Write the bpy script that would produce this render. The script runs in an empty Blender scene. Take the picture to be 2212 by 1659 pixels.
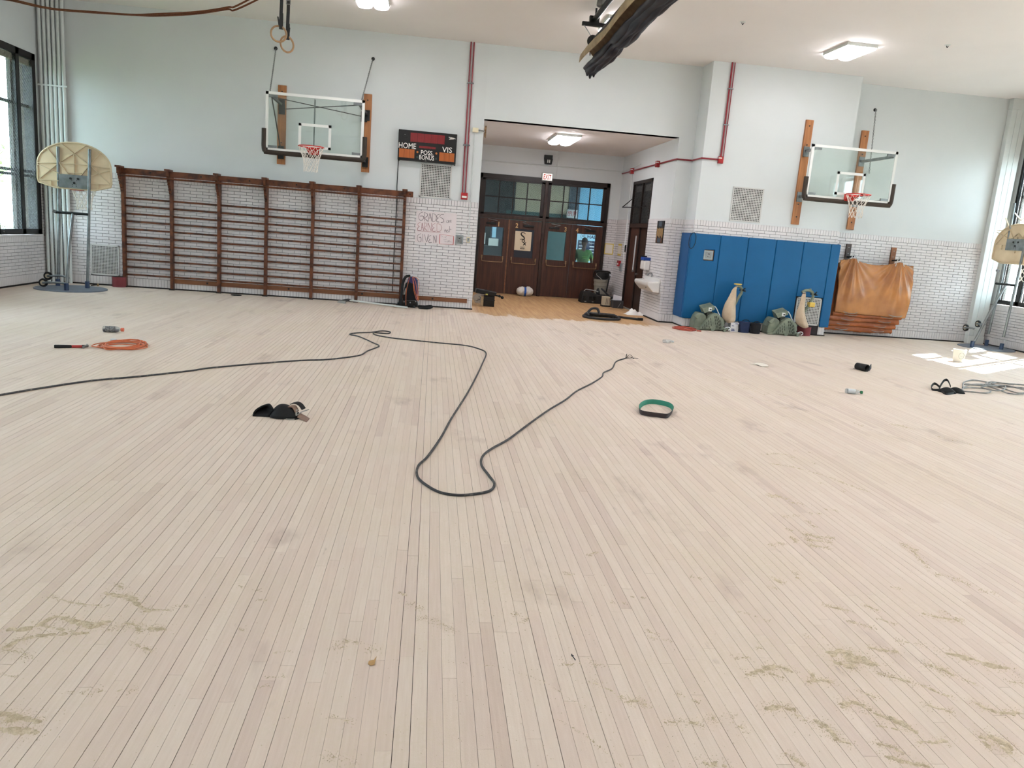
import bpy, math, random
import numpy as np
from mathutils import Vector, Matrix
random.seed(11)
rng = np.random.default_rng(5)
scene = bpy.context.scene
col = scene.collection

# ---------------------------------------------------------------- camera
FOC, PITCH, YAW, ROLL, CAMH = 1662.402, 0.19538173, -0.11474678, 0.07845773, 1.728
def _basis():
    p, y, r = PITCH, YAW, ROLL
    fw = Vector((-math.sin(y)*math.cos(p), math.cos(y)*math.cos(p), -math.sin(p)))
    rt = Vector((math.cos(y), math.sin(y), 0))
    up = rt.cross(fw)
    return math.cos(r)*rt + math.sin(r)*up, -math.sin(r)*rt + math.cos(r)*up, fw
RT, UP, FW = _basis()
cam = bpy.data.cameras.new('camera'); camo = bpy.data.objects.new('camera', cam); col.objects.link(camo)
cam.sensor_width = 36.0; cam.lens = FOC/2212*36.0; cam.clip_end = 300; cam.clip_start = 0.05
mw = Matrix((RT, UP, -FW)).transposed().to_4x4(); mw.translation = (0, 0, CAMH)
camo.matrix_world = mw
scene.camera = camo

# ---------------------------------------------------------------- sky, sun, exposure
scene.view_settings.view_transform = 'Standard'
scene.view_settings.look = 'None'
scene.view_settings.gamma = 1.0
scene.view_settings.use_curve_mapping = False
scene.view_settings.exposure = 0.45
scene.cycles.use_denoising = True
scene.cycles.max_bounces = 6
scene.cycles.diffuse_bounces = 4
scene.cycles.use_light_tree = False
scene.cycles.adaptive_threshold = 0.15
scene.cycles.adaptive_min_samples = 20
scene.cycles.transparent_max_bounces = 24
scene.cycles.sample_clamp_indirect = 6.0
SKY_STRENGTH = 13.0
w = bpy.data.worlds.new('sky'); scene.world = w; w.use_nodes = True
bg = w.node_tree.nodes['Background']
bg.inputs[0].default_value = (0.80, 0.90, 1.0, 1); bg.inputs[1].default_value = SKY_STRENGTH
SUN_DIR = Vector((-0.91, -0.643, -1.0)).normalized()
sl = bpy.data.lights.new('sun', 'SUN'); sl.energy = 100.0; sl.angle = 0.009; sl.color = (1.0, 0.97, 0.92)
so = bpy.data.objects.new('sun', sl); col.objects.link(so)
so.rotation_euler = SUN_DIR.to_track_quat('-Z', 'Y').to_euler()
LAMP_STRENGTH = 22.0

# ---------------------------------------------------------------- the place: main measures (metres)
D = 16.661            # back wall
ZT, ZC = 2.266, 5.41  # top of the glazed brick, ceiling
XL, XR = -7.763, 12.9
YB = -6.0
DP = 16.05            # front of the pier
PX0, PX1 = 5.43, 8.63
AX0, AX1, DA, ZO = 0.915, 5.084, 21.516, 3.955   # alcove
HY = 24.3             # far wall of the corridor behind the doors
WIN = [(14.3, 16.5), (10.0, 12.2), (5.7, 7.9), (1.4, 3.6), (-2.9, -0.7)]
WZ0, WZ1 = 0.955, 4.33

def ray(px, py):
    return RT*((px-1106)/FOC) - UP*((py-829.5)/FOC) + FW
def AY(px, py, Y):
    d = ray(px, py); return d*(Y/d.y) + Vector((0, 0, CAMH))
def AZ(px, py, z=0.0):
    d = ray(px, py); return d*((z-CAMH)/d.z) + Vector((0, 0, CAMH))
def AX(px, py, X):
    d = ray(px, py); return d*(X/d.x) + Vector((0, 0, CAMH))
def to_px(v):
    q = Vector(v) - Vector((0, 0, CAMH)); z = q.dot(FW)
    return 1106+FOC*q.dot(RT)/z, 829.5-FOC*q.dot(UP)/z, z

# daylight portals in the window openings
for sx, xx in ((1, XL-0.44), (-1, XR+0.15)):
    for y0, y1 in WIN:
        L = bpy.data.lights.new('window_portal', 'AREA'); L.shape = 'RECTANGLE'
        L.size = WZ1-WZ0; L.size_y = y1-y0; L.cycles.is_portal = True
        o = bpy.data.objects.new('window_portal', L); col.objects.link(o)
        o.location = (xx, (y0+y1)/2, (WZ0+WZ1)/2)
        o.rotation_euler = (0, -sx*math.pi/2, 0)

# ---------------------------------------------------------------- materials
def lin(c):
    return tuple(((v/255)/12.92 if v/255 <= 0.04045 else ((v/255+0.055)/1.055)**2.4) for v in c)
MATS = {}
def mat(name, c, rough=0.6, metal=0.0, var=0.0, vscale=6.0, c2=None, bump=0.0, bscale=60.0, stretch=(1, 1, 1), spec=0.4, coord='Object', detail=4.0, contrast=(0.35, 0.65)):
    m = bpy.data.materials.new(name); m.use_nodes = True; MATS[name] = m
    nt = m.node_tree; b = nt.nodes['Principled BSDF']
    b.inputs['Roughness'].default_value = rough; b.inputs['Metallic'].default_value = metal
    b.inputs['Specular IOR Level'].default_value = spec
    c = lin(c)
    if var or c2 or bump:
        tc = nt.nodes.new('ShaderNodeTexCoord'); mp = nt.nodes.new('ShaderNodeMapping')
        mp.inputs['Scale'].default_value = stretch
        src = nt.nodes.new('ShaderNodeNewGeometry').outputs['Position'] if coord == 'World' else tc.outputs[coord]
        nt.links.new(src, mp.inputs[0])
    if var or c2:
        n = nt.nodes.new('ShaderNodeTexNoise'); n.inputs['Scale'].default_value = vscale; n.inputs['Detail'].default_value = detail
        nt.links.new(mp.outputs[0], n.inputs['Vector'])
        r = nt.nodes.new('ShaderNodeValToRGB')
        r.color_ramp.elements[0].position, r.color_ramp.elements[1].position = contrast
        d = lin(c2) if c2 else tuple(v*(1-var) for v in c)
        r.color_ramp.elements[0].color = (*c, 1); r.color_ramp.elements[1].color = (*d, 1)
        nt.links.new(n.outputs['Fac'], r.inputs[0]); nt.links.new(r.outputs[0], b.inputs['Base Color'])
    else:
        b.inputs['Base Color'].default_value = (*c, 1)
    if bump:
        n2 = nt.nodes.new('ShaderNodeTexNoise'); n2.inputs['Scale'].default_value = bscale
        nt.links.new(mp.outputs[0], n2.inputs['Vector'])
        bp = nt.nodes.new('ShaderNodeBump'); bp.inputs['Strength'].default_value = bump; bp.inputs['Distance'].default_value = 0.01
        nt.links.new(n2.outputs['Fac'], bp.inputs['Height']); nt.links.new(bp.outputs[0], b.inputs['Normal'])
    return m
def emis(name, c, s):
    m = bpy.data.materials.new(name); m.use_nodes = True; MATS[name] = m
    b = m.node_tree.nodes['Principled BSDF']; c = lin(c)
    b.inputs['Base Color'].default_value = (*c, 1); b.inputs['Emission Color'].default_value = (*c, 1); b.inputs['Emission Strength'].default_value = s
    return m
def glass(name, c, refl=0.06, opac=0.0, rough=0.02):
    """thin sheet: clear, lightly tinted, with a mirror-like coat and optionally a little haze"""
    m = bpy.data.materials.new(name); m.use_nodes = True; MATS[name] = m
    nt = m.node_tree; nt.nodes.clear()
    out = nt.nodes.new('ShaderNodeOutputMaterial'); tr = nt.nodes.new('ShaderNodeBsdfTransparent'); gl = nt.nodes.new('ShaderNodeBsdfGlossy')
    tr.inputs[0].default_value = (*lin(c), 1); gl.inputs['Roughness'].default_value = rough
    mx = nt.nodes.new('ShaderNodeMixShader'); lw = nt.nodes.new('ShaderNodeLayerWeight'); lw.inputs['Blend'].default_value = 0.5
    pw = nt.nodes.new('ShaderNodeMath'); pw.operation = 'POWER'; pw.inputs[1].default_value = 4.0
    ad = nt.nodes.new('ShaderNodeMath'); ad.operation = 'MULTIPLY_ADD'; ad.inputs[1].default_value = 0.6; ad.inputs[2].default_value = refl
    nt.links.new(lw.outputs['Facing'], pw.inputs[0]); nt.links.new(pw.outputs[0], ad.inputs[0]); nt.links.new(ad.outputs[0], mx.inputs[0])
    nt.links.new(tr.outputs[0], mx.inputs[1]); nt.links.new(gl.outputs[0], mx.inputs[2])
    last = mx
    if opac:
        df = nt.nodes.new('ShaderNodeBsdfDiffuse'); df.inputs[0].default_value = (*lin(c), 1)
        m2 = nt.nodes.new('ShaderNodeMixShader'); m2.inputs[0].default_value = opac
        nt.links.new(mx.outputs[0], m2.inputs[1]); nt.links.new(df.outputs[0], m2.inputs[2]); last = m2
    nt.links.new(last.outputs[0], out.inputs[0])
    return m

mat('paint', (214, 217, 217), 0.45, var=0.03, vscale=1.2, bump=0.02, bscale=180)
mat('ceiling_paint', (238, 231, 227), 0.7, var=0.03, vscale=0.7)
mat('brick_white', (222, 217, 217), 0.28, var=0.07, vscale=3.1, coord='World', spec=0.5)
mat('mortar', (62, 56, 58), 0.9, var=0.3, vscale=9)
mat('dark_base', (38, 32, 28), 0.8, var=0.4, vscale=5)
mat('dark_wood', (58, 36, 27), 0.38, c2=(40, 24, 18), vscale=5, stretch=(3, 3, 0.4))
mat('door_wood', (78, 46, 34), 0.4, c2=(58, 33, 25), vscale=4, stretch=(6, 6, 0.5))
mat('frame_dark', (36, 24, 20), 0.4, var=0.3, vscale=4)
mat('window_frame', (26, 22, 21), 0.45, var=0.3, vscale=4)
mat('bar_wood', (110, 62, 38), 0.42, c2=(64, 35, 22), vscale=4, stretch=(2, 2, 2), contrast=(0.4, 0.62))
mat('rail_wood', (136, 88, 58), 0.55, c2=(112, 70, 46), vscale=3, stretch=(0.5, 4, 6))
mat('plank_wood', (176, 118, 74), 0.5, c2=(134, 84, 50), vscale=3.5, stretch=(5, 5, 0.35), contrast=(0.35, 0.7))
mat('steel', (150, 152, 152), 0.38, 0.85, var=0.25, vscale=12)
mat('galv', (138, 144, 146), 0.42, 0.6, var=0.35, vscale=9)
mat('dark_steel', (42, 44, 44), 0.45, 0.6)
mat('black', (16, 16, 17), 0.55)
mat('black_rubber', (24, 24, 25), 0.8, var=0.3, vscale=30)
mat('black_gloss', (12, 12, 13), 0.25)
mat('white_paint', (228, 228, 224), 0.45)
mat('white_metal', (214, 216, 212), 0.4, var=0.04)
mat('vent_white', (208, 206, 202), 0.5, var=0.08)
mat('vent_dark', (24, 23, 22), 0.9)
mat('pipe_white', (214, 218, 216), 0.4, var=0.04)
mat('red_pipe', (132, 26, 40), 0.35)
mat('red_box', (160, 30, 34), 0.4)
mat('rim_red', (190, 44, 34), 0.35)
mat('net_cord', (228, 220, 210), 0.8)
mat('pad_brown', (56, 46, 38), 0.7, var=0.2, vscale=14)
mat('blue_vinyl', (4, 84, 134), 0.5, spec=0.25, var=0.06, vscale=3, bump=0.05, bscale=25)
mat('blue_vinyl_dark', (10, 76, 128), 0.5, spec=0.25, var=0.06, vscale=3)
mat('mat_brown', (176, 118, 60), 0.33, c2=(148, 92, 46), vscale=3, bump=0.12, bscale=14, spec=0.6)
mat('mat_edge', (172, 98, 52), 0.4, c2=(142, 76, 40), vscale=6, bump=0.25, bscale=30)
mat('canvas_tan', (168, 146, 116), 0.85, c2=(146, 124, 98), vscale=6)
mat('navy_vinyl', (12, 15, 28), 0.45, spec=0.3, var=0.2, vscale=4)
mat('ring_wood', (176, 140, 104), 0.45, var=0.2, vscale=20)
mat('rope_brown', (112, 66, 40), 0.85, c2=(84, 46, 28), vscale=90)
mat('score_black', (18, 17, 17), 0.5)
mat('score_red', (128, 30, 34), 0.35, c2=(116, 26, 30), vscale=20, stretch=(3, 1, 0.1))
mat('score_orange', (176, 96, 44), 0.35, c2=(164, 86, 38), vscale=20, stretch=(3, 1, 0.1))
mat('score_amber', (190, 112, 56), 0.4)
mat('score_teal', (44, 62, 58), 0.4)
mat('letter_white', (240, 236, 230), 0.6)
mat('marker_black', (84, 76, 80), 0.8)
mat('marker_grey', (140, 130, 132), 0.8)
mat('marker_red', (168, 96, 100), 0.8)
mat('tape_red', (196, 62, 60), 0.6)
mat('poster_paper', (226, 214, 214), 0.8, var=0.04, vscale=4)
mat('poster_cream', (222, 204, 176), 0.75)
mat('logo_black', (20, 17, 17), 0.7)
mat('brass', (150, 118, 86), 0.4, 0.6, var=0.2, vscale=14)
mat('brass_number', (198, 158, 110), 0.45, 0.3)
mat('cream_plastic', (228, 216, 186), 0.5)
mat('outlet_grey', (156, 162, 164), 0.4, 0.5)
mat('yellow_frame', (222, 196, 92), 0.6)
mat('paper', (232, 224, 212), 0.8)
mat('blue_plastic', (38, 72, 150), 0.4)
mat('porcelain', (226, 222, 218), 0.2)
mat('sander_green', (128, 136, 118), 0.5, c2=(104, 112, 98), vscale=9, bump=0.1, bscale=40)
mat('sander_dark', (58, 62, 54), 0.7)
mat('bag_canvas', (206, 184, 160), 0.9, c2=(184, 162, 138), vscale=5, bump=0.1, bscale=30)
mat('yellow_plastic', (214, 180, 84), 0.5)
mat('cardboard_white', (214, 210, 212), 0.7)
mat('print_blue', (44, 60, 108), 0.7)
mat('navy_cloth', (34, 46, 78), 0.85, var=0.2, vscale=12)
mat('black_cloth', (20, 20, 24), 0.9, var=0.3, vscale=12)
mat('paper_red', (128, 62, 66), 0.9, var=0.12, vscale=8)
mat('vac_blue', (40, 40, 88), 0.45)
mat('cord_orange', (206, 112, 72), 0.5, var=0.12, vscale=20)
mat('cord_red', (176, 78, 62), 0.55, var=0.15, vscale=20)
mat('cable_black', (52, 52, 54), 0.6, c2=(120, 116, 110), vscale=26, contrast=(0.55, 0.75))
mat('cable_grey', (110, 110, 108), 0.5, c2=(150, 148, 144), vscale=14)
mat('hose_black', (46, 46, 48), 0.65, var=0.25, vscale=20)
mat('shop_grey', (150, 144, 132), 0.55, var=0.1)
mat('case_black', (30, 29, 29), 0.6, var=0.3, vscale=10)
mat('box_dark', (62, 60, 62), 0.65, var=0.15)
mat('rag_white', (234, 230, 226), 0.9, bump=0.2, bscale=20)
mat('bag_white', (222, 216, 208), 0.75, bump=0.3, bscale=24)
mat('tape_blue', (40, 88, 168), 0.6)
mat('gold_box', (176, 150, 116), 0.6)
mat('board_plastic', (226, 206, 174), 0.5, c2=(210, 188, 154), vscale=3)
mat('rib_plastic', (206, 186, 154), 0.5)
mat('base_grey', (108, 116, 128), 0.5, var=0.2, vscale=9)
mat('sleeve_blue', (48, 66, 96), 0.5)
mat('wheel_black', (20, 20, 21), 0.6)
mat('hub_beige', (196, 184, 160), 0.5)
mat('bottle_liquid', (26, 28, 52), 0.2)
mat('cap_orange', (222, 112, 84), 0.4)
mat('cap_green', (20, 104, 62), 0.4)
mat('label_grey', (136, 136, 136), 0.6, c2=(70, 72, 76), vscale=50)
mat('tool_red', (170, 50, 48), 0.45)
mat('knee_black', (17, 17, 18), 0.75, var=0.3, vscale=30)
mat('knee_grey', (150, 148, 142), 0.6)
mat('knee_brown', (140, 112, 96), 0.6, var=0.2, vscale=30)
mat('belt_green', (48, 128, 106), 0.7, var=0.1, vscale=20)
mat('belt_grit', (62, 54, 54), 0.75, var=0.2, vscale=200)
mat('plastic_clear_grey', (200, 204, 206), 0.3)
mat('leaf_tan', (176, 140, 92), 0.8)
mat('speck_dark', (44, 48, 54), 0.7)
mat('sawdust', (220, 205, 180), 0.95, c2=(188, 172, 144), vscale=38, bump=0.7, bscale=190, spec=0.1)
mat('hall_dark', (44, 46, 48), 0.7)
mat('hall_beige', (206, 188, 160), 0.7)
mat('hall_slate', (64, 76, 88), 0.7)
mat('hall_blue', (150, 214, 250), 0.7)
mat('hall_green', (52, 84, 84), 0.7)
mat('hall_floor', (90, 84, 78), 0.5)
mat('sign_blue', (186, 222, 240), 0.6)
mat('sign_navy', (26, 38, 66), 0.6)
mat('sign_yellow', (206, 204, 104), 0.6)
mat('shirt_green', (86, 122, 70), 0.85, var=0.12, vscale=8)
mat('skin', (96, 66, 52), 0.6)
mat('hair', (20, 18, 18), 0.85)
mat('trousers', (38, 40, 46), 0.9)
mat('pavement', (178, 174, 170), 0.9, var=0.15, vscale=1.0)
mat('grass', (74, 92, 58), 0.95, var=0.4, vscale=3)
mat('leaf_green', (92, 150, 70), 0.7, c2=(140, 190, 90), vscale=2)
mat('bark', (78, 62, 48), 0.9, var=0.3)
mat('red_sign', (190, 44, 44), 0.6)
mat('blind', (150, 142, 128), 0.8)
mat('reveal', (92, 84, 78), 0.9, var=0.2, vscale=8)
mat('blind_grey', (96, 92, 88), 0.8, var=0.3, vscale=30)
mat('vinyl_sill', (206, 202, 198), 0.4)
mat('threshold', (150, 144, 134), 0.6)
mat('glaze_dark', (30, 28, 30), 0.2)
mat('navy_paper', (38, 44, 54), 0.6)
emis('lamp', (252, 250, 255), LAMP_STRENGTH)
emis('exit_face', (255, 244, 236), 0.7)
emis('hall_lamp', (255, 250, 240), 5.0)
emis('spot_lens', (250, 240, 220), 0.6)
glass('window_glass', (232, 240, 240), 0.05)
glass('door_glass', (206, 222, 226), 0.05)
glass('board_glass', (247, 252, 250), 0.06, 0.012)
glass('bottle_clear', (228, 232, 234), 0.12, 0.12)

def lens_material():
    m = MATS['lamp']; m.cycles.emission_sampling = 'FRONT' if hasattr(m.cycles, 'emission_sampling') else m.cycles.emission_sampling
try: lens_material()
except Exception: pass

# ---------------------------------------------------------------- mesh building
LOC = {}
class MB:
    def __init__(s): s.v = []; s.f = []
    def add(s, vs, fs):
        n = len(s.v); s.v += [tuple(p) for p in vs]; s.f += [tuple(i+n for i in f) for f in fs]; return s
    def box(s, x0, y0, z0, x1, y1, z1):
        x0, x1 = sorted((x0, x1)); y0, y1 = sorted((y0, y1)); z0, z1 = sorted((z0, z1))
        return s.add([(x0,y0,z0),(x1,y0,z0),(x1,y1,z0),(x0,y1,z0),(x0,y0,z1),(x1,y0,z1),(x1,y1,z1),(x0,y1,z1)],
                     [(0,3,2,1),(4,5,6,7),(0,1,5,4),(1,2,6,5),(2,3,7,6),(3,0,4,7)])
    def hexa(s, pts):   # 8 points, bottom ring then top ring
        return s.add(pts, [(0,3,2,1),(4,5,6,7),(0,1,5,4),(1,2,6,5),(2,3,7,6),(3,0,4,7)])
    def beam(s, p, q, w, h, up=(0,0,1)):
        p, q = Vector(p), Vector(q); d = (q-p).normalized(); u = Vector(up)
        sd = d.cross(u)
        if sd.length < 1e-4: sd = d.cross(Vector((1,0,0)))
        sd.normalize(); u = sd.cross(d).normalized()
        a = sd*w/2; b = u*h/2
        return s.hexa([p-a-b, p+a-b, p+a+b, p-a+b, q-a-b, q+a-b, q+a+b, q-a+b])
    def tube(s, pts, r, n=8, closed=False, caps=True):
        pts = [Vector(p) for p in pts]; m = len(pts)
        rs = r if isinstance(r, (list, tuple)) else [r]*m
        T = []
        for i in range(m):
            a = pts[i-1] if (i > 0 or closed) else pts[i]; b = pts[(i+1) % m] if (i < m-1 or closed) else pts[i]
            t = (b-a); T.append(t.normalized() if t.length > 1e-9 else Vector((0,0,1)))
        nrm = T[0].orthogonal().normalized(); base = len(s.v); vs = []; fs = []
        for i in range(m):
            nrm = (nrm - T[i]*nrm.dot(T[i]))
            nrm = nrm.normalized() if nrm.length > 1e-6 else T[i].orthogonal().normalized()
            bn = T[i].cross(nrm)
            for k in range(n):
                a = 2*math.pi*k/n
                vs.append(pts[i] + (nrm*math.cos(a)+bn*math.sin(a))*rs[i])
        for i in range(m if closed else m-1):
            j = (i+1) % m
            for k in range(n):
                fs.append((i*n+k, i*n+(k+1) % n, j*n+(k+1) % n, j*n+k))
        if caps and not closed:
            fs.append(tuple(reversed(range(n)))); fs.append(tuple((m-1)*n+k for k in range(n)))
        return s.add(vs, fs)
    def cyl(s, p, q, r, n=16, r2=None):
        return s.tube([p, q], [r, r if r2 is None else r2], n)
    def lathe(s, prof, M, n=20, cap=True):
        vs = []; fs = []
        for (r, z) in prof:
            for k in range(n):
                a = 2*math.pi*k/n; vs.append(M @ Vector((r*math.cos(a), r*math.sin(a), z)))
        for i in range(len(prof)-1):
            for k in range(n):
                fs.append((i*n+k, i*n+(k+1) % n, (i+1)*n+(k+1) % n, (i+1)*n+k))
        if cap:
            fs.append(tuple(reversed(range(n)))); fs.append(tuple((len(prof)-1)*n+k for k in range(n)))
        return s.add(vs, fs)
    def prism(s, poly, M, d):   # polygon in local xy, extruded along local z by d
        n = len(poly)
        vs = [M @ Vector((x, y, 0)) for x, y in poly] + [M @ Vector((x, y, d)) for x, y in poly]
        fs = [tuple(reversed(range(n))), tuple(range(n, 2*n))] + [(i, (i+1) % n, n+(i+1) % n, n+i) for i in range(n)]
        return s.add(vs, fs)
    def slab(s, poly, dvec):    # polygon of 3-D points, extruded by a vector
        n = len(poly); poly = [Vector(p) for p in poly]; dvec = Vector(dvec)
        vs = poly + [p+dvec for p in poly]
        fs = [tuple(reversed(range(n))), tuple(range(n, 2*n))] + [(i, (i+1) % n, n+(i+1) % n, n+i) for i in range(n)]
        return s.add(vs, fs)
    def grid(s, fn, nu, nv, closed_u=False):
        vs = []; fs = []
        for j in range(nv+1):
            for i in range(nu+(0 if closed_u else 1)):
                vs.append(Vector(fn(i/nu, j/nv)))
        W = nu if closed_u else nu+1
        for j in range(nv):
            for i in range(nu):
                a = j*W+i; b = j*W+(i+1) % W
                fs.append((a, b, b+W, a+W))
        return s.add(vs, fs)
    def ribbon(s, pts, w, t, axis):   # strip of width w along axis, thickness t
        pts = [Vector(p) for p in pts]; ax = Vector(axis).normalized()*w/2; vs = []; fs = []; m = len(pts)
        for i in range(m):
            a = pts[max(i-1, 0)]; b = pts[min(i+1, m-1)]; d = (b-a).normalized(); nn = d.cross(ax).normalized()*t/2
            vs += [pts[i]-ax-nn, pts[i]+ax-nn, pts[i]+ax+nn, pts[i]-ax+nn]
        for i in range(m-1):
            for k in range(4): fs.append((i*4+k, i*4+(k+1) % 4, i*4+4+(k+1) % 4, i*4+4+k))
        fs += [(3,2,1,0), tuple((m-1)*4+k for k in range(4))]
        return s.add(vs, fs)
    def build(s, name, material, parent=None, smooth=False, bevel=0.0, solid=0.0, subsurf=0, kind=None):
        vs = s.v
        if parent is not None:
            off = Vector(LOC.get(parent.name, (0,0,0)))
        else:
            a = np.array(vs); off = Vector(((a[:,0].min()+a[:,0].max())/2, (a[:,1].min()+a[:,1].max())/2, a[:,2].min()))
        me = bpy.data.meshes.new(name)
        me.from_pydata([(p[0]-off.x, p[1]-off.y, p[2]-off.z) for p in vs], [], s.f); me.update()
        import bmesh as _b
        bm = _b.new(); bm.from_mesh(me); _b.ops.recalc_face_normals(bm, faces=bm.faces); bm.to_mesh(me); bm.free()
        o = bpy.data.objects.new(name, me); col.objects.link(o)
        me.materials.append(MATS[material])
        if parent is not None: o.parent = parent; LOC[o.name] = tuple(off)
        else: o.location = off; LOC[o.name] = tuple(off)
        if smooth:
            me.polygons.foreach_set('use_smooth', [True]*len(me.polygons))
            me.set_sharp_from_angle(angle=math.radians(smooth if smooth > 1 else 40))
        if solid:
            md = o.modifiers.new('solid', 'SOLIDIFY'); md.thickness = solid; md.offset = 0
        if subsurf:
            md = o.modifiers.new('sub', 'SUBSURF'); md.levels = subsurf; md.render_levels = subsurf
        if bevel:
            md = o.modifiers.new('bevel', 'BEVEL'); md.width = bevel; md.segments = 2; md.limit_method = 'ANGLE'; md.angle_limit = math.radians(40)
        if kind: o['kind'] = kind
        return o
def tag(o, label=None, cat=None, group=None, kind=None):
    if label: o['label'] = label
    if cat: o['category'] = cat
    if group: o['group'] = group
    if kind: o['kind'] = kind
    return o
def thing(name, loc, label, cat, group=None):
    o = bpy.data.objects.new(name, None); col.objects.link(o); o.location = loc; o.empty_display_size = 0.1
    LOC[o.name] = tuple(loc); return tag(o, label, cat, group)
def struct(o): o['kind'] = 'structure'; return o
def copy_tree(o, parent=None):
    c = o.copy(); col.objects.link(c); c.parent = parent
    for ch in list(o.children): copy_tree(ch, c)
    return c
def text(s, size, material, parent, M, name='lettering', depth=0.002, width=None, align='LEFT', sx=1.0, bold=0.0):
    cu = bpy.data.curves.new('t', 'FONT'); cu.body = s; cu.size = size; cu.extrude = depth/2; cu.align_x = align; cu.offset = bold
    cu.resolution_u = 3
    to = bpy.data.objects.new('t', cu); col.objects.link(to)
    dg = bpy.context.evaluated_depsgraph_get(); me = bpy.data.meshes.new_from_object(to.evaluated_get(dg))
    bpy.data.objects.remove(to)
    xs = [v.co.x for v in me.vertices]
    k = sx
    if width: k = width/(max(xs)-min(xs)); x0 = min(xs)
    else: x0 = 0
    off = Vector(LOC.get(parent.name, (0,0,0)))
    for v in me.vertices:
        p = M @ Vector(((v.co.x-x0)*k, v.co.y, v.co.z)); v.co = p-off
    me.name = name; me.materials.clear(); me.materials.append(MATS[material])
    o = bpy.data.objects.new(name, me); col.objects.link(o); o.parent = parent; LOC[o.name] = tuple(off)
    return o
def facing_minus_y(x, y, z):    # text frame on a wall that faces the camera
    return Matrix(((1,0,0,x),(0,0,-1,y),(0,1,0,z),(0,0,0,1)))
def facing_minus_x(x, y, z):
    return Matrix(((0,0,-1,x),(-1,0,0,y),(0,1,0,z),(0,0,0,1)))
def spline(pts, k=6, closed=False):
    P = [Vector(p) for p in pts]; n = len(P); out = []
    rng_ = range(n if closed else n-1)
    for i in rng_:
        p0 = P[i-1] if (i > 0 or closed) else P[i]; p1 = P[i]; p2 = P[(i+1) % n]; p3 = P[(i+2) % n] if (i+2 < n or closed) else p2
        for j in range(k):
            t = j/k
            out.append(0.5*((2*p1)+(p2-p0)*t+(2*p0-5*p1+4*p2-p3)*t*t+(3*p1-p0-3*p2+p3)*t*t*t))
    if not closed: out.append(P[-1])
    return out
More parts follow.
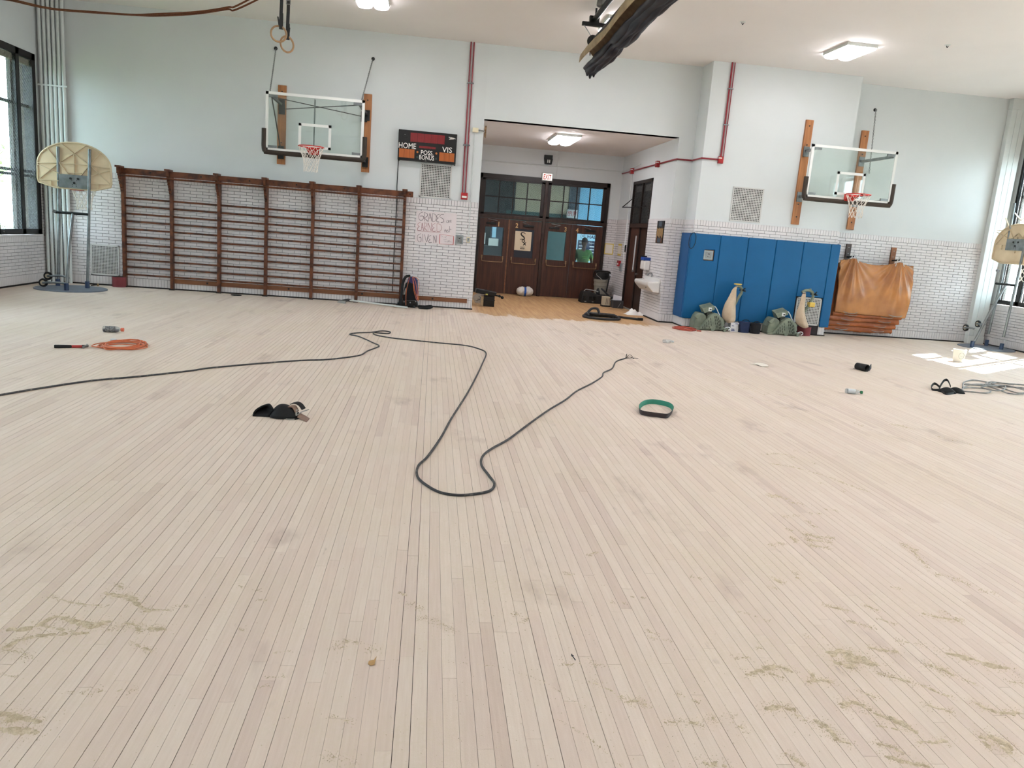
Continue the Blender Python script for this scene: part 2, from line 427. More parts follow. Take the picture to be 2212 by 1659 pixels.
# ================================================================ STRUCTURE
def floor_material():
    m = bpy.data.materials.new('sanded_maple'); m.use_nodes = True; MATS['sanded_maple'] = m
    nt = m.node_tree; N = nt.nodes.new; L = nt.links.new; b = nt.nodes['Principled BSDF']
    b.inputs['Roughness'].default_value = 0.62; b.inputs['Specular IOR Level'].default_value = 0.35
    geo = N('ShaderNodeNewGeometry'); at = N('ShaderNodeAttribute'); at.attribute_name = 'tone'
    def noise(scale, sc, det=4.0, rough=0.55):
        mp = N('ShaderNodeMapping'); mp.inputs['Scale'].default_value = sc; L(geo.outputs['Position'], mp.inputs[0])
        n = N('ShaderNodeTexNoise'); n.inputs['Scale'].default_value = scale; n.inputs['Detail'].default_value = det; n.inputs['Roughness'].default_value = rough
        L(mp.outputs[0], n.inputs['Vector']); return n.outputs['Fac']
    def ramp(f, a, b_, c0=(0,0,0), c1=(1,1,1)):
        r = N('ShaderNodeValToRGB'); r.color_ramp.elements[0].position = a; r.color_ramp.elements[1].position = b_
        r.color_ramp.elements[0].color = (*c0, 1); r.color_ramp.elements[1].color = (*c1, 1); L(f, r.inputs[0]); return r.outputs[0]
    def mix(f, a, b_, mode='MIX'):
        x = N('ShaderNodeMix'); x.data_type = 'RGBA'; x.blend_type = mode
        if isinstance(f, float): x.inputs[0].default_value = f
        else: L(f, x.inputs[0])
        for sck, v in ((x.inputs[6], a), (x.inputs[7], b_)):
            if isinstance(v, tuple): sck.default_value = (*v, 1)
            else: L(v, sck)
        return x.outputs[2]
    grain = ramp(noise(1.0, (90, 3.5, 1)), 0.35, 0.7)
    c = mix(0.10, at.outputs['Color'], grain, 'SOFT_LIGHT')
    # grey scuffs left by the old finish
    scuff = ramp(noise(1.0, (2.2, 0.9, 1), 5.0, 0.6), 0.60, 0.78)
    c = mix(scuff, c, lin((172, 152, 142)))
    dark = ramp(noise(1.0, (9, 2.2, 1), 4.0, 0.6), 0.70, 0.82)
    c = mix(dark, c, lin((150, 130, 120)))
    # fine dust film
    d1 = ramp(noise(1.0, (0.8, 0.8, 1), 6.0, 0.65), 0.44, 0.66); d2 = ramp(noise(1.0, (55, 55, 1), 3.0, 0.7), 0.36, 0.62)
    dm = N('ShaderNodeMath'); dm.operation = 'MULTIPLY'; L(d1, dm.inputs[0]); L(d2, dm.inputs[1])
    dk = N('ShaderNodeMath'); dk.operation = 'MULTIPLY'; L(dm.outputs[0], dk.inputs[0]); dk.inputs[1].default_value = 0.75
    c = mix(dk.outputs[0], c, lin((210, 195, 172)))
    sp = ramp(noise(1.0, (230, 230, 1), 2.0, 0.7), 0.66, 0.74); d3 = ramp(noise(1.0, (1.3, 1.3, 1), 5.0, 0.6), 0.42, 0.6)
    sm = N('ShaderNodeMath'); sm.operation = 'MULTIPLY'; L(sp, sm.inputs[0]); L(d3, sm.inputs[1])
    sk_ = N('ShaderNodeMath'); sk_.operation = 'MULTIPLY'; L(sm.outputs[0], sk_.inputs[0]); sk_.inputs[1].default_value = 0.5
    c = mix(sk_.outputs[0], c, lin((168, 148, 124)))
    # unsanded old varnish near the doors
    sep = N('ShaderNodeSeparateXYZ'); L(geo.outputs['Position'], sep.inputs[0])
    wob = noise(1.0, (1.6, 0.5, 1), 4.0, 0.6)
    a1 = N('ShaderNodeMath'); a1.operation = 'MULTIPLY_ADD'; L(wob, a1.inputs[0]); a1.inputs[1].default_value = 2.4; L(sep.outputs['Y'], a1.inputs[2])
    xr = N('ShaderNodeMapRange'); L(sep.outputs['X'], xr.inputs[0]); xr.inputs[1].default_value = 0.6; xr.inputs[2].default_value = 1.1
    xr2 = N('ShaderNodeMapRange'); L(sep.outputs['X'], xr2.inputs[0]); xr2.inputs[1].default_value = 4.6; xr2.inputs[2].default_value = 5.3; xr2.inputs[3].default_value = 1; xr2.inputs[4].default_value = 0
    yr = N('ShaderNodeMapRange'); L(a1.outputs[0], yr.inputs[0]); yr.inputs[1].default_value = 17.0; yr.inputs[2].default_value = 17.16
    yr2 = N('ShaderNodeMapRange'); L(sep.outputs['Y'], yr2.inputs[0]); yr2.inputs[1].default_value = 16.8; yr2.inputs[2].default_value = 17.4
    m1 = N('ShaderNodeMath'); m1.operation = 'MULTIPLY'; L(xr.outputs[0], m1.inputs[0]); L(xr2.outputs[0], m1.inputs[1])
    mx1 = N('ShaderNodeMath'); mx1.operation = 'MAXIMUM'; L(m1.outputs[0], mx1.inputs[0]); L(yr2.outputs[0], mx1.inputs[1])
    m2 = N('ShaderNodeMath'); m2.operation = 'MULTIPLY'; L(mx1.outputs[0], m2.inputs[0]); L(yr.outputs[0], m2.inputs[1])
    vn = ramp(noise(1.0, (14, 0.8, 1)), 0.3, 0.7, lin((196, 158, 112)), lin((168, 128, 88)))
    c = mix(m2.outputs[0], c, vn)
    L(c, b.inputs['Base Color'])
    bp = N('ShaderNodeBump'); bp.inputs['Strength'].default_value = 0.25; bp.inputs['Distance'].default_value = 0.003
    L(noise(1.0, (160, 160, 1), 4.0, 0.7), bp.inputs['Height']); L(bp.outputs[0], b.inputs['Normal'])
floor_material()
mat('floor_gap', (70, 58, 50), 0.9)

fl = struct(MB().box(XL-0.3, YB-0.3, -0.2, XR+0.3, DA+0.25, -0.005).build('floor', 'floor_gap'))
BW = 0.0572
planks = []
nrow = int((XR-XL)/BW)+1
TONES = [(217, 200, 186), (216, 199, 185), (217, 201, 187), (215, 197, 183), (219, 203, 189), (213, 195, 182)]
for i in range(nrow):
    x0 = XL + i*BW + 0.0; x1 = min(x0+BW, XR)
    if x1-x0 < 0.01: continue
    xc = (x0+x1)/2
    if AX0 < xc < AX1: yend = DA+0.2
    elif PX0 < xc < PX1: yend = DP
    else: yend = D
    gL = random.choice((0.0005, 0.0008, 0.0011, 0.0014, 0.0019)); gR = random.choice((0.0002, 0.0003, 0.0004))
    y = YB - random.random()*1.5
    while y < yend:
        ln = random.choice((0.7, 0.9, 1.1, 1.3, 1.6, 1.9, 2.3))*random.uniform(0.9, 1.1)
        y1 = min(y+ln, yend)
        if yend-y1 < 0.25: y1 = yend
        ya = max(y, YB)
        if y1 > ya+0.02:
            t = lin(random.choice(TONES if random.random() < 0.96 else [(208, 189, 177), (205, 186, 173)]))
            k = random.uniform(0.985, 1.015)
            planks.append((x0+gL, x1-gR, ya+0.0004, y1-0.0004, random.uniform(-0.0003, 0.0003), tuple(v*k for v in t)))
        y = y1
def plank_px(p):
    # area in the picture, clipped to the frame
    x0, x1, y0, y1 = p[:4]
    if y1 < 1.6 or y0 > 9: return 0
    y0 = max(y0, 1.75)
    if y1 <= y0: return 0
    n = 6; tot = 0
    for j in range(n):
        ya = y0+(y1-y0)*j/n; yb = y0+(y1-y0)*(j+1)/n
        q = [to_px((x, yy, 0)) for x, yy in ((x0, ya), (x1, ya), (x1, yb), (x0, yb))]
        cx = sum(a[0] for a in q)/4; cy = sum(a[1] for a in q)/4
        if -20 < cx < 2232 and 0 < cy < 1680:
            tot += abs(sum(q[k][0]*q[(k+1) % 4][1]-q[(k+1) % 4][0]*q[k][1] for k in range(4)))/2
    return tot
areas = [plank_px(p) for p in planks]
order = sorted(range(len(planks)), key=lambda i: -areas[i])
near = set(order[:300])
def plank_arrays(ps):
    V = []; F = []; C = []
    for (x0, x1, y0, y1, dz, t) in ps:
        n = len(V); c = 0.0003
        V += [(x0,y0,-0.006),(x1,y0,-0.006),(x1,y1,-0.006),(x0,y1,-0.006),
              (x0,y0,-c),(x1,y0,-c),(x1,y1,-c),(x0,y1,-c),
              (x0+c,y0+c,dz),(x1-c,y0+c,dz),(x1-c,y1-c,dz),(x0+c,y1-c,dz)]
        F += [(n+8,n+9,n+10,n+11)]
        for a, b_ in ((0,4),(4,8)):
            for k in range(4): F.append((n+a+k, n+a+(k+1) % 4, n+b_+(k+1) % 4, n+b_+k))
        C += [(*t, 1.0)]*12
    return V, F, C
def plank_object(name, ps, kind=None):
    V, F, C = plank_arrays(ps)
    me = bpy.data.meshes.new(name); me.from_pydata(V, [], F)
    ca = me.color_attributes.new('tone', 'FLOAT_COLOR', 'POINT'); ca.data.foreach_set('color', np.array(C, dtype=np.float32).ravel())
    me.materials.append(MATS['sanded_maple']); me.update()
    o = bpy.data.objects.new(name, me); col.objects.link(o); o.parent = fl; o.location = -fl.location
    if kind: o['kind'] = kind
    return o
for i in order[:300]:
    plank_object('plank', [planks[i]])
plank_object('plank_field', [planks[i] for i in range(len(planks)) if i not in near], 'stuff')

# ---------------------------------------------------------------- ceiling
cb = MB()
cb.box(XL-0.3, YB-0.3, ZC, XR+0.3, D+0.02, ZC+0.25)
struct(cb.build('ceiling', 'ceiling_paint'))
struct(MB().box(AX0, D+0.02, ZO, AX1, DA+0.1, ZO+0.2).build('ceiling_alcove', 'ceiling_paint'))

# ---------------------------------------------------------------- glazed brick facing
BL, BH, JT = 0.2455, 0.0605, 0.005
def unit_brick():
    me = bpy.data.meshes.new('brick')
    c = 0.03
    V = [(-.5,.5,-.5),(.5,.5,-.5),(.5,.5,.5),(-.5,.5,.5),(-.5,-.2,-.5),(.5,-.2,-.5),(.5,-.2,.5),(-.5,-.2,.5),
         (-.5+c*.4,-.5,-.5+c),(.5-c*.4,-.5,-.5+c),(.5-c*.4,-.5,.5-c),(-.5+c*.4,-.5,.5-c)]
    F = [(8,9,10,11)]+[(a+k, a+(k+1) % 4, a+4+(k+1) % 4, a+4+k) for a in (0, 4) for k in range(4)]
    me.from_pydata(V, [], F); me.materials.append(MATS['brick_white']); me.update(); return me
BRICK = unit_brick()
def course_rects(u0, u1, z0, z1, phase=0.0, soldier_bottom=True, soldier_top=True):
    out = []
    zb = z0
    if soldier_bottom:
        u = u0 + 0.0; 
        while u < u1-0.01:
            out.append((u, min(u+BH, u1), z0, z0+0.178)); u += BH
        zb = z0+0.178
    zt = z1-(0.118 if soldier_top else 0)
    n = max(1, round((zt-zb)/BH)); h = (zt-zb)/n
    for r in range(n):
        u = u0-((r % 2)*0.5*BL+phase) % BL
        while u < u1-0.004:
            a, b_ = max(u, u0), min(u+BL, u1)
            if b_-a > 0.015: out.append((a, b_, zb+r*h, zb+(r+1)*h))
            u += BL
    if soldier_top:
        u = u0
        while u < u1-0.01:
            out.append((u, min(u+BH, u1), zt, z1)); u += BH
    return out
def brick_face(wall, mapf, rotz, rects, holes=(), limit=300):
    """mapf(u, z, n) -> world point; n = distance in front of the wall"""
    keep = []
    cut = []
    for (a, b_, z0, z1) in rects:       # bricks are cut where they meet a built-in grille
        parts = [(a, b_)]
        for (ha, hb, hz0, hz1) in holes:
            if min(z1, hz1)-max(z0, hz0) > 0.5*(z1-z0):
                parts = [q for (p0, p1) in parts for q in ((p0, min(p1, ha)), (max(p0, hb), p1)) if q[1]-q[0] > 0.01] if True else parts
        cut += [(p0, p1, z0, z1) for p0, p1 in parts]
    for (a, b_, z0, z1) in cut:
        c = Vector(mapf((a+b_)/2, (z0+z1)/2, 0)); q = to_px(c)
        vis = q[2] > 0.5 and -10 < q[0] < 2222 and -10 < q[1] < 1669
        e = Vector(to_px(mapf(b_, z0, 0))[:2])-Vector(to_px(mapf(a, z0, 0))[:2]) if q[2] > 0.5 else Vector((0, 0))
        g = Vector(to_px(mapf(a, z1, 0))[:2])-Vector(to_px(mapf(a, z0, 0))[:2]) if q[2] > 0.5 else Vector((0, 0))
        keep.append((abs(e.x*g.y-e.y*g.x) if vis else 0, a, b_, z0, z1, c))
    keep.sort(key=lambda k: -k[0])
    off = Vector(LOC[wall.name])
    rest = MB()
    cs, sn = math.cos(rotz), math.sin(rotz)
    for i, (ar, a, b_, z0, z1, c) in enumerate(keep):
        w_, h_ = (b_-a)-JT, (z1-z0)-JT
        if w_ < 0.004: continue
        if i < limit and ar > 40:
            o = bpy.data.objects.new('brick', BRICK); col.objects.link(o); o.parent = wall
            o.location = c-off; o.rotation_euler = (0, 0, rotz); o.scale = (w_, 0.016, h_)
        else:
            pts = []
            for v in BRICK.vertices:
                x, y, z = v.co.x*w_, v.co.y*0.016, v.co.z*h_
                pts.append((c.x+x*cs-y*sn, c.y+x*sn+y*cs, c.z+z))
            rest.add(pts, [tuple(p.vertices) for p in BRICK.polygons])
    if rest.v:
        rest.build('brick_field', 'brick_white', wall, kind='stuff')
HP = math.pi/2
def bed(wall, x0, y0, z0, x1, y1, z1):
    return MB().box(x0, y0, z0, x1, y1, z1).build('mortar_bed', 'mortar', wall)

# back wall, left of the opening
wb = MB(); wb.box(XL-0.25, D, 0, AX0, D+0.25, ZT).box(XL-0.25, D, ZT, AX0, D+0.25, ZC)
wl = struct(wb.build('wall_back_left', 'paint'))
bed(wl, XL, D-0.004, 0, AX0-0.003, D, ZT-0.003)
VENT_LOW = (-6.90, -6.34, 0.205, 0.825)
brick_face(wl, lambda u, z, n: (u, D-0.006-n, z), 0, course_rects(XL, AX0, 0.012, ZT), [VENT_LOW])
# wall over the opening and strip right of it, then the recess right of the pier
wo = struct(MB().box(AX0, D, ZO, PX0+0.02, D+0.25, ZC).box(AX1, D, 0, PX0+0.02, D+0.25, ZO).build('wall_back_centre', 'paint'))
bed(wo, AX1+0.003, D-0.004, 0, PX0, D, ZT-0.003)
brick_face(wo, lambda u, z, n: (u, D-0.006-n, z), 0, course_rects(AX1, PX0, 0.012, ZT, 0.08), limit=300)
wr = struct(MB().box(PX1-0.05, D, 0, XR+0.25, D+0.25, ZC).build('wall_back_right', 'paint'))
bed(wr, PX1, D-0.004, 0, XR, D, ZT-0.003)
brick_face(wr, lambda u, z, n: (u, D-0.006-n, z), 0, course_rects(PX1, XR, 0.012, ZT, 0.11))
# pier
wp = struct(MB().box(PX0, DP, 0, PX1, D+0.1, ZC).build('wall_back_pier', 'paint'))
bed(wp, PX0+0.003, DP-0.004, 0, PX1-0.003, DP, ZT-0.003)
bed(wp, PX0-0.004, DP+0.003, 0, PX0, D, ZT-0.003)
bed(wp, PX1, DP+0.003, 0, PX1+0.004, D, ZT-0.003)
brick_face(wp, lambda u, z, n: (u, DP-0.006-n, z), 0, [r for r in course_rects(PX0, PX1, 0.012, ZT, 0.05) if r[3] > 1.9 or r[2] < 0.3], [(7.90, 8.49, 0.1, 0.8)], limit=240)
brick_face(wp, lambda u, z, n: (PX0-0.006-n, u, z), -HP, [r for r in course_rects(DP, D, 0.012, ZT, 0.02) if r[3] > 1.9 or r[2] < 0.3], limit=60)
brick_face(wp, lambda u, z, n: (PX1+0.006+n, u, z), HP, course_rects(DP, D, 0.012, ZT, 0.02), limit=0)
# alcove
wa = struct(MB().box(AX1, D+0.25, 0, AX1+0.25, 18.33, ZO).box(AX1, 20.13, 0, AX1+0.25, DA+0.1, ZO).box(AX1, 18.33, 3.215, AX1+0.25, 20.13, ZO).box(AX1+0.2, D+0.26, 0, AX1+0.25, DA, ZO).build('wall_alcove_right', 'paint'))
bed(wa, AX1-0.004, D+0.003, 0, AX1, 18.33, ZT-0.003); bed(wa, AX1-0.004, 20.13, 0, AX1, DA, ZT-0.003)
brick_face(wa, lambda u, z, n: (AX1-0.006-n, u, z), -HP, course_rects(D, 18.33, 0.012, ZT, 0.04)+course_rects(20.13, DA, 0.012, ZT, 0.04))
wal = struct(MB().box(AX0-0.25, D+0.25, 0, AX0, DA+0.1, ZO+0.05).build('wall_alcove_left', 'paint'))
wab = struct(MB().box(AX0-0.2, DA, 3.215, AX1+0.2, DA+0.12, ZO+0.05).box(AX0-0.2, DA, 0, 1.19, DA+0.12, 3.215).box(4.76, DA, 0, AX1+0.2, DA+0.12, 3.215).build('wall_alcove_back', 'paint'))
bed(wab, 4.765, DA-0.004, 0, AX1-0.003, DA, ZT-0.003)
brick_face(wab, lambda u, z, n: (u, DA-0.006-n, z), 0, course_rects(4.765, AX1, 0.012, ZT, 0.09), limit=120)
# side walls with the windows
def side_wall(name, x0, x1):
    m = MB(); m.box(x0, YB, 0, x1, D, WZ0-0.02).box(x0, YB, WZ1, x1, D, ZC)
    ys = [YB]+[v for y0, y1 in sorted(WIN) for v in (y0, y1)]+[D]
    for i in range(0, len(ys), 2): m.box(x0, ys[i], WZ0-0.02, x1, ys[i+1], WZ1)
    return struct(m.build(name, 'paint'))
wsl = side_wall('wall_left', XL-0.46, XL)
bed(wsl, XL, YB, 0, XL+0.004, D-0.005, WZ0-0.022)
bed(wsl, XL, WIN[0][1]+0.03, WZ0, XL+0.004, D-0.005, ZT)
brick_face(wsl, lambda u, z, n: (XL+0.006+n, u, z), HP, course_rects(11.0, D-0.02, 0.012, WZ0-0.03, 0.1))
brick_face(wsl, lambda u, z, n: (XL+0.006+n, u, z), HP, course_rects(WIN[0][1]+0.05, D-0.02, WZ0, ZT, 0.1, False))
wsr = side_wall('wall_right', XR, XR+0.17)
bed(wsr, XR-0.004, YB, 0, XR, D-0.005, WZ0-0.022)
brick_face(wsr, lambda u, z, n: (XR-0.006-n, u, z), -HP, course_rects(12.0, D-0.02, 0.012, WZ0-0.03, 0.03), limit=120)
struct(MB().box(XL-0.3, YB-0.25, 0, XR+0.3, YB, ZC).build('wall_front', 'paint'))
# dark strip along the floor
def strip(name, x0, y0, x1, y1): return struct(MB().box(x0, y0, 0, x1, y1, 0.026).build(name, 'dark_base'))
strip('baseboard_back_left', XL, D-0.034, AX0+0.01, D-0.012)
strip('baseboard_back_right', PX1+0.02, D-0.034, XR, D-0.012)
strip('baseboard_centre', AX1-0.01, D-0.034, PX0-0.015, D-0.012)
struct(MB().box(PX0-0.04, DP-0.04, 0, PX1+0.02, DP-0.014, 0.022).box(PX0-0.04, DP-0.04, 0, PX0-0.014, D-0.04, 0.022).build('baseboard_pier', 'dark_base'))
strip('baseboard_left', XL+0.014, YB, XL+0.04, D-0.04)
strip('baseboard_right', XR-0.04, YB, XR-0.014, D-0.04)
strip('baseboard_alcove', AX1-0.04, D+0.0, AX1-0.014, 18.30)

# ---------------------------------------------------------------- windows
def wire_mesh(m, p0, udir, L, z0, z1, s=0.05, r=0.0022):
    """diamond wire mesh over a rectangle: thin square wires in both diagonals"""
    H = z1-z0; u = Vector(udir); p0 = Vector(p0); k = 1.15
    for sg in (1, -1):
        t = -H/k if sg > 0 else 0
        end = L if sg > 0 else L+H/k
        while t < end:
            if sg > 0: a0, a1 = max(t, 0), min(t+H/k, L); h0, h1 = (a0-t)*k, (a1-t)*k
            else: a1, a0 = min(t, L), max(t-H/k, 0); h1, h0 = (t-a1)*k, (t-a0)*k
            if a1-a0 > 0.01:
                A = p0+u*a0+Vector((0, 0, z0+h0)); B = p0+u*a1+Vector((0, 0, z0+h1))
                m.tube([A, B], r, 4, caps=False)
            t += s
    return m
def window(n, y0, y1, side, detailed):
    X = XL-0.10 if side < 0 else XR+0.10; xin = XL if side < 0 else XR; s = -side     # s points into the room
    o = bpy.data.objects.new('window_%d' % n, None); col.objects.link(o); o.location = (X, (y0+y1)/2, WZ0); LOC[o.name] = tuple(o.location); o['kind'] = 'structure'
    f = MB(); t = 0.13 if side < 0 else 0.07; xf0, xf1 = X-0.06, xin+s*0.015
    f.box(xf0, y0, WZ0, xf1, y0+t, WZ1).box(xf0, y1-t, WZ0, xf1, y1, WZ1).box(xf0, y0, WZ0, xf1, y1, WZ0+0.10).box(xf0, y0, WZ1-0.12, xf1, y1, WZ1)
    f.build('window_frame', 'window_frame', o)
    W_ = y1-y0; m1, m2 = y0+0.65, y1-0.65
    for ym in (m1, m2): MB().box(xf0, ym-0.055, WZ0, xf1, ym+0.055, WZ1).build('mullion', 'window_frame', o)
    for a, b_ in ((y0, m1), (m1, m2), (m2, y1)):
        MB().box(X-0.012, a+0.05, WZ0+0.08, X-0.006, b_-0.05, WZ1-0.1).build('pane', 'window_glass', o)
        for zz in (2.06, 2.14, 3.35):
            MB().box(X-0.03, a+0.05, zz-0.025, X+0.03, b_-0.05, zz+0.025).build('sash_bar', 'window_frame', o)
        for ya in (a+0.045, b_-0.095):
            MB().box(X-0.03, ya, WZ0+0.08, X+0.03, ya+0.05, WZ1-0.1).build('stile', 'blind_grey', o)
        MB().box(X+s*0.03, a+0.08, WZ1-0.24, X+s*0.06, b_-0.08, WZ1-0.13).build('roller_blind', 'blind', o)
        if detailed:
            wm = MB(); wire_mesh(wm, (xin-s*0.005, a+0.06, 0), (0, 1, 0), b_-a-0.12, WZ0+0.08, WZ1-0.12, 0.055, 0.0022)
            wm.build('wire_mesh', 'steel' if side < 0 else 'dark_steel', o)
            fr = MB(); r_ = 0.012; xx = xin-s*0.005
            for (ya, yb, za, zb) in ((a+0.05, a+0.07, WZ0+0.08, WZ1-0.1), (b_-0.07, b_-0.05, WZ0+0.08, WZ1-0.1), (a+0.05, b_-0.05, WZ0+0.07, WZ0+0.09), (a+0.05, b_-0.05, WZ1-0.13, WZ1-0.11)):
                fr.box(xx-r_, ya, za, xx+r_, yb, zb)
            fr.build('mesh_frame', 'dark_steel', o)
    if side < 0:
        for (ya, yb, za, zb) in ((y0, y0+0.03, WZ0-0.02, WZ1), (y1-0.03, y1, WZ0-0.02, WZ1), (y0, y1, WZ1-0.03, WZ1)):
            MB().box(XL-0.47, ya, za, X-0.062, yb, zb).build('outer_reveal', 'reveal', o)
    MB().box(xin-s*0.02, y0-0.05, WZ0-0.045, xin+s*0.03, y1+0.05, WZ0-0.005).build('window_sill', 'brick_white', o, bevel=0.015)
k = 1
for side in (-1, 1):
    for i, (y0, y1) in enumerate(WIN):
        window(k, y0, y1, side, i == 0); k += 1

# ---------------------------------------------------------------- ground and trees outside
struct(MB().box(XL-60, YB-40, -1.6, XL-0.3, DA+60, -1.5).build('ground_left', 'grass'))
struct(MB().box(XR+0.3, YB-40, -1.6, XR+60, DA+60, -1.5).build('ground_right', 'pavement'))
def tree(x, y, h, r, label, nleaf=2600):
    t = thing('leafy_tree', (x, y, -1.5), label, 'tree', 'trees outside the windows')
    tr = MB(); tr.tube([(x, y, -1.5), (x+0.1, y, h*0.3), (x-0.1, y+0.1, h*0.6), (x, y, h*0.85)], [0.24, 0.19, 0.13, 0.05], 8)
    for a in range(6):
        an = a*1.05; tr.tube([(x, y, h*0.35+a*0.25), (x+math.cos(an)*r*0.6, y+math.sin(an)*r*0.6, h*0.5+a*0.35)], [0.08, 0.02], 6)
    tr.build('trunk', 'bark', t, smooth=True)
    lf = MB()
    for i in range(nleaf):
        v = Vector((random.gauss(0, 1), random.gauss(0, 1), random.gauss(0, 1))).normalized()*(random.random()**0.45)
        c = Vector((x+v.x*r, y+v.y*r, h*0.62+v.z*h*0.48))
        a = Vector((random.gauss(0, 1), random.gauss(0, 1), random.gauss(0, 1))).normalized(); b_ = a.orthogonal().normalized(); s = random.uniform(0.07, 0.16)
        lf.add([c-a*s, c+b_*s*0.45, c+a*s, c-b_*s*0.45], [(0, 1, 2, 3)])
    lf.build('foliage', 'leaf_green', t)
tree(-15.5, 22.5, 4.2, 3.2, 'leafy green tree outside the left window, beyond the lower panes')
tree(-19.5, 31.0, 4.8, 3.6, 'second leafy green tree farther off outside the left window')
# ================================================================ DOORS AND CORRIDOR
def hall():
    # corridor beyond the doors
    struct(MB().box(-0.8, DA+0.2, -0.2, 7.2, HY+0.1, 0.0).build('floor_corridor', 'hall_floor'))
    struct(MB().box(-0.8, DA+0.13, 3.6, 7.2, HY+0.1, 3.75).build('ceiling_corridor', 'hall_dark'))
    w_ = struct(MB().box(-0.8, HY, 0, 7.2, HY+0.12, 3.6).build('wall_corridor', 'hall_dark'))
    MB().box(2.45, HY-0.02, 2.36, 4.12, HY, 3.45).build('beige_field', 'hall_beige', w_)
    MB().box(2.2, HY-0.03, 0.0, 4.12, HY, 2.36).build('green_field', 'hall_green', w_)
    MB().box(4.45, HY-0.03, 1.9, 6.6, HY, 3.6).build('blue_field', 'hall_blue', w_)
    MB().box(4.12, HY-0.05, 0, 4.45, HY, 3.6).build('slate_column', 'hall_slate', w_)
    struct(MB().box(-0.9, DA+0.13, 0, -0.8, HY+0.1, 3.6).build('wall_corridor_left', 'hall_dark'))
    struct(MB().box(7.2, DA+0.13, 0, 7.3, HY+0.1, 3.6).build('wall_corridor_right', 'hall_dark'))
    for i, (x, y) in enumerate(((1.75, 22.6), (5.3, 22.9))):
        t = thing('corridor_lamp', (x, y, 3.5), ('lit strip lamp on the corridor ceiling, seen through the left transom', 'lit strip lamp on the corridor ceiling beyond the right transom')[i], 'lamp', 'corridor lamps')
        MB().box(x-0.6, y-0.16, 3.53, x+0.6, y+0.16, 3.6).build('housing', 'white_metal', t)
        MB().box(x-0.56, y-0.13, 3.49, x+0.56, y+0.13, 3.53).build('diffuser', 'hall_lamp', t, bevel=0.01)
    # notice board seen through the fourth door
    nb = thing('hallway_notice', (4.9, HY-0.05, 0.9), 'pale blue hallway poster with navy panel, seen through door four', 'poster')
    MB().box(4.42, HY-0.06, 0.85, 5.62, HY-0.045, 1.87).build('sheet', 'sign_blue', nb)
    MB().box(4.52, HY-0.066, 1.10, 5.62, HY-0.06, 1.62).build('navy_panel', 'sign_navy', nb)
    MB().box(4.46, HY-0.068, 1.00, 5.62, HY-0.061, 1.14).build('yellow_band', 'sign_yellow', nb)
    cc = MB(); cc.tube([(4.66+0.07*math.cos(a*0.4), HY-0.064, 1.745+0.07*math.sin(a*0.4)) for a in range(16)], 0.005, 4, closed=True)
    cc.box(4.63, HY-0.067, 1.74, 4.70, HY-0.06, 1.765).build('round_emblem', 'sign_navy', nb)
    text('HAUGAN', 0.15, 'sign_navy', nb, facing_minus_y(4.80, HY-0.064, 1.69), bold=0.004)
    text('Hallway', 0.075, 'letter_white', nb, facing_minus_y(4.56, HY-0.069, 1.53)); text('Expectations', 0.075, 'letter_white', nb, facing_minus_y(4.86, HY-0.069, 1.53))
    for j in range(3):
        MB().box(4.56, HY-0.07, 1.43-j*0.09, 4.70+0.03*(j % 2), HY-0.066, 1.455-j*0.09).build('small_print', 'letter_white', nb)
        MB().box(4.90, HY-0.07, 1.43-j*0.09, 5.20-0.04*j, HY-0.066, 1.455-j*0.09).build('small_print', 'letter_white', nb)
    # hanging sign
    sg = thing('corridor_sign', (4.26, HY-0.3, 2.28), 'white corridor sign with blurred red letters, behind the right transom', 'sign')
    MB().box(4.05, HY-0.31, 2.27, 4.37, HY-0.28, 2.52).build('board', 'white_paint', sg)
    st = MB()
    for j in range(5):
        x = 4.075+j*0.056
        st.box(x, HY-0.315, 2.33, x+0.014, HY-0.311, 2.47)
        st.box(x, HY-0.315, 2.33+0.126*(j % 2), x+0.04, HY-0.311, 2.344+0.126*(j % 2))
        if j != 2: st.box(x+0.028, HY-0.315, 2.38, x+0.04, HY-0.311, 2.47)
    st.build('red_lettering', 'red_sign', sg)
    for x in (4.1, 4.32): MB().cyl((x, HY-0.295, 2.5), (x, HY-0.295, 3.6), 0.006, 6).build('rod', 'steel', sg)
    # clutter seen through the first door
    ck = thing('display_case', (1.65, HY-0.5, 0), 'glass display case with papers, seen through door one', 'cabinet')
    MB().box(1.0, HY-0.6, 0, 2.1, HY-0.06, 1.25).build('lower_cabinet', 'hall_dark', ck)
    MB().box(1.0, HY-0.5, 1.25, 1.35, HY-0.06, 1.95).build('upper_cabinet', 'hall_slate', ck); MB().box(1.75, HY-0.4, 1.25, 2.1, HY-0.06, 1.95).build('upper_cabinet', 'hall_slate', ck)
    [MB().box(*b_).build('paper_stack', 'paper', ck) for b_ in ((1.50, HY-0.5, 1.28, 1.58, HY-0.46, 1.62), (1.68, HY-0.55, 1.25, 1.98, HY-0.5, 1.47), (1.05, HY-0.62, 1.27, 1.45, HY-0.5, 1.34))]
    [MB().box(*b_).build('glass_door', 'sign_blue', ck) for b_ in ((1.1, HY-0.52, 1.70, 1.32, HY-0.5, 1.9), (1.78, HY-0.42, 1.5, 1.9, HY-0.4, 1.95))]
hall()

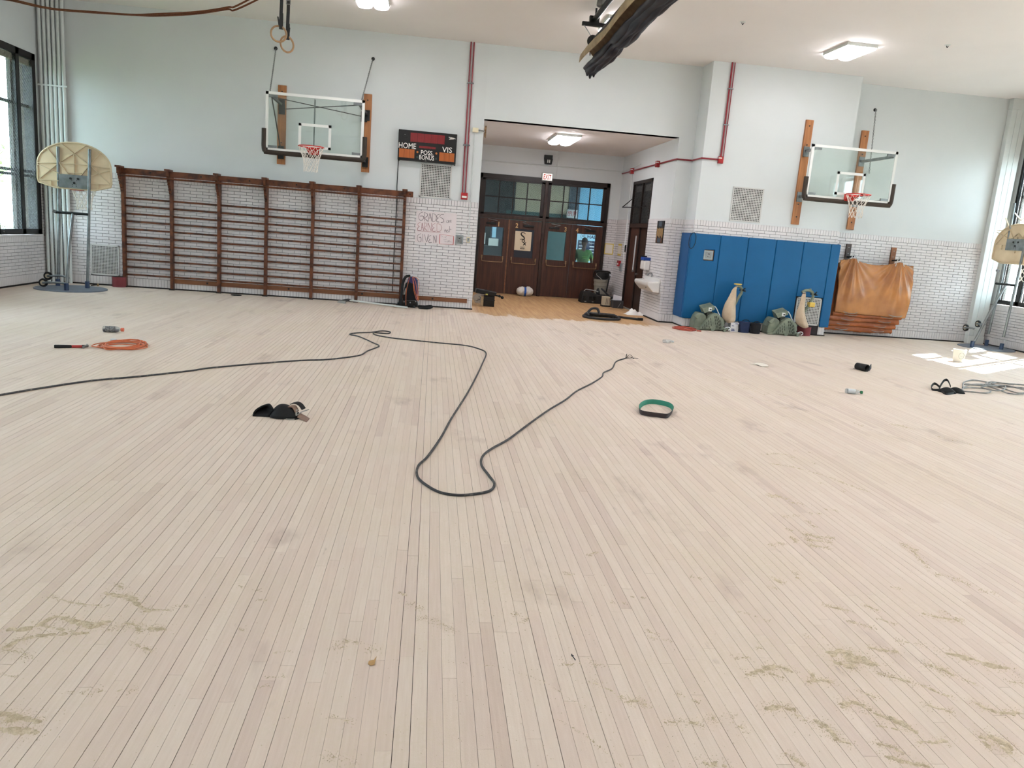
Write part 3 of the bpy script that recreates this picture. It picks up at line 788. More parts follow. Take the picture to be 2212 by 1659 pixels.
def double_doors():
    Y = DA
    # frame: jambs, centre post, heads
    fr = bpy.data.objects.new('door_1', None)
    col.objects.link(fr); fr.location = (2.97, Y, 0); LOC[fr.name] = (2.97, Y, 0); fr['kind'] = 'structure'
    def bx(name, m_, *a, **k): return MB().box(*a).build(name, m_, fr, **k)
    bx('jamb', 'frame_dark', 1.19, Y-0.05, 0, 1.25, Y+0.1, 3.215)
    bx('jamb', 'frame_dark', 4.68, Y-0.05, 0, 4.765, Y+0.1, 3.215)
    bx('centre_post', 'dark_wood', 2.96, Y-0.06, 0, 3.05, Y+0.1, 3.2, bevel=0.01)
    bx('head', 'frame_dark', 1.19, Y-0.05, 3.10, 4.765, Y+0.1, 3.215)
    bx('transom_rail', 'dark_wood', 1.19, Y-0.055, 2.045, 4.765, Y+0.1, 2.14, bevel=0.008)
    for xa, xb in ((1.25, 2.96), (3.05, 4.68)):
        for (a, b_, c, d) in ((xa, xa+0.085, 2.14, 3.10), (xb-0.085, xb, 2.14, 3.10), (xa, xb, 2.14, 2.19), (xa, xb, 3.05, 3.10)):
            bx('transom_frame', 'frame_dark', a, Y-0.03, c, b_, Y+0.06, d)
        xi, xj = xa+0.085, xb-0.085; wdt = (xj-xi)/4
        for k in range(4):
            for (z0, z1) in ((2.19, 2.61), (2.63, 3.05)):
                bx('pane', 'door_glass', xi+k*wdt+0.01, Y+0.02, z0, xi+(k+1)*wdt-0.01, Y+0.026, z1)
        for k in range(1, 4): bx('glazing_bar', 'frame_dark', xi+k*wdt-0.013, Y-0.01, 2.19, xi+k*wdt+0.013, Y+0.05, 3.05)
        bx('glazing_bar', 'frame_dark', xi, Y-0.01, 2.606, xj, Y+0.05, 2.634)
        wm = MB(); wire_mesh(wm, (xi, Y-0.018, 0), (1, 0, 0), xj-xi, 2.19, 3.05, 0.042, 0.0026); wm.build('wire_mesh', 'dark_steel', fr)
    leaves = [(1.255, 2.035, '1', 1.40, 1.92, 1.73), (2.075, 2.955, '2', 2.24, 2.76, 2.23), (3.055, 3.81, '3', 3.15, 3.66, 3.59), (3.82, 4.675, '4', 3.97, 4.49, 3.92)]
    for i, (x0, x1, num, g0, g1, nx) in enumerate(leaves):
        o = bpy.data.objects.new('door_%d' % (i+2), None); col.objects.link(o); o.location = ((x0+x1)/2, Y, 0); LOC[o.name] = tuple(o.location); o['kind'] = 'structure'
        z0, z1 = 1.03, 1.805
        lf = MB(); lf.box(x0, Y-0.02, 0.012, x1, Y+0.025, z0).box(x0, Y-0.02, z1, x1, Y+0.025, 2.035).box(x0, Y-0.02, z0, g0, Y+0.025, z1).box(g1, Y-0.02, z0, x1, Y+0.025, z1)
        lf.build('leaf', 'door_wood', o)
        if num == '2':
            MB().box(g0, Y-0.012, z0, g1, Y-0.004, z1).build('dark_backing', 'navy_paper', o)
        else: MB().box(g0, Y+0.0, z0, g1, Y+0.006, z1).build('pane', 'door_glass', o)
        sf = MB(); s = 0.018
        sf.box(g0-s, Y-0.028, z0-s, g1+s, Y-0.018, z0).box(g0-s, Y-0.028, z1, g1+s, Y-0.018, z1+s).box(g0-s, Y-0.028, z0, g0, Y-0.018, z1).box(g1, Y-0.028, z0, g1+s, Y-0.018, z1)
        sf.build('glass_bead', 'door_wood', o)
        # crash bar
        pb = MB(); zb = 0.87
        xa, xb = x0+0.1, x1-0.1
        pb.tube(spline([(xa, Y-0.05, zb+0.12), (xa+0.005, Y-0.09, zb+0.03), (xa+0.06, Y-0.1, zb), (xb-0.06, Y-0.1, zb), (xb-0.005, Y-0.09, zb+0.03), (xb, Y-0.05, zb+0.12)], 5), 0.0095, 8)
        p_ = pb.build('push_bar', 'brass', o, smooth=True)
        for xx in (xa, xb): MB().box(xx-0.02, Y-0.05, zb+0.07, xx+0.02, Y-0.018, zb+0.16).build('bar_bracket', 'brass', p_, bevel=0.008)
        cl = MB(); cx0 = g0+0.02 if num in '13' else g1-0.30
        cl.box(cx0, Y-0.075, 1.875, cx0+0.28, Y-0.02, 1.925)
        c_ = cl.build('closer', 'dark_steel', o, bevel=0.006)
        MB().tube([(cx0+0.14, Y-0.06, 1.94), (cx0+0.30 if num in '13' else cx0-0.05, Y-0.11, 1.985), (cx0+0.05, Y-0.05, 2.01)], 0.009, 6).build('closer_arm', 'steel', c_)
        text(num, 0.17, 'brass_number', o, facing_minus_y(nx, Y-0.022, 1.835), name='number', sx=0.9, bold=0.003)
    MB().box(2.037, Y-0.035, 0.01, 2.068, Y+0.02, 2.035).build('brass_astragal', 'rail_wood', fr)
    # poster on the second door
    p = thing('team_poster', (2.46, Y-0.02, 1.2), 'cream team poster with black gothic letters on door two', 'poster')
    MB().box(2.235, Y-0.016, 1.225, 2.70, Y-0.0125, 1.745).build('sheet', 'poster_cream', p)
    def stroke(pts, wd, nm='letter'):
        m = MB(); m.ribbon([(2.47+x, Y-0.018, 1.53+z) for x, z in pts], 0.003, 0.0, (0, 1, 0)); return m
    lg = MB()
    def fat(pts, wds):
        pts = [Vector((2.46+x*1.05, Y-0.018, 1.55+z*1.05)) for x, z in pts]
        n = len(pts)
        for i in range(n-1):
            d = (pts[i+1]-pts[i]).normalized(); s = Vector((d.z, 0, -d.x))
            wa, wb_ = wds[i]/2, wds[i+1]/2
            lg.slab([pts[i]-s*wa, pts[i+1]-s*wb_, pts[i+1]+s*wb_, pts[i]+s*wa], (0, -0.002, 0))
    S1 = spline([(0.06, 0.125, 0), (0.03, 0.15, 0), (-0.03, 0.155, 0), (-0.055, 0.12, 0), (-0.03, 0.08, 0), (0.02, 0.05, 0), (0.045, 0.0, 0), (0.02, -0.02, 0), (-0.03, -0.015, 0), (-0.075, -0.025, 0)], 4)
    fat([(p_.x, p_.y) for p_ in S1], [0.012+0.022*math.sin(math.pi*i/(len(S1)-1))**1.5 for i in range(len(S1))])
    O1 = [(0.02+0.036*math.cos(a*math.pi/7), -0.06+0.036*math.sin(a*math.pi/7)) for a in range(15)]
    fat(O1, [0.02]*15)
    fat([(0.03, -0.10), (0.06, -0.13), (0.095, -0.17)], [0.02, 0.026, 0.014]); fat([(0.095, -0.085), (0.06, -0.13), (0.02, -0.17)], [0.014, 0.026, 0.018])
    lg.build('gothic_emblem', 'logo_black', p)
    text('CHICAGO', 0.028, 'logo_black', p, facing_minus_y(2.40, Y-0.018, 1.315), width=0.12)
    text('WHITE SOX', 0.05, 'logo_black', p, facing_minus_y(2.40, Y-0.018, 1.265), width=0.13, bold=0.002)
double_doors()

def side_door():
    X = AX1
    o = bpy.data.objects.new('door_6', None); col.objects.link(o); o.location = (X, 19.2, 0); LOC[o.name] = (X, 19.2, 0); o['kind'] = 'structure'
    def bx(name, m_, *a, **k): return MB().box(*a).build(name, m_, o, **k)
    y0, y1 = 18.33, 20.13
    bx('jamb', 'frame_dark', X-0.015, y0, 0, X+0.16, y0+0.07, 3.215); bx('jamb', 'frame_dark', X-0.015, y1-0.07, 0, X+0.16, y1, 3.215)
    bx('head', 'frame_dark', X-0.015, y0, 3.14, X+0.16, y1, 3.215); bx('transom_rail', 'dark_wood', X-0.01, y0, 2.06, X+0.14, y1, 2.16)
    bx('transom_post', 'frame_dark', X-0.005, 19.2, 2.16, X+0.14, 19.27, 3.14)
    for (a, b_) in ((y0+0.07, 19.2), (19.27, y1-0.07)):
        bx('pane', 'glaze_dark', X+0.06, a, 2.16, X+0.066, b_, 3.14)
        bx('blind', 'blind_grey', X+0.05, a+0.05, 2.95, X+0.058, b_-0.05, 3.1)
        wm = MB(); wire_mesh(wm, (X+0.03, a, 0), (0, 1, 0), b_-a, 2.17, 3.14, 0.05, 0.0022); wm.build('wire_mesh', 'steel', o)
    bx('backing', 'frame_dark', X+0.12, y0, 0, X+0.16, y1, 3.2)
    # left leaf with a narrow light
    lf = MB(); lf.box(X+0.03, 19.23, 0.012, X+0.075, y1-0.07, 0.98).box(X+0.03, 19.23, 1.86, X+0.075, y1-0.07, 2.06).box(X+0.03, 19.23, 0.98, X+0.075, 19.42, 1.86).box(X+0.03, 19.62, 0.98, X+0.075, y1-0.07, 1.86)
    lf.build('leaf', 'door_wood', o)
    bx('narrow_pane', 'plastic_clear_grey', X+0.05, 19.42, 0.98, X+0.056, 19.62, 1.86)
    bx('leaf', 'dark_wood', X+0.05, y0+0.07, 0.012, X+0.095, 19.19, 2.06)
    bx('meeting_stile', 'frame_dark', X+0.02, 19.15, 0.012, X+0.09, 19.24, 2.06)
    for yy, zz in ((19.33, 0.98), (18.95, 0.92)):
        k = MB(); k.lathe([(0.012, 0), (0.012, 0.03), (0.03, 0.045), (0.03, 0.065), (0.01, 0.075)], Matrix.Translation((X+0.04, yy, zz)) @ Matrix.Rotation(-HP, 4, 'Y'), 14); k.build('knob', 'steel', o, smooth=True)
    bx('threshold', 'threshold', X-0.06, y0, 0, X+0.1, y1, 0.012)
    # transom opener arms
    op = MB(); op.tube([(X-0.02, 20.1, 2.78), (X-0.24, 20.16, 2.56), (X-0.02, 19.3, 2.56), (X-0.02, 18.7, 2.57)], 0.012, 6)
    op.build('transom_opener', 'black', o)
side_door()

# ================================================================ VENT GRILLES
def vent(x0, x1, z0, z1, Y, nx, nz, label, frame=0.03, dark='vent_dark'):
    t = thing('vent_grille', ((x0+x1)/2, Y, z0), label, 'vent')
    MB().box(x0+frame*0.5, Y-0.004, z0+frame*0.5, x1-frame*0.5, Y-0.001, z1-frame*0.5).build('dark_cavity', dark, t)
    f = MB(); f.box(x0, Y-0.016, z0, x1, Y, z0+frame).box(x0, Y-0.016, z1-frame, x1, Y, z1).box(x0, Y-0.016, z0, x0+frame, Y, z1).box(x1-frame, Y-0.016, z0, x1, Y, z1)
    f.build('frame', 'vent_white', t)
    g = MB(); w_ = (x1-x0-2*frame)/nx; h_ = (z1-z0-2*frame)/nz; b = 0.38
    for i in range(nx+1):
        x = x0+frame+i*w_; g.box(x-w_*b/2, Y-0.012, z0+frame, x+w_*b/2, Y-0.006, z1-frame)
    for j in range(nz+1):
        z = z0+frame+j*h_; g.box(x0+frame, Y-0.011, z-h_*b/2, x1-frame, Y-0.005, z+h_*b/2)
    g.build('lattice', 'vent_white', t)
    return t
vent(-6.90, -6.34, 0.205, 0.825, D-0.008, 17, 19, 'square white vent grille low on the brick left of the wall bars')
vent(-0.335, 0.31, 2.285, 2.968, D, 18, 19, 'white vent grille on the painted wall under the scoreboard', frame=0.022)
vent(6.17, 6.84, 2.30, 3.0, DP, 18, 19, 'white vent grille high on the painted pier above the blue pads', frame=0.02)
vent(7.905, 8.475, 0.215, 0.815, DP-0.012, 15, 16, 'cream vent grille in the cut-out of the blue pads behind the right sander', frame=0.028)

# ================================================================ WALL BARS
def wall_bars():
    X = [-6.215, -5.285, -4.355, -3.420, -2.487, -1.552, -0.625]
    t = thing('wall_bars', (-3.42, D-0.1, 0), 'long brown wooden gymnastics wall bars fixed to the white brick', 'wall bars')
    yf = D-0.115
    for x in X:
        u = MB().box(x-0.03, yf, 0.02, x+0.03, D-0.012, 2.36).build('upright', 'bar_wood', t, bevel=0.004)
        MB().box(x-0.05, yf-0.02, 0, x+0.05, D-0.012, 0.022).build('foot_plate', 'dark_base', u)
        # stepped bracket that carries the overhang
        prof = [(0, 1.90), (-0.02, 1.90)]
        for k in range(6):
            y_ = -0.02-0.028*k; z_ = 1.93+0.055*k
            prof += [(y_-0.002, z_), (y_-0.03, z_+0.012), (y_-0.02, z_+0.04)]
        prof += [(-0.215, 2.27), (-0.225, 2.385), (0.03, 2.385), (0.03, 1.95)]
        MB().slab([(x-0.024, yf+a, b_) for a, b_ in prof], (0.048, 0, 0)).build('stepped_bracket', 'bar_wood', t)
        MB().box(x-0.05, yf-0.24, 2.365, x+0.05, yf-0.02, 2.40).build('bracket_cap', 'bar_wood', t)
    for x0, x1 in zip(X[:-1], X[1:]):
        for k in range(11):
            z = 0.262+0.1525*k
            MB().tube([(x0+0.02, D-0.07, z), (x1-0.02, D-0.07, z)], 0.0185, 8).build('rung', 'bar_wood', t, smooth=True)
        MB().tube([(x0+0.02, yf-0.175, 2.215), (x1-0.02, yf-0.175, 2.215)], 0.019, 8).build('top_rung', 'bar_wood', t, smooth=True)
    bm_ = MB().box(X[0]-0.06, yf-0.135, 2.25, -0.455, yf-0.095, 2.365).build('top_beam', 'bar_wood', t, bevel=0.004)
    for x in (-5.63, -4.66, -3.72, -2.8, -1.85, -0.52):
        MB().cyl((x, yf-0.135, 2.31), (x, yf-0.145, 2.31), 0.016, 8).build('bolt_head', 'black', bm_)
wall_bars()
kr = thing('kick_rail', (-2.1, D-0.02, 0.12), 'flat brown wooden rail low on the brick behind and right of the wall bars', 'rail')
MB().box(-5.33, D-0.036, 0.135, 0.80, D-0.012, 0.225).build('board', 'rail_wood', kr)
for x in (-4.6, -2.95, -1.43, 0.06): MB().box(x-0.018, D-0.041, 0.165, x+0.018, D-0.034, 0.2).build('bolt_head', 'black', kr)

# ================================================================ GLASS BACKBOARDS
def mount_plank(x, Y, z0, z1, label):
    t = thing('mounting_plank', (x, Y, z0), label, 'plank')
    p_ = MB().box(x-0.082, Y-0.045, z0, x+0.082, Y, z1).build('board', 'plank_wood', t, bevel=0.004)
    for z in (z0+0.16, z0+0.42, z1-0.5, z1-0.12):
        MB().cyl((x, Y-0.045, z), (x, Y-0.056, z), 0.014, 8).build('bolt', 'dark_steel', t)
    return t
mount_plank(-3.155, D, 2.70, 4.225, 'vertical wooden plank behind the left side of the left backboard')
mount_plank(-1.465, D, 2.685, 4.215, 'vertical wooden plank behind the right side of the left backboard')
mount_plank(7.61, DP, 2.33, 4.455, 'tall wooden plank on the pier left of the right backboard')
mount_plank(9.19, D, 2.34, 4.455, 'wooden plank in the recess seen through the right backboard')

def ring_net(t, cx, Y, z, seed):
    """rim, its bracket and the net"""
    R = 0.232
    rm = MB(); n = 36
    rm.tube([(cx+R*math.cos(2*math.pi*k/n), Y+R*math.sin(2*math.pi*k/n), z) for k in range(n)], 0.0095, 8, closed=True)
    rim = rm.build('rim', 'rim_red', t, smooth=True)
    bk = MB(); yb = Y+R+0.15
    bk.box(cx-0.09, yb-0.02, z-0.16, cx+0.09, yb, z+0.02)
    bk.hexa([(cx-0.085, yb-0.02, z-0.12), (cx+0.085, yb-0.02, z-0.12), (cx+0.09, yb-0.02, z-0.005), (cx-0.09, yb-0.02, z-0.005), (cx-0.12, Y+R*0.82, z-0.03), (cx+0.12, Y+R*0.82, z-0.03), (cx+0.12, Y+R*0.82, z-0.005), (cx-0.12, Y+R*0.82, z-0.005)])
    bk.build('rim_bracket', 'rim_red', t)
    rw = MB()
    rr = random.Random(seed); N_ = 12; L_ = [(0.98, -0.01), (0.86, -0.085), (0.72, -0.16), (0.62, -0.235), (0.56, -0.31), (0.54, -0.385), (0.56, -0.455)]
    def nd(r_, k, off): 
        a = 2*math.pi*(k+off)/N_; q, dz = L_[r_]; j = 0.0 if r_ == 0 else 0.012
        rr.seed(seed*1000+r_*50+(k % N_)); return Vector((cx+R*q*math.cos(a)+rr.uniform(-j, j), Y+R*q*math.sin(a)+rr.uniform(-j, j), z+dz+rr.uniform(-j, j)))
    for r_ in range(len(L_)-1):
        o0 = 0.5*(r_ % 2); o1 = 0.5*((r_+1) % 2)
        for k in range(N_):
            A = nd(r_, k, o0)
            k2 = k if o0 == 0 else k+1
            for B in (nd(r_+1, k2-(1 if o0 == 0 else 1) if o1 else k2, o1) if False else nd(r_+1, k if o0 == 0 else k+1, o1), nd(r_+1, (k-1) if o0 == 0 else k, o1)):
                rw.tube([A, (A+B)/2+Vector((0, 0, -0.004)), B], 0.0042, 5, caps=False)
    rw.build('net', 'net_cord', t)

def chain(t, p, q, name='chain', link=0.045):
    p, q = Vector(p), Vector(q); n = int((q-p).length/(link*0.72)); d = (q-p)/n; dn = d.normalized(); a = dn.orthogonal().normalized(); b_ = dn.cross(a)
    m = MB()
    for i in range(n):
        c = p+d*(i+0.5); s = a if i % 2 else b_
        pts = [c+dn*link*0.5*math.cos(u)+s*link*0.28*math.sin(u) for u in [2*math.pi*k/8 for k in range(8)]]
        m.tube(pts, 0.0048, 4, closed=True)
    return m.build(name, 'steel', t)

def glass_backboard(cx, Yb, zb, zt_, label, arms, seed, chains, glow=1.0):
    x0, x1 = cx-0.915, cx+0.915
    t = thing('basketball_backboard', (cx, Yb, zb), label, 'backboard', 'wall-mounted glass backboards')
    MB().box(x0+0.03, Yb-0.006, zb+0.03, x1-0.03, Yb+0.006, zt_-0.03).build('glass_panel', 'board_glass', t)
    b = MB(); e = 0.05
    for (a, c, d, f) in ((x0, x1, zb, zb+e), (x0, x1, zt_-e, zt_), (x0, x0+e, zb, zt_), (x1-e, x1, zb, zt_)): b.box(a, Yb-0.014, c if False else d, c, Yb+0.014, f)
    b.build('white_border', 'white_paint', t)
    q = MB(); a0, a1, q0, q1, e = cx-0.305, cx+0.305, zb+0.10, zb+0.555, 0.05
    for (a, c, d, f) in ((a0, a1, q0, q0+e), (a0, a1, q1-e, q1), (a0, a0+e, q0, q1), (a1-e, a1, q0, q1)): q.box(a, Yb-0.009, d, c, Yb-0.0065, f)
    q.build('target_square', 'white_paint', t)
    fb = MB(); fb.box(x0, Yb+0.014, zb, x1, Yb+0.035, zb+0.03).box(x0, Yb+0.014, zt_-0.03, x1, Yb+0.035, zt_).box(x0, Yb+0.014, zb, x0+0.03, Yb+0.035, zt_).box(x1-0.03, Yb+0.014, zb, x1, Yb+0.035, zt_)
    fb.build('back_frame', 'white_metal', t)
    pd = MB(); r = 0.045; hh = 0.40
    pd.tube(spline([(x0-0.025, Yb, zb+hh), (x0-0.025, Yb, zb+hh*0.5), (x0-0.025, Yb, zb+0.07), (x0+0.0, Yb, zb-0.015), (x0+0.09, Yb, zb-0.03), (cx, Yb, zb-0.03), (x1-0.09, Yb, zb-0.03), (x1, Yb, zb-0.015), (x1+0.025, Yb, zb+0.07), (x1+0.025, Yb, zb+hh*0.5), (x1+0.025, Yb, zb+hh)], 4), r, 10)
    pd.build('edge_padding', 'pad_brown', t, smooth=True)
    for (sx, sz) in ((x0+0.05, zb+0.055), (x1-0.21, zb+0.055), (x0+0.05, zt_-0.1), (x1-0.21, zt_-0.1)):
        MB().box(sx, Yb-0.012, sz, sx+0.16, Yb+0.03, sz+0.045).build('corner_bracket', 'galv', t)
    for (p, q_, rr_, mt) in arms:
        a_ = MB().beam(p, q_, rr_*2, rr_*2).build('support_arm', mt, t)
        if Vector(q_).y > Yb+0.3:
            MB().box(q_[0]-0.06, q_[1]-0.03, q_[2]-0.1, q_[0]+0.06, q_[1], q_[2]+0.1).build('wall_plate', mt, a_)
    ring_net(t, cx, Yb-0.15-0.232-0.01, zb+0.105, seed)
    for c in chains: chain(t, *c)
    return t
# left board
LB, LY, LZ0, LZ1 = -2.345, 15.62, 2.875, 3.945
yw = D-0.05
arms = [((-3.16, LY+0.03, 3.87), (-3.155, yw, 3.85), 0.022, 'dark_steel'), ((-1.53, LY+0.03, 3.87), (-1.47, yw, 3.80), 0.022, 'dark_steel'),
        ((-3.16, LY+0.03, 2.93), (-3.155, yw, 2.90), 0.02, 'dark_steel'), ((-1.53, LY+0.03, 2.93), (-1.47, yw, 2.88), 0.02, 'dark_steel'),
        ((-3.16, LY+0.06, 3.86), (-1.52, D-0.1, 3.76), 0.007, 'dark_steel'), ((-1.52, LY+0.06, 3.86), (-3.14, D-0.1, 3.76), 0.007, 'dark_steel'),
        ((-3.16, LY+0.05, 3.84), (-3.15, D-0.08, 2.95), 0.009, 'dark_steel'), ((LB-0.02, LY+0.04, 3.88), (LB-0.02, LY+0.04, 2.9), 0.011, 'galv')]
glass_backboard(LB, LY, LZ0, LZ1, 'left glass basketball backboard above the wall bars, white net, brown padding', arms, 3,
    [((-3.29, D-0.04, 4.905), (-3.20, LY+0.05, 3.93)), ((-1.395, D-0.04, 4.895), (-1.50, LY+0.05, 3.93))])
for x, z, s in ((-3.30, 4.91, 'left'), (-1.395, 4.90, 'right')):
    h = thing('wall_hook', (x, D, z), 'small black wall hook holding the %s chain of the left backboard' % s, 'hook')
    MB().lathe([(0.035, 0), (0.035, 0.012), (0.012, 0.016)], Matrix.Translation((x, D, z)) @ Matrix.Rotation(HP, 4, 'X'), 12).build('rose', 'dark_steel', h)
    MB().tube(spline([(x, D-0.01, z), (x, D-0.06, z+0.01), (x, D-0.075, z-0.02), (x, D-0.045, z-0.04)], 4), 0.009, 6).build('eye', 'black', h)
RB, RY, RZ0, RZ1 = 8.345, 15.38, 2.865, 3.90
arms = [((7.52, RY+0.03, 3.82), (7.61, DP-0.05, 3.82), 0.022, 'galv'), ((7.52, RY+0.03, 2.93), (7.61, DP-0.05, 2.90), 0.022, 'galv'),
        ((9.18, RY+0.03, 3.80), (9.19, D-0.05, 3.80), 0.026, 'galv'), ((9.18, RY+0.03, 2.93), (9.19, D-0.05, 2.93), 0.02, 'galv')]
glass_backboard(RB, RY, RZ0, RZ1, 'right glass basketball backboard beside the pier, white net, brown padding', arms, 4, [((9.34, D-0.04, 4.89), (9.30, D-0.25, 3.55))])
h = thing('wall_hook', (9.34, D, 4.90), 'small steel wall hook with chain above the right backboard', 'hook')
MB().lathe([(0.035, 0), (0.035, 0.012), (0.012, 0.016)], Matrix.Translation((9.34, D, 4.9)) @ Matrix.Rotation(HP, 4, 'X'), 12).build('rose', 'dark_steel', h)
MB().tube(spline([(9.34, D-0.01, 4.9), (9.34, D-0.06, 4.91), (9.34, D-0.075, 4.88), (9.34, D-0.045, 4.86)], 4), 0.009, 6).build('eye', 'steel', h)

# ================================================================ SCOREBOARD
def scoreboard():
    x0, x1, z0, z1, Y = -0.815, 0.375, 2.985, 3.585, D-0.13
    t = thing('scoreboard', (-0.22, D, z0), 'black electronic scoreboard lettered HOME and VIS on the wall', 'scoreboard')
    MB().box(x0, Y, z0, x1, D, z1).build('case', 'score_black', t, bevel=0.008)
    yf = Y-0.004
    W_, H_ = x1-x0, z1-z0
    def pt(u, v): return x0+u*W_, z1-v*H_
    def panel(name, m_, u0, v0, u1, v1, seg=1):
        a, b_ = pt(u0, v0); c, d = pt(u1, v1)
        p_ = MB().box(a, yf-0.003, d, c, Y, b_).build(name, m_, t)
        for k in range(1, seg):
            x = a+(c-a)*k/seg; MB().box(x-0.002, yf-0.0045, d, x+0.002, yf-0.003, b_).build('digit_seam', 'score_black', p_)
    panel('clock_display', 'score_red', 0.205, 0.08, 0.79, 0.37, 5)
    panel('period_display', 'score_red', 0.36, 0.485, 0.645, 0.555, 1)
    panel('home_display', 'score_orange', 0.022, 0.625, 0.285, 0.915, 3)
    panel('visitor_display', 'score_orange', 0.712, 0.64, 0.972, 0.925, 3)
    for u, v, m_ in ((0.335, 0.695, 'score_amber'), (0.66, 0.69, 'score_amber'), (0.335, 0.86, 'score_teal'), (0.66, 0.86, 'score_teal')):
        x, z = pt(u, v); MB().cyl((x, Y, z), (x, yf-0.006, z), 0.021, 14).build('indicator', m_, t)
    def tx(s, u, v, wdt, size, **k):
        x, z = pt(u, v); text(s, size, 'letter_white', t, facing_minus_y(x, yf-0.004, z), width=wdt*W_, bold=0.001, **k)
    tx('HOME', 0.012, 0.605, 0.295, 0.155); tx('VIS', 0.755, 0.625, 0.17, 0.15)
    tx('POSS.', 0.395, 0.765, 0.215, 0.125); tx('BONUS', 0.37, 0.93, 0.255, 0.13)
    lg = MB()
    for (u0, v0, u1, v1) in ((0.855, 0.115, 0.955, 0.135), (0.865, 0.185, 0.945, 0.165), (0.88, 0.15, 0.975, 0.155), (0.87, 0.135, 0.90, 0.17), (0.90, 0.13, 0.93, 0.165)):
        a, b_ = pt(u0, v0); c, d = pt(u1, v1); lg.beam((a, yf-0.001, b_), (c, yf-0.001, d), 0.003, 0.009)
    lg.build('maker_logo', 'letter_white', t)
    x, z = pt(0.11, 0.16)
    MB().lathe([(0.075, 0), (0.075, 0.005), (0.06, 0.007)], Matrix.Translation((x, Y, z)) @ Matrix.Rotation(HP, 4, 'X'), 20).build('horn_grille', 'black', t)
    MB().cyl((x, Y, z), (x, yf-0.008, z), 0.008, 8).build('horn_dot', 'steel', t)
    x, z = pt(0.485, 0.965); MB().box(x-0.02, yf-0.001, z-0.004, x+0.02, Y, z+0.004).build('keyhole', 'steel', t)
    for x in (x0+0.01, x1-0.03): MB().box(x, Y+0.01, z0-0.014, x+0.03, D, z0).build('mount_foot', 'black', t)
    c = MB(); c.tube([(-0.80, D-0.02, z0), (-0.805, D-0.02, 2.45), (-0.79, D-0.03, 2.2), (-0.80, D-0.02, 1.2), (-0.80, D-0.02, 0.25)], 0.009, 6)
    c.build('power_cable', 'black', t)
scoreboard()

# ================================================================ POSTER ON THE BRICK
def poster():
    Y = D-0.02
    t = thing('hand_lettered_poster', (0.05, Y, 1.34), 'white hand-lettered poster reading GRADES are EARNED not GIVEN', 'poster')
    MB().box(-0.375, Y-0.002, 1.345, 0.47, Y, 2.0).build('sheet', 'poster_paper', t)
    # traced in a frame of 1400 x 1050 units over the sheet
    def U(x, y):
        # photo-crop units (zoomed 14.75x from pixel 890,445)
        v = AY(890+x/14.747, 445+y/14.747, Y); return (v.x, Y-0.004, v.z)
    def ink(strokes, m_, w_, name):
        m = MB()
        for s in strokes:
            pts = [U(*p) for p in s]
            if len(pts) > 2: pts = spline(pts, 4)
            m.tube(pts, w_, 4)
        m.build(name, m_, t)
    ink([[(350,195),(250,240),(210,350),(250,450),(340,440),(360,330),(265,325)],
         [(395,205),(405,485)],[(395,210),(490,250),(480,330),(405,385),(510,490)],
         [(525,490),(570,230),(628,490)],[(545,385),(610,380)],
         [(650,240),(655,495)],[(645,240),(740,270),(775,370),(730,480),(655,495)],
         [(880,265),(800,290),(785,340),(835,380),(790,420),(795,500),(865,510)],
         [(1015,270),(920,280),(890,350),(990,410),(1010,500),(920,525)]], 'marker_black', 0.0042, 'line_grades')
    ink([[(1160,460),(1110,460),(1100,520),(1150,525),(1165,455),(1170,530)],[(1185,460),(1190,530)],[(1190,480),(1215,460)],[(1225,495),(1255,480),(1235,450),(1220,500),(1255,530)]], 'marker_grey', 0.003, 'line_are')
    ink([[(265,520),(195,560),(190,620),(235,650),(190,690),(185,770),(290,770)],
         [(295,770),(325,535),(365,790)],[(310,690),(350,690)],[(395,525),(395,780)],[(395,530),(465,570),(455,650),(395,690),(485,790)],
         [(510,785),(510,535),(615,800),(620,540)],[(745,555),(660,600),(660,660),(705,690),(655,730),(665,810),(755,800)],
         [(795,565),(795,820)],[(790,565),(900,590),(950,690),(900,800),(795,820)],[(165,790),(910,850)]], 'marker_red', 0.0036, 'line_earned')
    ink([[(1040,755),(1040,840)],[(1040,790),(1075,755),(1090,840)],[(1140,760),(1105,790),(1120,840),(1155,830),(1140,760)],[(1200,640),(1205,840)],[(1165,735),(1250,745)]], 'marker_black', 0.0036, 'line_not')
    ink([[(280,880),(190,930),(170,1040),(210,1130),(285,1125),(285,1000),(225,1000)],[(345,890),(348,1130)],[(400,900),(462,1145),(515,905)],
         [(610,935),(540,970),(535,1040),(575,1070),(530,1110),(545,1165),(630,1160)],[(690,1180),(690,940),(765,1175),(770,940)]], 'marker_black', 0.004, 'line_given')
    ink([[(890,905),(875,1200)],[(1325,965),(1310,1235)]], 'tape_red', 0.0075, 'red_frame_side'); ink([[(890,900),(1330,960)],[(875,1205),(1315,1235)]], 'tape_red', 0.003, 'red_frame_edge')
    ink([[(940,935),(960,975),(1000,990)],[(1040,970),(1050,1005),(1070,1000),(1095,965)],[(1010,1060),(1050,1080),(1100,1045)],[(1035,1130),(1095,1130)],[(1120,1100),(1130,1150),(1180,1100),(1185,1150)],[(1210,1130),(1260,1150)]], 'marker_grey', 0.0028, 'small_words')
poster()

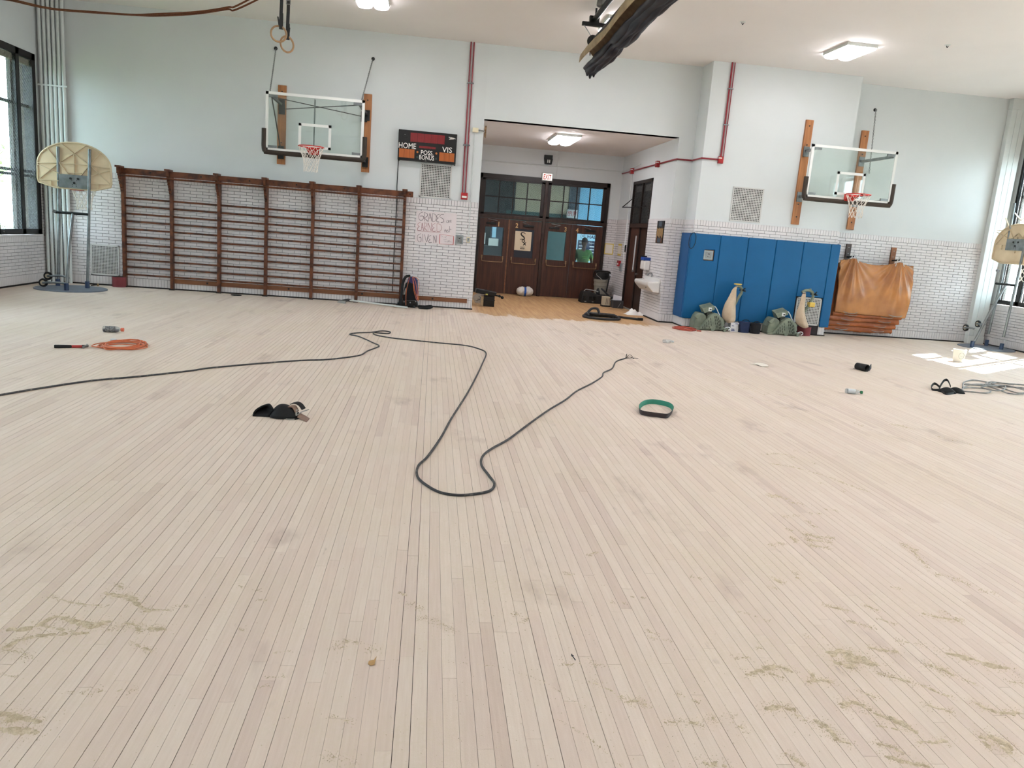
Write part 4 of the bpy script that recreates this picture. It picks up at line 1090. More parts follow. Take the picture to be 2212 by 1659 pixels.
# ================================================================ SOCKETS, CONDUITS, ALARMS
def outlet(px, py, Y, w_, h_, label, m_='outlet_grey', inner='steel'):
    c = AY(px, py, Y); t = thing('wall_socket', (c.x, Y, c.z-h_/2), label, 'socket')
    MB().box(c.x-w_/2, Y-0.02, c.z-h_/2, c.x+w_/2, Y, c.z+h_/2).build('plate', m_, t, bevel=0.004)
    MB().box(c.x-w_*0.32, Y-0.03, c.z-h_*0.34, c.x+w_*0.32, Y-0.018, c.z+h_*0.34).build('switch_body', inner, t)
    MB().box(c.x-w_*0.1, Y-0.034, c.z+h_*0.08, c.x+w_*0.12, Y-0.03, c.z+h_*0.16).box(c.x-w_*0.1, Y-0.034, c.z-h_*0.2, c.x-w_*0.02, Y-0.03, c.z-h_*0.12).build('slots', 'black', t)
outlet(992, 517.5, D-0.014, 0.165, 0.19, 'steel keyed switch plate on the brick right of the poster')
outlet(1011.5, 518, D-0.014, 0.08, 0.12, 'small grey outlet box under the thin white conduit', 'cream_plastic', 'outlet_grey')
outlet(1529.5, 551, DP-0.05, 0.2, 0.19, 'steel socket plate in the cut-out of the leftmost blue pad')
cd = thing('wire_conduit', (0.72, D-0.02, 1.45), 'thin white conduit running down from the cream box to the brick', 'conduit')
MB().tube([AY(1026, 286, D-0.02), AY(1012.5, 510, D-0.02)], 0.008, 6).build('tube', 'pipe_white', cd)
jb = thing('bell_box', (0.76, D, 3.65), 'cream junction box with brass gong bells at the corner of the opening', 'bell')
b0 = AY(1027, 281, D)
MB().box(b0.x-0.06, D-0.06, b0.z-0.045, b0.x+0.06, D, b0.z+0.04).build('box', 'cream_plastic', jb, bevel=0.006)
MB().tube([(b0.x+0.06, D-0.04, b0.z), (AX0+0.02, D-0.04, b0.z-0.01)], 0.014, 8).build('stem', 'steel', jb)
for dz in (0.055, -0.06):
    MB().lathe([(0.0, 0.0), (0.045, 0.005), (0.062, 0.025), (0.065, 0.04)], Matrix.Translation((AX0+0.015, D+0.02, b0.z-0.01+dz)) @ Matrix.Rotation(HP, 4, 'Y'), 14, cap=False).build('gong', 'brass', jb, smooth=True)
# red conduit, left
rc = thing('red_conduit', (0.58, D-0.02, 2.42), 'pair of dark red conduits running up the wall left of the opening', 'conduit')
for dx in (-0.03, 0.032):
    MB().tube([(0.575+dx, D-0.025, ZC), (0.585+dx, D-0.025, 2.43)], 0.0135, 8).build('pipe', 'red_pipe', rc, smooth=True)
for z in (4.62, 3.40): MB().box(0.51, D-0.045, z-0.012, 0.65, D, z+0.012).build('clamp', 'galv', rc)
fa = thing('fire_alarm', (0.60, D, 2.29), 'red and white fire alarm under the left red conduits', 'alarm')
MB().box(0.53, D-0.06, 2.30, 0.67, D, 2.44).build('body', 'red_box', fa, bevel=0.006)
MB().box(0.55, D-0.068, 2.335, 0.65, D-0.058, 2.375).build('strobe_lens', 'white_paint', fa)
# red conduit, right: down the pier, then along into the alcove
rp = thing('red_conduit', (5.8, DP-0.02, 3.5), 'dark red conduit down the pier and along into the alcove', 'conduit')
zr = 3.505
MB().tube([(5.81, DP-0.025, ZC), (5.81, DP-0.025, zr)], 0.017, 8).build('pipe', 'red_pipe', rp, smooth=True)
MB().tube([(5.865, DP-0.025, ZC), (5.865, DP-0.025, zr)], 0.010, 8).build('pipe', 'red_pipe', rp, smooth=True)
MB().tube([(5.81, DP-0.025, zr), (PX0-0.025, DP-0.025, zr), (PX0-0.03, D-0.03, zr), (AX1-0.02, D-0.03, zr), (AX1-0.03, D+0.05, zr), (AX1-0.03, DA-0.06, zr)], 0.017, 8).build('pipe', 'red_pipe', rp, smooth=True)
for z in (4.9, 4.2): MB().box(5.78, DP-0.045, z-0.01, 5.89, DP, z+0.01).build('clamp', 'galv', rp)
def redbox(c, dx, dy, label):
    t = thing('junction_box', c, label, 'box', 'red junction boxes')
    MB().box(c[0]-dx, c[1]-dy, c[2]-0.075, c[0]+dx, c[1]+dy, c[2]+0.065).build('body', 'red_box', t, bevel=0.006)
    MB().box(c[0]-dx-0.004, c[1]-dy-0.004, c[2]+0.02, c[0]+dx*0.2, c[1]+dy*0.2, c[2]+0.04).build('white_mark', 'white_paint', t)
redbox((5.81, DP-0.035, zr), 0.05, 0.035, 'red junction box at the foot of the red conduit on the pier')
redbox((AX1-0.04, 18.0, zr), 0.04, 0.06, 'red junction box on the alcove conduit above the brown picture')
redbox((AX1-0.04, 20.35, zr), 0.04, 0.07, 'red junction box at the far end of the alcove conduit')
vp = thing('wire_conduit', (AX1-0.02, 20.36, 1.2), 'thin white conduit dropping beside the side door in the alcove', 'conduit')
MB().tube([(AX1-0.02, 20.36, zr-0.07), (AX1-0.02, 20.38, 1.15)], 0.011, 6).build('tube', 'pipe_white', vp)
hc = thing('wire_conduit', (3.0, DA-0.02, 3.4), 'thin white conduit running across the alcove wall above the exit sign', 'conduit')
MB().tube([(AX0, DA-0.02, 3.53), (AX1-0.02, DA-0.02, 3.56), (AX1-0.02, 19.6, 3.62)], 0.014, 6).build('tube', 'pipe_white', hc)
MB().tube([(3.25, DA-0.02, ZO), (3.25, DA-0.02, 3.25)], 0.008, 6).build('drop', 'pipe_white', hc)
# exit sign, emergency light
ex = thing('exit_sign', (2.99, DA-0.1, 3.14), 'lit white exit sign with red letters above the double doors', 'exit sign')
MB().box(2.845, DA-0.10, 3.14, 3.135, DA-0.02, 3.35).build('case', 'white_metal', ex, bevel=0.008)
MB().box(2.865, DA-0.106, 3.16, 3.115, DA-0.10, 3.33).build('lit_face', 'exit_face', ex)
text('EXIT', 0.185, 'red_sign', ex, facing_minus_y(2.885, DA-0.109, 3.178), width=0.21, bold=0.004)
em = thing('emergency_light', (2.97, DA-0.12, 3.6), 'dark emergency floodlight on the alcove wall above the exit sign', 'lamp')
MB().box(2.87, DA-0.1, 3.72, 3.09, DA, 3.82).build('housing', 'dark_steel', em)
MB().hexa([(2.89, DA-0.16, 3.58), (3.07, DA-0.16, 3.58), (3.07, DA-0.02, 3.58), (2.89, DA-0.02, 3.58), (2.87, DA-0.18, 3.72), (3.09, DA-0.18, 3.72), (3.09, DA, 3.72), (2.87, DA, 3.72)]).build('lamp_head', 'black', em)
for x in (2.955, 3.005): MB().box(x-0.014, DA-0.182, 3.61, x+0.014, DA-0.165, 3.69).build('lens', 'white_paint', em)
# notices and fittings in the alcove
n1 = thing('paper_notice', (4.9, DA-0.02, 1.3), 'white notice with yellow border on the brick beside door four', 'notice')
MB().box(4.77, DA-0.018, 1.30, 5.03, DA-0.0145, 1.60).build('yellow_border', 'yellow_frame', n1); MB().box(4.795, DA-0.021, 1.325, 5.005, DA-0.018, 1.575).build('sheet', 'paper', n1)
n2 = thing('paper_notice', (AX1-0.02, 20.9, 1.3), 'narrow notice with yellow ends on the alcove side wall', 'notice')
MB().box(AX1-0.018, 20.72, 1.30, AX1-0.0145, 21.1, 1.62).build('yellow_border', 'yellow_frame', n2); MB().box(AX1-0.021, 20.74, 1.35, AX1-0.018, 21.08, 1.57).build('sheet', 'paper', n2)
ph = thing('fire_pull', (AX1-0.03, 20.75, 1.0), 'red pull station on the brick between notices and side door', 'alarm')
MB().box(AX1-0.07, 20.62, 1.02, AX1-0.014, 20.86, 1.17).build('body', 'red_box', ph, bevel=0.006); MB().box(AX1-0.06, 20.4, 0.9, AX1-0.014, 20.55, 1.1).build('grey_box', 'outlet_grey', ph); MB().box(AX1-0.075, 20.68, 1.06, AX1-0.068, 20.8, 1.1).build('white_label', 'white_paint', ph)
rd = thing('card_reader', (AX1-0.02, 20.25, 1.4), 'small black card reader on the brick left of the side door', 'reader')
MB().box(AX1-0.04, 20.22, 1.42, AX1-0.014, 20.29, 1.6).build('body', 'black', rd, bevel=0.004); MB().box(AX1-0.042, 20.235, 1.52, AX1-0.04, 20.275, 1.57).build('window', 'glaze_dark', rd)
pc = thing('framed_picture', (AX1-0.02, 17.24, 1.72), 'narrow brown picture with blue squares on the alcove wall', 'picture')
MB().box(AX1-0.03, 16.97, 1.725, AX1-0.014, 17.50, 2.215).build('panel', 'logo_black', pc)
bl = MB(); st2 = MB(); st3 = MB()
for (ya, yb, za, zb) in ((17.12, 17.36, 2.09, 2.2), (17.12, 17.36, 1.735, 1.83)): bl.box(AX1-0.034, ya, za, AX1-0.03, yb, zb)
for k in range(7): st2.box(AX1-0.034, 17.0+k*0.07, 1.84+0.02*(k % 3), AX1-0.03, 17.035+k*0.07, 2.06-0.02*(k % 2))
for k in range(6): st3.box(AX1-0.033, 16.98+k*0.085, 1.73, AX1-0.03, 17.01+k*0.085, 1.83+0.03*(k % 2))
bl.build('blue_square', 'hall_slate', pc); st2.build('brown_figure', 'leaf_tan', pc); st3.build('brown_stripe', 'rail_wood', pc)
dp = thing('towel_dispenser', (AX1-0.06, 17.95, 1.05), 'white wall dispenser with blue top above the sink', 'dispenser')
MB().box(AX1-0.16, 17.75, 1.08, AX1-0.014, 18.12, 1.30).build('body', 'porcelain', dp, bevel=0.03)
MB().box(AX1-0.17, 17.78, 1.30, AX1-0.014, 18.1, 1.37).build('blue_cap', 'blue_plastic', dp, bevel=0.01)
MB().box(AX1-0.15, 18.1, 1.25, AX1-0.02, 18.2, 1.40).build('black_bracket', 'black', dp)
sk = thing('wash_basin', (AX1-0.2, 17.35, 0.6), 'white porcelain wall basin with steel tap in the alcove', 'sink')
ya, yb = 16.78, 17.98
MB().slab([(AX1-0.014, ya, 0.62), (AX1-0.014, ya, 0.88), (AX1-0.30, ya, 0.86), (AX1-0.30, ya, 0.78), (AX1-0.16, ya, 0.64)], (0, yb-ya, 0)).build('bowl', 'porcelain', sk, bevel=0.03)
MB().box(AX1-0.06, ya, 0.84, AX1-0.014, yb, 0.95).build('splash_back', 'porcelain', sk, bevel=0.01)
MB().tube(spline([(AX1-0.05, 17.42, 0.93), (AX1-0.05, 17.42, 1.02), (AX1-0.12, 17.42, 1.03), (AX1-0.15, 17.42, 0.97)], 4), 0.014, 8).build('tap', 'steel', sk, smooth=True)
MB().lathe([(0.035, 0), (0.035, 0.01), (0.015, 0.014)], Matrix.Translation((AX1-0.235, 17.1, 0.73)) @ Matrix.Rotation(-HP*0.6, 4, 'Y'), 14).build('drain_button', 'steel', sk)

# ================================================================ CORNER PIPES
def pipe_bundle(xs, Y, r, label, clampz, mname='pipe_white', z1=ZC, grp=None):
    t = thing('heating_pipes', (sum(xs)/len(xs), Y, 0), label, 'pipes')
    for x in xs: MB().tube([(x, Y, 0.0), (x, Y, z1)], r, 12).build('pipe', mname, t, smooth=True)
    for z in clampz: MB().box(xs[0]-r-0.03, Y-r-0.012, z-0.014, xs[-1]+r+0.04, Y-r+0.01, z+0.014).build('clamp', 'pipe_white', t)
    return t
pipe_bundle([-7.685+0.083*k for k in range(6)], D-0.075, 0.0325, 'six white vertical pipes in the left corner', [3.80, 1.95])
t = thing('pipe_casing', (12.62, D-0.1, 0), 'white boxed-in pipe casing in the right corner', 'casing')
for i, x in enumerate((12.47, 12.60, 12.73)):
    MB().box(x-0.063, D-0.14, 0.18, x+0.063, D-0.012, 5.18).build('panel', 'pipe_white', t, bevel=0.006)
MB().box(12.40, D-0.15, 5.18, 12.80, D-0.012, ZC).build('top_cap', 'pipe_white', t, bevel=0.01); MB().box(12.40, D-0.155, 0, 12.80, D-0.012, 0.18).build('foot', 'pipe_white', t, bevel=0.01)

# ================================================================ BLUE WALL PADS
def pads():
    z0, z1 = 0.195, 1.985; Y0, Y1 = DP-0.062, DP-0.016
    xs = [5.372, 6.021, 6.633, 7.251, 7.864, 8.483, 8.70]
    names = ['leftmost of the front blue wall pads, cut out around a socket', 'second front blue wall pad, behind the left sander', 'third front blue wall pad from the left, between the sanders',
             'fourth front blue wall pad from the left, behind the right sander', 'fifth front blue wall pad, shortened above the cream vent', 'narrow blue wall pad at the right edge of the pier']
    for i in range(6):
        a, b_ = xs[i]+0.003, xs[i+1]-0.003
        t = thing('wall_pad', ((a+b_)/2, DP, z0), names[i], 'wall pad', 'blue wall pads on the pier')
        if i == 0:
            hx0, hx1, hz0, hz1 = 5.70, 5.92, 1.44, 1.66
            m = MB()
            P8 = [(a, z0), (b_, z0), (b_, z1), (a, z1)]; H4 = [(hx0, hz0), (hx1, hz0), (hx1, hz1), (hx0, hz1)]
            for y in (Y0, Y1):
                m.add([(x, y, z) for x, z in P8+H4], [(k, (k+1) % 4, 4+(k+1) % 4, 4+k) for k in range(4)])
            for R_ in (P8, H4):
                for k in range(4):
                    p, q = R_[k], R_[(k+1) % 4]; m.add([(p[0], Y0, p[1]), (q[0], Y0, q[1]), (q[0], Y1, q[1]), (p[0], Y1, p[1])], [(0, 1, 2, 3)])
            import bmesh
            o = m.build('cover', 'blue_vinyl', t)
            bm = bmesh.new(); bm.from_mesh(o.data); bmesh.ops.remove_doubles(bm, verts=bm.verts, dist=1e-5); bmesh.ops.recalc_face_normals(bm, faces=bm.faces); bm.to_mesh(o.data); bm.free()
            md = o.modifiers.new('bevel', 'BEVEL'); md.width = 0.014; md.segments = 3; md.limit_method = 'ANGLE'
        else:
            zb = 0.825 if i == 4 else z0
            MB().box(a, Y0, zb, b_, Y1, z1).build('cover', 'blue_vinyl', t, bevel=0.015)
        MB().box(a+0.01, Y1, (0.84 if i == 4 else z0+0.01), b_-0.01, DP-0.012, z1-0.01).build('backing_board', 'plank_wood', t)
    t = thing('wall_pad', (PX0-0.04, 16.3, z0), 'blue wall pad wrapping the left side of the pier', 'wall pad', 'blue wall pads on the pier')
    MB().box(PX0-0.062, DP-0.012, z0, PX0-0.016, D-0.03, z1).build('cover', 'blue_vinyl_dark', t, bevel=0.015)
    MB().box(PX0-0.016, DP, z0+0.01, PX0-0.013, D-0.04, z1-0.01).build('backing_board', 'plank_wood', t)
    t = thing('wall_pad', (PX1+0.04, 16.3, z0), 'blue wall pad on the right side of the pier, behind the brown mats', 'wall pad', 'blue wall pads on the pier')
    MB().box(PX1+0.016, DP-0.0, z0, PX1+0.075, D-0.03, z1+0.01).build('cover', 'blue_vinyl_dark', t, bevel=0.015)
    MB().box(PX1+0.013, DP+0.02, z0+0.01, PX1+0.016, D-0.04, z1-0.01).build('backing_board', 'plank_wood', t)
    lp = thing('wire_loop', (5.42, DP-0.07, 1.6), 'thin black wire loop hanging over the top left pad corner', 'wire')
    MB().tube([(5.405+0.075*math.cos(a), DP-0.072, 1.83+0.165*math.sin(a)+0.25*0.1*math.cos(a)) for a in [2*math.pi*k/24 for k in range(24)]], 0.006, 5, closed=True).build('loop', 'black', lp)
    MB().tube([(5.43, DP-0.07, 1.985), (5.44, DP-0.02, 2.0)], 0.006, 5).build('tail', 'black', lp)
pads()

# ================================================================ BROWN HANGING MATS
def mats():
    for (x, lab, m_) in ((9.225, 'dark wooden peg board holding the left loop of the brown mats', 'dark_wood'), (10.30, 'brown wooden peg board holding the right loop of the brown mats', 'rail_wood')):
        t = thing('peg_board', (x, D, 1.6), lab, 'peg board')
        MB().box(x-0.06, D-0.045, 1.55, x+0.06, D-0.012, 2.03).build('board', m_, t, bevel=0.004)
        MB().tube([(x, D-0.04, 1.74), (x, D-0.30, 1.76)], 0.018, 8).build('peg', 'dark_steel', t)
        for z in (1.95, 1.82): MB().cyl((x, D-0.045, z), (x, D-0.052, z), 0.012, 8).build('bolt', 'steel', t)
    hang = (9.225, 10.30)
    # four mats behind, each hanging a little lower than the one in front of it
    lows = [(0.425, 8.97, 10.62), (0.315, 8.93, 10.60), (0.20, 8.89, 10.56), (0.085, 8.86, 10.52)]
    lab = ['first brown gym mat behind the draped one, highest of the four lower edges', 'second of the four stacked brown mat edges from the top', 'third of the four stacked brown mat edges from the top', 'lowest of the stacked brown mat edges, almost on the floor']
    for k, (zb, a, b_) in enumerate(lows):
        Yc = D-0.235+0.052*k
        t = thing('gym_mat', ((a+b_)/2, Yc, zb), lab[k], 'gym mat', 'brown gym mats hanging on pegs')
        def fn(u, v, zb=zb, a=a, b_=b_, Yc=Yc, k=k):
            # rounded lower edge, then a flat sheet running up
            th = 0.052
            if v < 0.5:
                an = math.pi*(v/0.5); y = Yc-th*math.cos(an)*0.95; z = zb+th*(1-math.sin(an))
                if an < 0.01 or an > 3.13: pass
            else: y = Yc+th*0.9; z = zb+th
            wv = 0.012*math.sin(u*9+k*2.1)+0.01*math.sin(u*31+k)
            return (a+(b_-a)*u, y-wv*0.5, z+wv*0.7)
        m = MB(); n = 44
        rows = []
        prof = [(-0.022, 1.60), (-0.024, zb+0.13)]+[((-0.058 if math.cos(a_) > 0 else -0.022)*math.cos(a_), zb+0.055-0.055*math.sin(a_)) for a_ in [0.0, 0.5, 1.0, 1.57, 2.1, 2.64, 3.14]]+[(0.02, zb+0.12), (0.02, 1.60)]
        def fs(u, v):
            i = v*(len(prof)-1); y, z = prof[int(round(i))]
            wv = 0.014*math.sin(u*8+k*2.1)+0.007*math.sin(u*37+k*1.3)+0.004*math.sin(u*83+k)
            return (a+(b_-a)*u+0.01*math.sin(z*9), Yc+y-0.4*wv, z+(0.8*wv if z < 0.9 else 0))
        m.grid(fs, n, len(prof)-1)
        m.build('cover', 'mat_edge', t, smooth=70)
        for ux in (0.25, 0.78):
            x = a+(b_-a)*ux+0.05*math.sin(k*3)
            MB().tube(spline([(x-0.15, Yc-0.060, zb+0.062), (x-0.1, Yc-0.078, zb+0.050), (x, Yc-0.084, zb+0.040), (x+0.1, Yc-0.078, zb+0.047), (x+0.15, Yc-0.060, zb+0.06)], 4), 0.007, 6).build('handle', 'knee_grey', t, smooth=True)
    # draped mat in front
    t = thing('gym_mat', (9.8, D-0.3, 0.52), 'large tan brown gym mat draped in folds from two pegs', 'gym mat', 'brown gym mats hanging on pegs')
    a, b_, zt0 = 8.96, 10.66, 1.66
    def fd(u, v):
        # v: 0 bottom, 1 top
        x = a+(b_-a)*u; w_ = 0
        for hx in hang:
            d = x-hx
            w_ += math.exp(-(d/(0.10+0.34*(1-v)))**2)*(0.055+0.03*v)
        fold = 0
        for hx in hang:
            d = (x-hx); ang = math.atan2(d, 0.16+(1-v)*1.2)
            fold += 0.026*math.cos(ang*21)*math.exp(-(d/0.42)**2)*(0.35+0.65*math.sin(math.pi*min(1, 1.12-v)))
        sag = 0.05*math.exp(-((x-9.76)/0.3)**2)*(v**3)
        z = 0.50+(zt0-0.50)*v
        z += (0.025 if v > 0.98 else 0)*0
        top = 0.06*(math.exp(-((x-hang[0])/0.12)**2)+math.exp(-((x-hang[1])/0.12)**2))
        z += top*v**4 - sag - 0.05*(u-0.5)*(1 if v < 0.2 else 0.4)*0.8
        xx = x+0.03*(u-0.5)*2*math.sin(math.pi*v)-0.03*(1-u)*(v-0.5)
        bulge = 0.05*math.sin(math.pi*(1-v))**0.8
        return (xx, D-0.30-w_-fold-bulge, z)
    m = MB(); m.grid(fd, 110, 60); o = m.build('cover', 'mat_brown', t, smooth=70); md = o.modifiers.new('solid', 'SOLIDIFY'); md.thickness = 0.045; md.offset = -1
    for ux in (0.2, 0.83):
        x = a+(b_-a)*ux
        MB().tube(spline([(x-0.16, D-0.40, 0.55), (x-0.08, D-0.42, 0.525), (x+0.08, D-0.42, 0.52), (x+0.16, D-0.40, 0.545)], 4), 0.008, 6).build('handle', 'knee_grey', t, smooth=True)
    for hx in hang:
        MB().tube(spline([(hx-0.10, D-0.36, 1.62), (hx-0.02, D-0.3, 1.80), (hx+0.02, D-0.3, 1.80), (hx+0.11, D-0.36, 1.63)], 4), 0.010, 6).build('hanging_cord', 'vent_white', t)
mats()
# ================================================================ CEILING LAMPS
def lamp(cx, cy, z, label, group, hl=0.43):
    t = thing('ceiling_lamp', (cx, cy, z-0.1), label, 'ceiling lamp', group)
    MB().box(cx-0.28, cy-hl-0.01, z-0.055, cx+0.28, cy+hl+0.01, z).build('housing', 'white_metal', t)
    for s in (-1, 1):
        x0, x1 = (cx-0.27, cx-0.012) if s < 0 else (cx+0.012, cx+0.27)
        m = MB(); n = 6
        prof = [(x0, z-0.05)]+[(x0+(x1-x0)*(0.5-0.5*math.cos(math.pi*k/n)), z-0.055-0.055*math.sin(math.pi*k/n)**0.7) for k in range(n+1)]+[(x1, z-0.05)]
        m.slab([(x, cy-hl, zz) for x, zz in prof], (0, 2*hl, 0)); m.build('diffuser', 'lamp', t, smooth=True)
for i_, cx in enumerate((-1.25, 3.0, 7.26)):
    for j_, cy in enumerate((14.12, 9.0, 3.9, -1.2)):
        seen = {(-1.25, 14.12): 'lit twin ceiling lamp above the left backboard, cut by the picture edge', (3.0, 14.12): 'lit ceiling lamp half hidden behind the rolled curtain', (7.26, 14.12): 'lit twin ceiling lamp above the right backboard'}
        lamp(cx, cy, ZC, seen.get((cx, cy), 'lit twin ceiling lamp of the %s row, %s of three, outside the picture' % (('first', 'second', 'third', 'fourth')[j_], ('left', 'middle', 'right')[i_])), 'gym ceiling lamps')
lamp(2.90, 18.5, ZO, 'lit twin lamp on the low alcove ceiling before the doors', 'alcove lamp', 0.72)
for px, py in ((2047, 97), (1605, 47)):
    c = AZ(px, py, ZC); t = thing('ceiling_anchor', (c.x, c.y, ZC-0.03), 'tiny steel anchor in the ceiling %s' % ('right of the right lamp' if px > 1800 else 'above the pier'), 'anchor')
    MB().lathe([(0.05, 0), (0.045, -0.012), (0.012, -0.016)], Matrix.Translation((c.x, c.y, ZC)), 12).build('plate', 'white_metal', t)
    MB().tube(spline([(c.x-0.02, c.y, ZC-0.012), (c.x, c.y, ZC-0.045), (c.x+0.02, c.y, ZC-0.012)], 4), 0.006, 5).build('eye', 'dark_steel', t)

# ================================================================ ROLLED DIVIDER CURTAIN
def curtain():
    ye, y0 = 13.4, -4.0
    t = thing('divider_curtain', (2.45, ye, 4.35), 'rolled navy and tan divider curtain hung under the ceiling', 'curtain')
    def sag(y): return 0.035*math.sin((y-ye)*0.9)**2
    # tan sleeve
    def f1(u, v):
        y = ye-(ye-y0)*u**1.6
        an = -0.35+v*4.6; r = 0.155+0.010*math.sin(y*3.1+v*3)
        x = 2.37-math.cos(an)*r*0.95; z = 4.60+math.sin(an)*r*1.0-sag(y)
        if u < 0.03: x += (0.03-u)*3*math.sin(v*9)*0.4; z += 0.02*math.sin(v*17)
        return (x, y, z)
    m = MB(); m.grid(f1, 120, 20); o = m.build('tan_sleeve', 'canvas_tan', t, smooth=60); md = o.modifiers.new('s', 'SOLIDIFY'); md.thickness = 0.006
    # navy folds: several lengthwise bags
    for k, (cx, cz, r) in enumerate(((2.36, 4.475, 0.05), (2.41, 4.435, 0.052), (2.47, 4.42, 0.05), (2.52, 4.44, 0.05), (2.56, 4.49, 0.045), (2.47, 4.50, 0.08), (2.59, 4.55, 0.035))):
        def f2(u, v, cx=cx, cz=cz, r=r, k=k):
            y = ye+0.02*k-(ye+0.03-y0)*u**1.6; an = v*2*math.pi
            rr = r*(1+0.16*math.sin(y*4.2+k*2)+0.10*math.sin(y*9.7+k))*(1+0.12*math.sin(an*3+y*1.7+k))
            if u < 0.012: rr *= 0.45+0.55*(u/0.012)
            pinch = 1-0.30*math.exp(-((y-11.55)/0.16)**2)
            return (cx+math.cos(an)*rr*pinch, y, cz+math.sin(an)*rr*1.05*pinch-sag(y)+(0.035*math.exp(-((y-11.55)/0.2)**2)))
        m = MB(); m.grid(f2, 150, 14, False); m.build('navy_fold', 'navy_vinyl', t, smooth=60)
    for dx, dz in ((0, 0), (0.06, 0.03), (-0.05, 0.04)):
        MB().tube([(2.44+dx, ye, 4.42+dz), (2.45+dx, ye+0.03, 4.37+dz), (2.45+dx, ye+0.03, 4.32+dz)], [0.03, 0.03, 0.012], 8).build('hem_tail', 'navy_vinyl', t, smooth=True)
    # drive pipe, winch pipe, hangers
    MB().tube([(2.44, ye+0.05, 5.25), (2.47, y0, 5.25)], 0.042, 10).build('ceiling_pipe', 'dark_steel', t, smooth=True)
    MB().tube([(2.45, ye-0.05, 4.93), (2.44, y0, 4.93)], 0.022, 10).build('winding_pipe', 'dark_steel', t, smooth=True)
    MB().lathe([(0.09, -0.02), (0.09, -0.012), (0.05, -0.008), (0.05, 0.008), (0.09, 0.012), (0.09, 0.02)], Matrix.Translation((2.43, ye-0.02, 4.90)) @ Matrix.Rotation(HP, 4, 'X'), 18).build('pulley', 'black', t, smooth=True)
    MB().box(2.24, ye+0.0, 5.14, 2.66, ye+0.07, 5.195).build('cross_bar', 'black', t)
    for yy in (ye, 9.5, 5.5, 1.5, -2.5):
        MB().cyl((2.45, yy, 5.25), (2.45, yy, ZC), 0.016, 8).build('hanger', 'dark_steel', t)
    MB().box(2.36, ye+0.02, 5.19, 2.52, ye+0.10, 5.30).build('clamp', 'black', t)
    MB().tube([(2.27, ye+0.03, 5.15), (2.40, ye, 4.98), (2.41, ye, 4.86), (2.41, ye, 4.68)], 0.008, 5).build('hoist_cable', 'steel', t)
    chain(t, (2.41, ye, 4.83), (2.41, ye, 4.68), 'hoist_chain', 0.05)
    fx = MB(); fx.lathe([(0.03, 0), (0.07, -0.05), (0.075, -0.12), (0.06, -0.14)], Matrix.Translation((2.40, 12.75, 5.40)), 14); fx.build('ceiling_pulley', 'steel', t, smooth=True)
curtain()

# ================================================================ RINGS AND ROPE
def gym_rings():
    for (X, Y, Z, rot, label, dz) in ((-2.321, 11.9, 4.198, 0.15, 'left gymnastics ring on a black strap, the higher of two', 0.118), (-2.222, 12.0, 4.09, 0.75, 'right gymnastics ring on a black strap, the lower of two', 0.118)):
        t = thing('gymnastics_ring', (X, Y, Z-0.12), label, 'gymnastics ring', 'pair of hanging rings')
        c, s = math.cos(rot), math.sin(rot); R = 0.105
        MB().tube([(X+R*math.cos(a)*c, Y+R*math.cos(a)*s, Z+R*math.sin(a)) for a in [2*math.pi*k/32 for k in range(32)]], 0.0138, 10, closed=True).build('hoop', 'ring_wood', t, smooth=True)
        xs = X+(0.03 if rot < 0.5 else 0.005)
        pts = [(xs, Y-0.02, Z+R-0.045), (xs, Y-0.02, Z+R+0.1), (xs+0.006, Y-0.02, Z+R+0.32), (xs+0.012, Y, ZC-0.05)]
        MB().ribbon(pts, 0.046, 0.006, (1, 0.2, 0)).build('strap', 'black', t)
        MB().ribbon([(xs, Y+0.018, Z+R-0.04), (xs, Y+0.018, Z+R+0.12), (xs+0.004, Y-0.01, Z+R+0.17)], 0.05, 0.006, (1, 0.2, 0)).build('strap_loop', 'black', t)
        MB().ribbon([(xs+(0.02 if rot > 0.5 else -0.02), Y-0.03, Z+R+0.0), (xs+(0.035 if rot > 0.5 else -0.035), Y-0.05, Z+R+0.11)], 0.02, 0.004, (1, 0.4, 0)).build('strap_tail', 'black', t)
        b = MB(); zb = Z+R+(0.42 if rot > 0.5 else 0.75)
        for (a0, a1, b0, b1) in ((-0.03, 0.03, 0, 0.007), (-0.03, 0.03, 0.05, 0.057), (-0.034, -0.027, 0, 0.057), (0.027, 0.034, 0, 0.057)): b.box(xs+0.008+a0, Y-0.03, zb+b0, xs+0.008+a1, Y-0.022, zb+b1)
        b.build('buckle', 'steel', t)
        MB().box(xs-0.04, Y-0.05, ZC-0.06, xs+0.06, Y+0.05, ZC).build('ceiling_mount', 'dark_steel', t)
gym_rings()
def ropes():
    for k, lab in enumerate(('upper of two brown climbing ropes slung under the ceiling at left', 'lower of two brown climbing ropes slung under the ceiling at left')):
        Y = 12.0+0.06*k
        p = [AY(*q, Y) for q in ((-120, -32-4*k), (30, 0+2*k), (110, 18+1*k), (200, 25.5+1.5*k), (285, 31.5+0.5*k), (340, 31-1+4*k), (420, 26+4*k), (490, 16+4*k), (530, 3+9*k))]
        q2 = Vector((-1.55+0.15*k, Y, ZC)); p0 = Vector((-7.4, Y, ZC))
        t = thing('climbing_rope', (p[4].x, Y, p[4].z), lab, 'rope', 'slung climbing ropes')
        pts = spline([p0]+p+[q2], 10)
        MB().tube(pts, 0.0125, 7).build('rope', 'rope_brown', t, smooth=True)
        for e in (p0, q2): MB().box(e.x-0.04, Y-0.025, ZC-0.05, e.x+0.04, Y+0.025, ZC).build('ceiling_hook', 'dark_steel', t)
ropes()

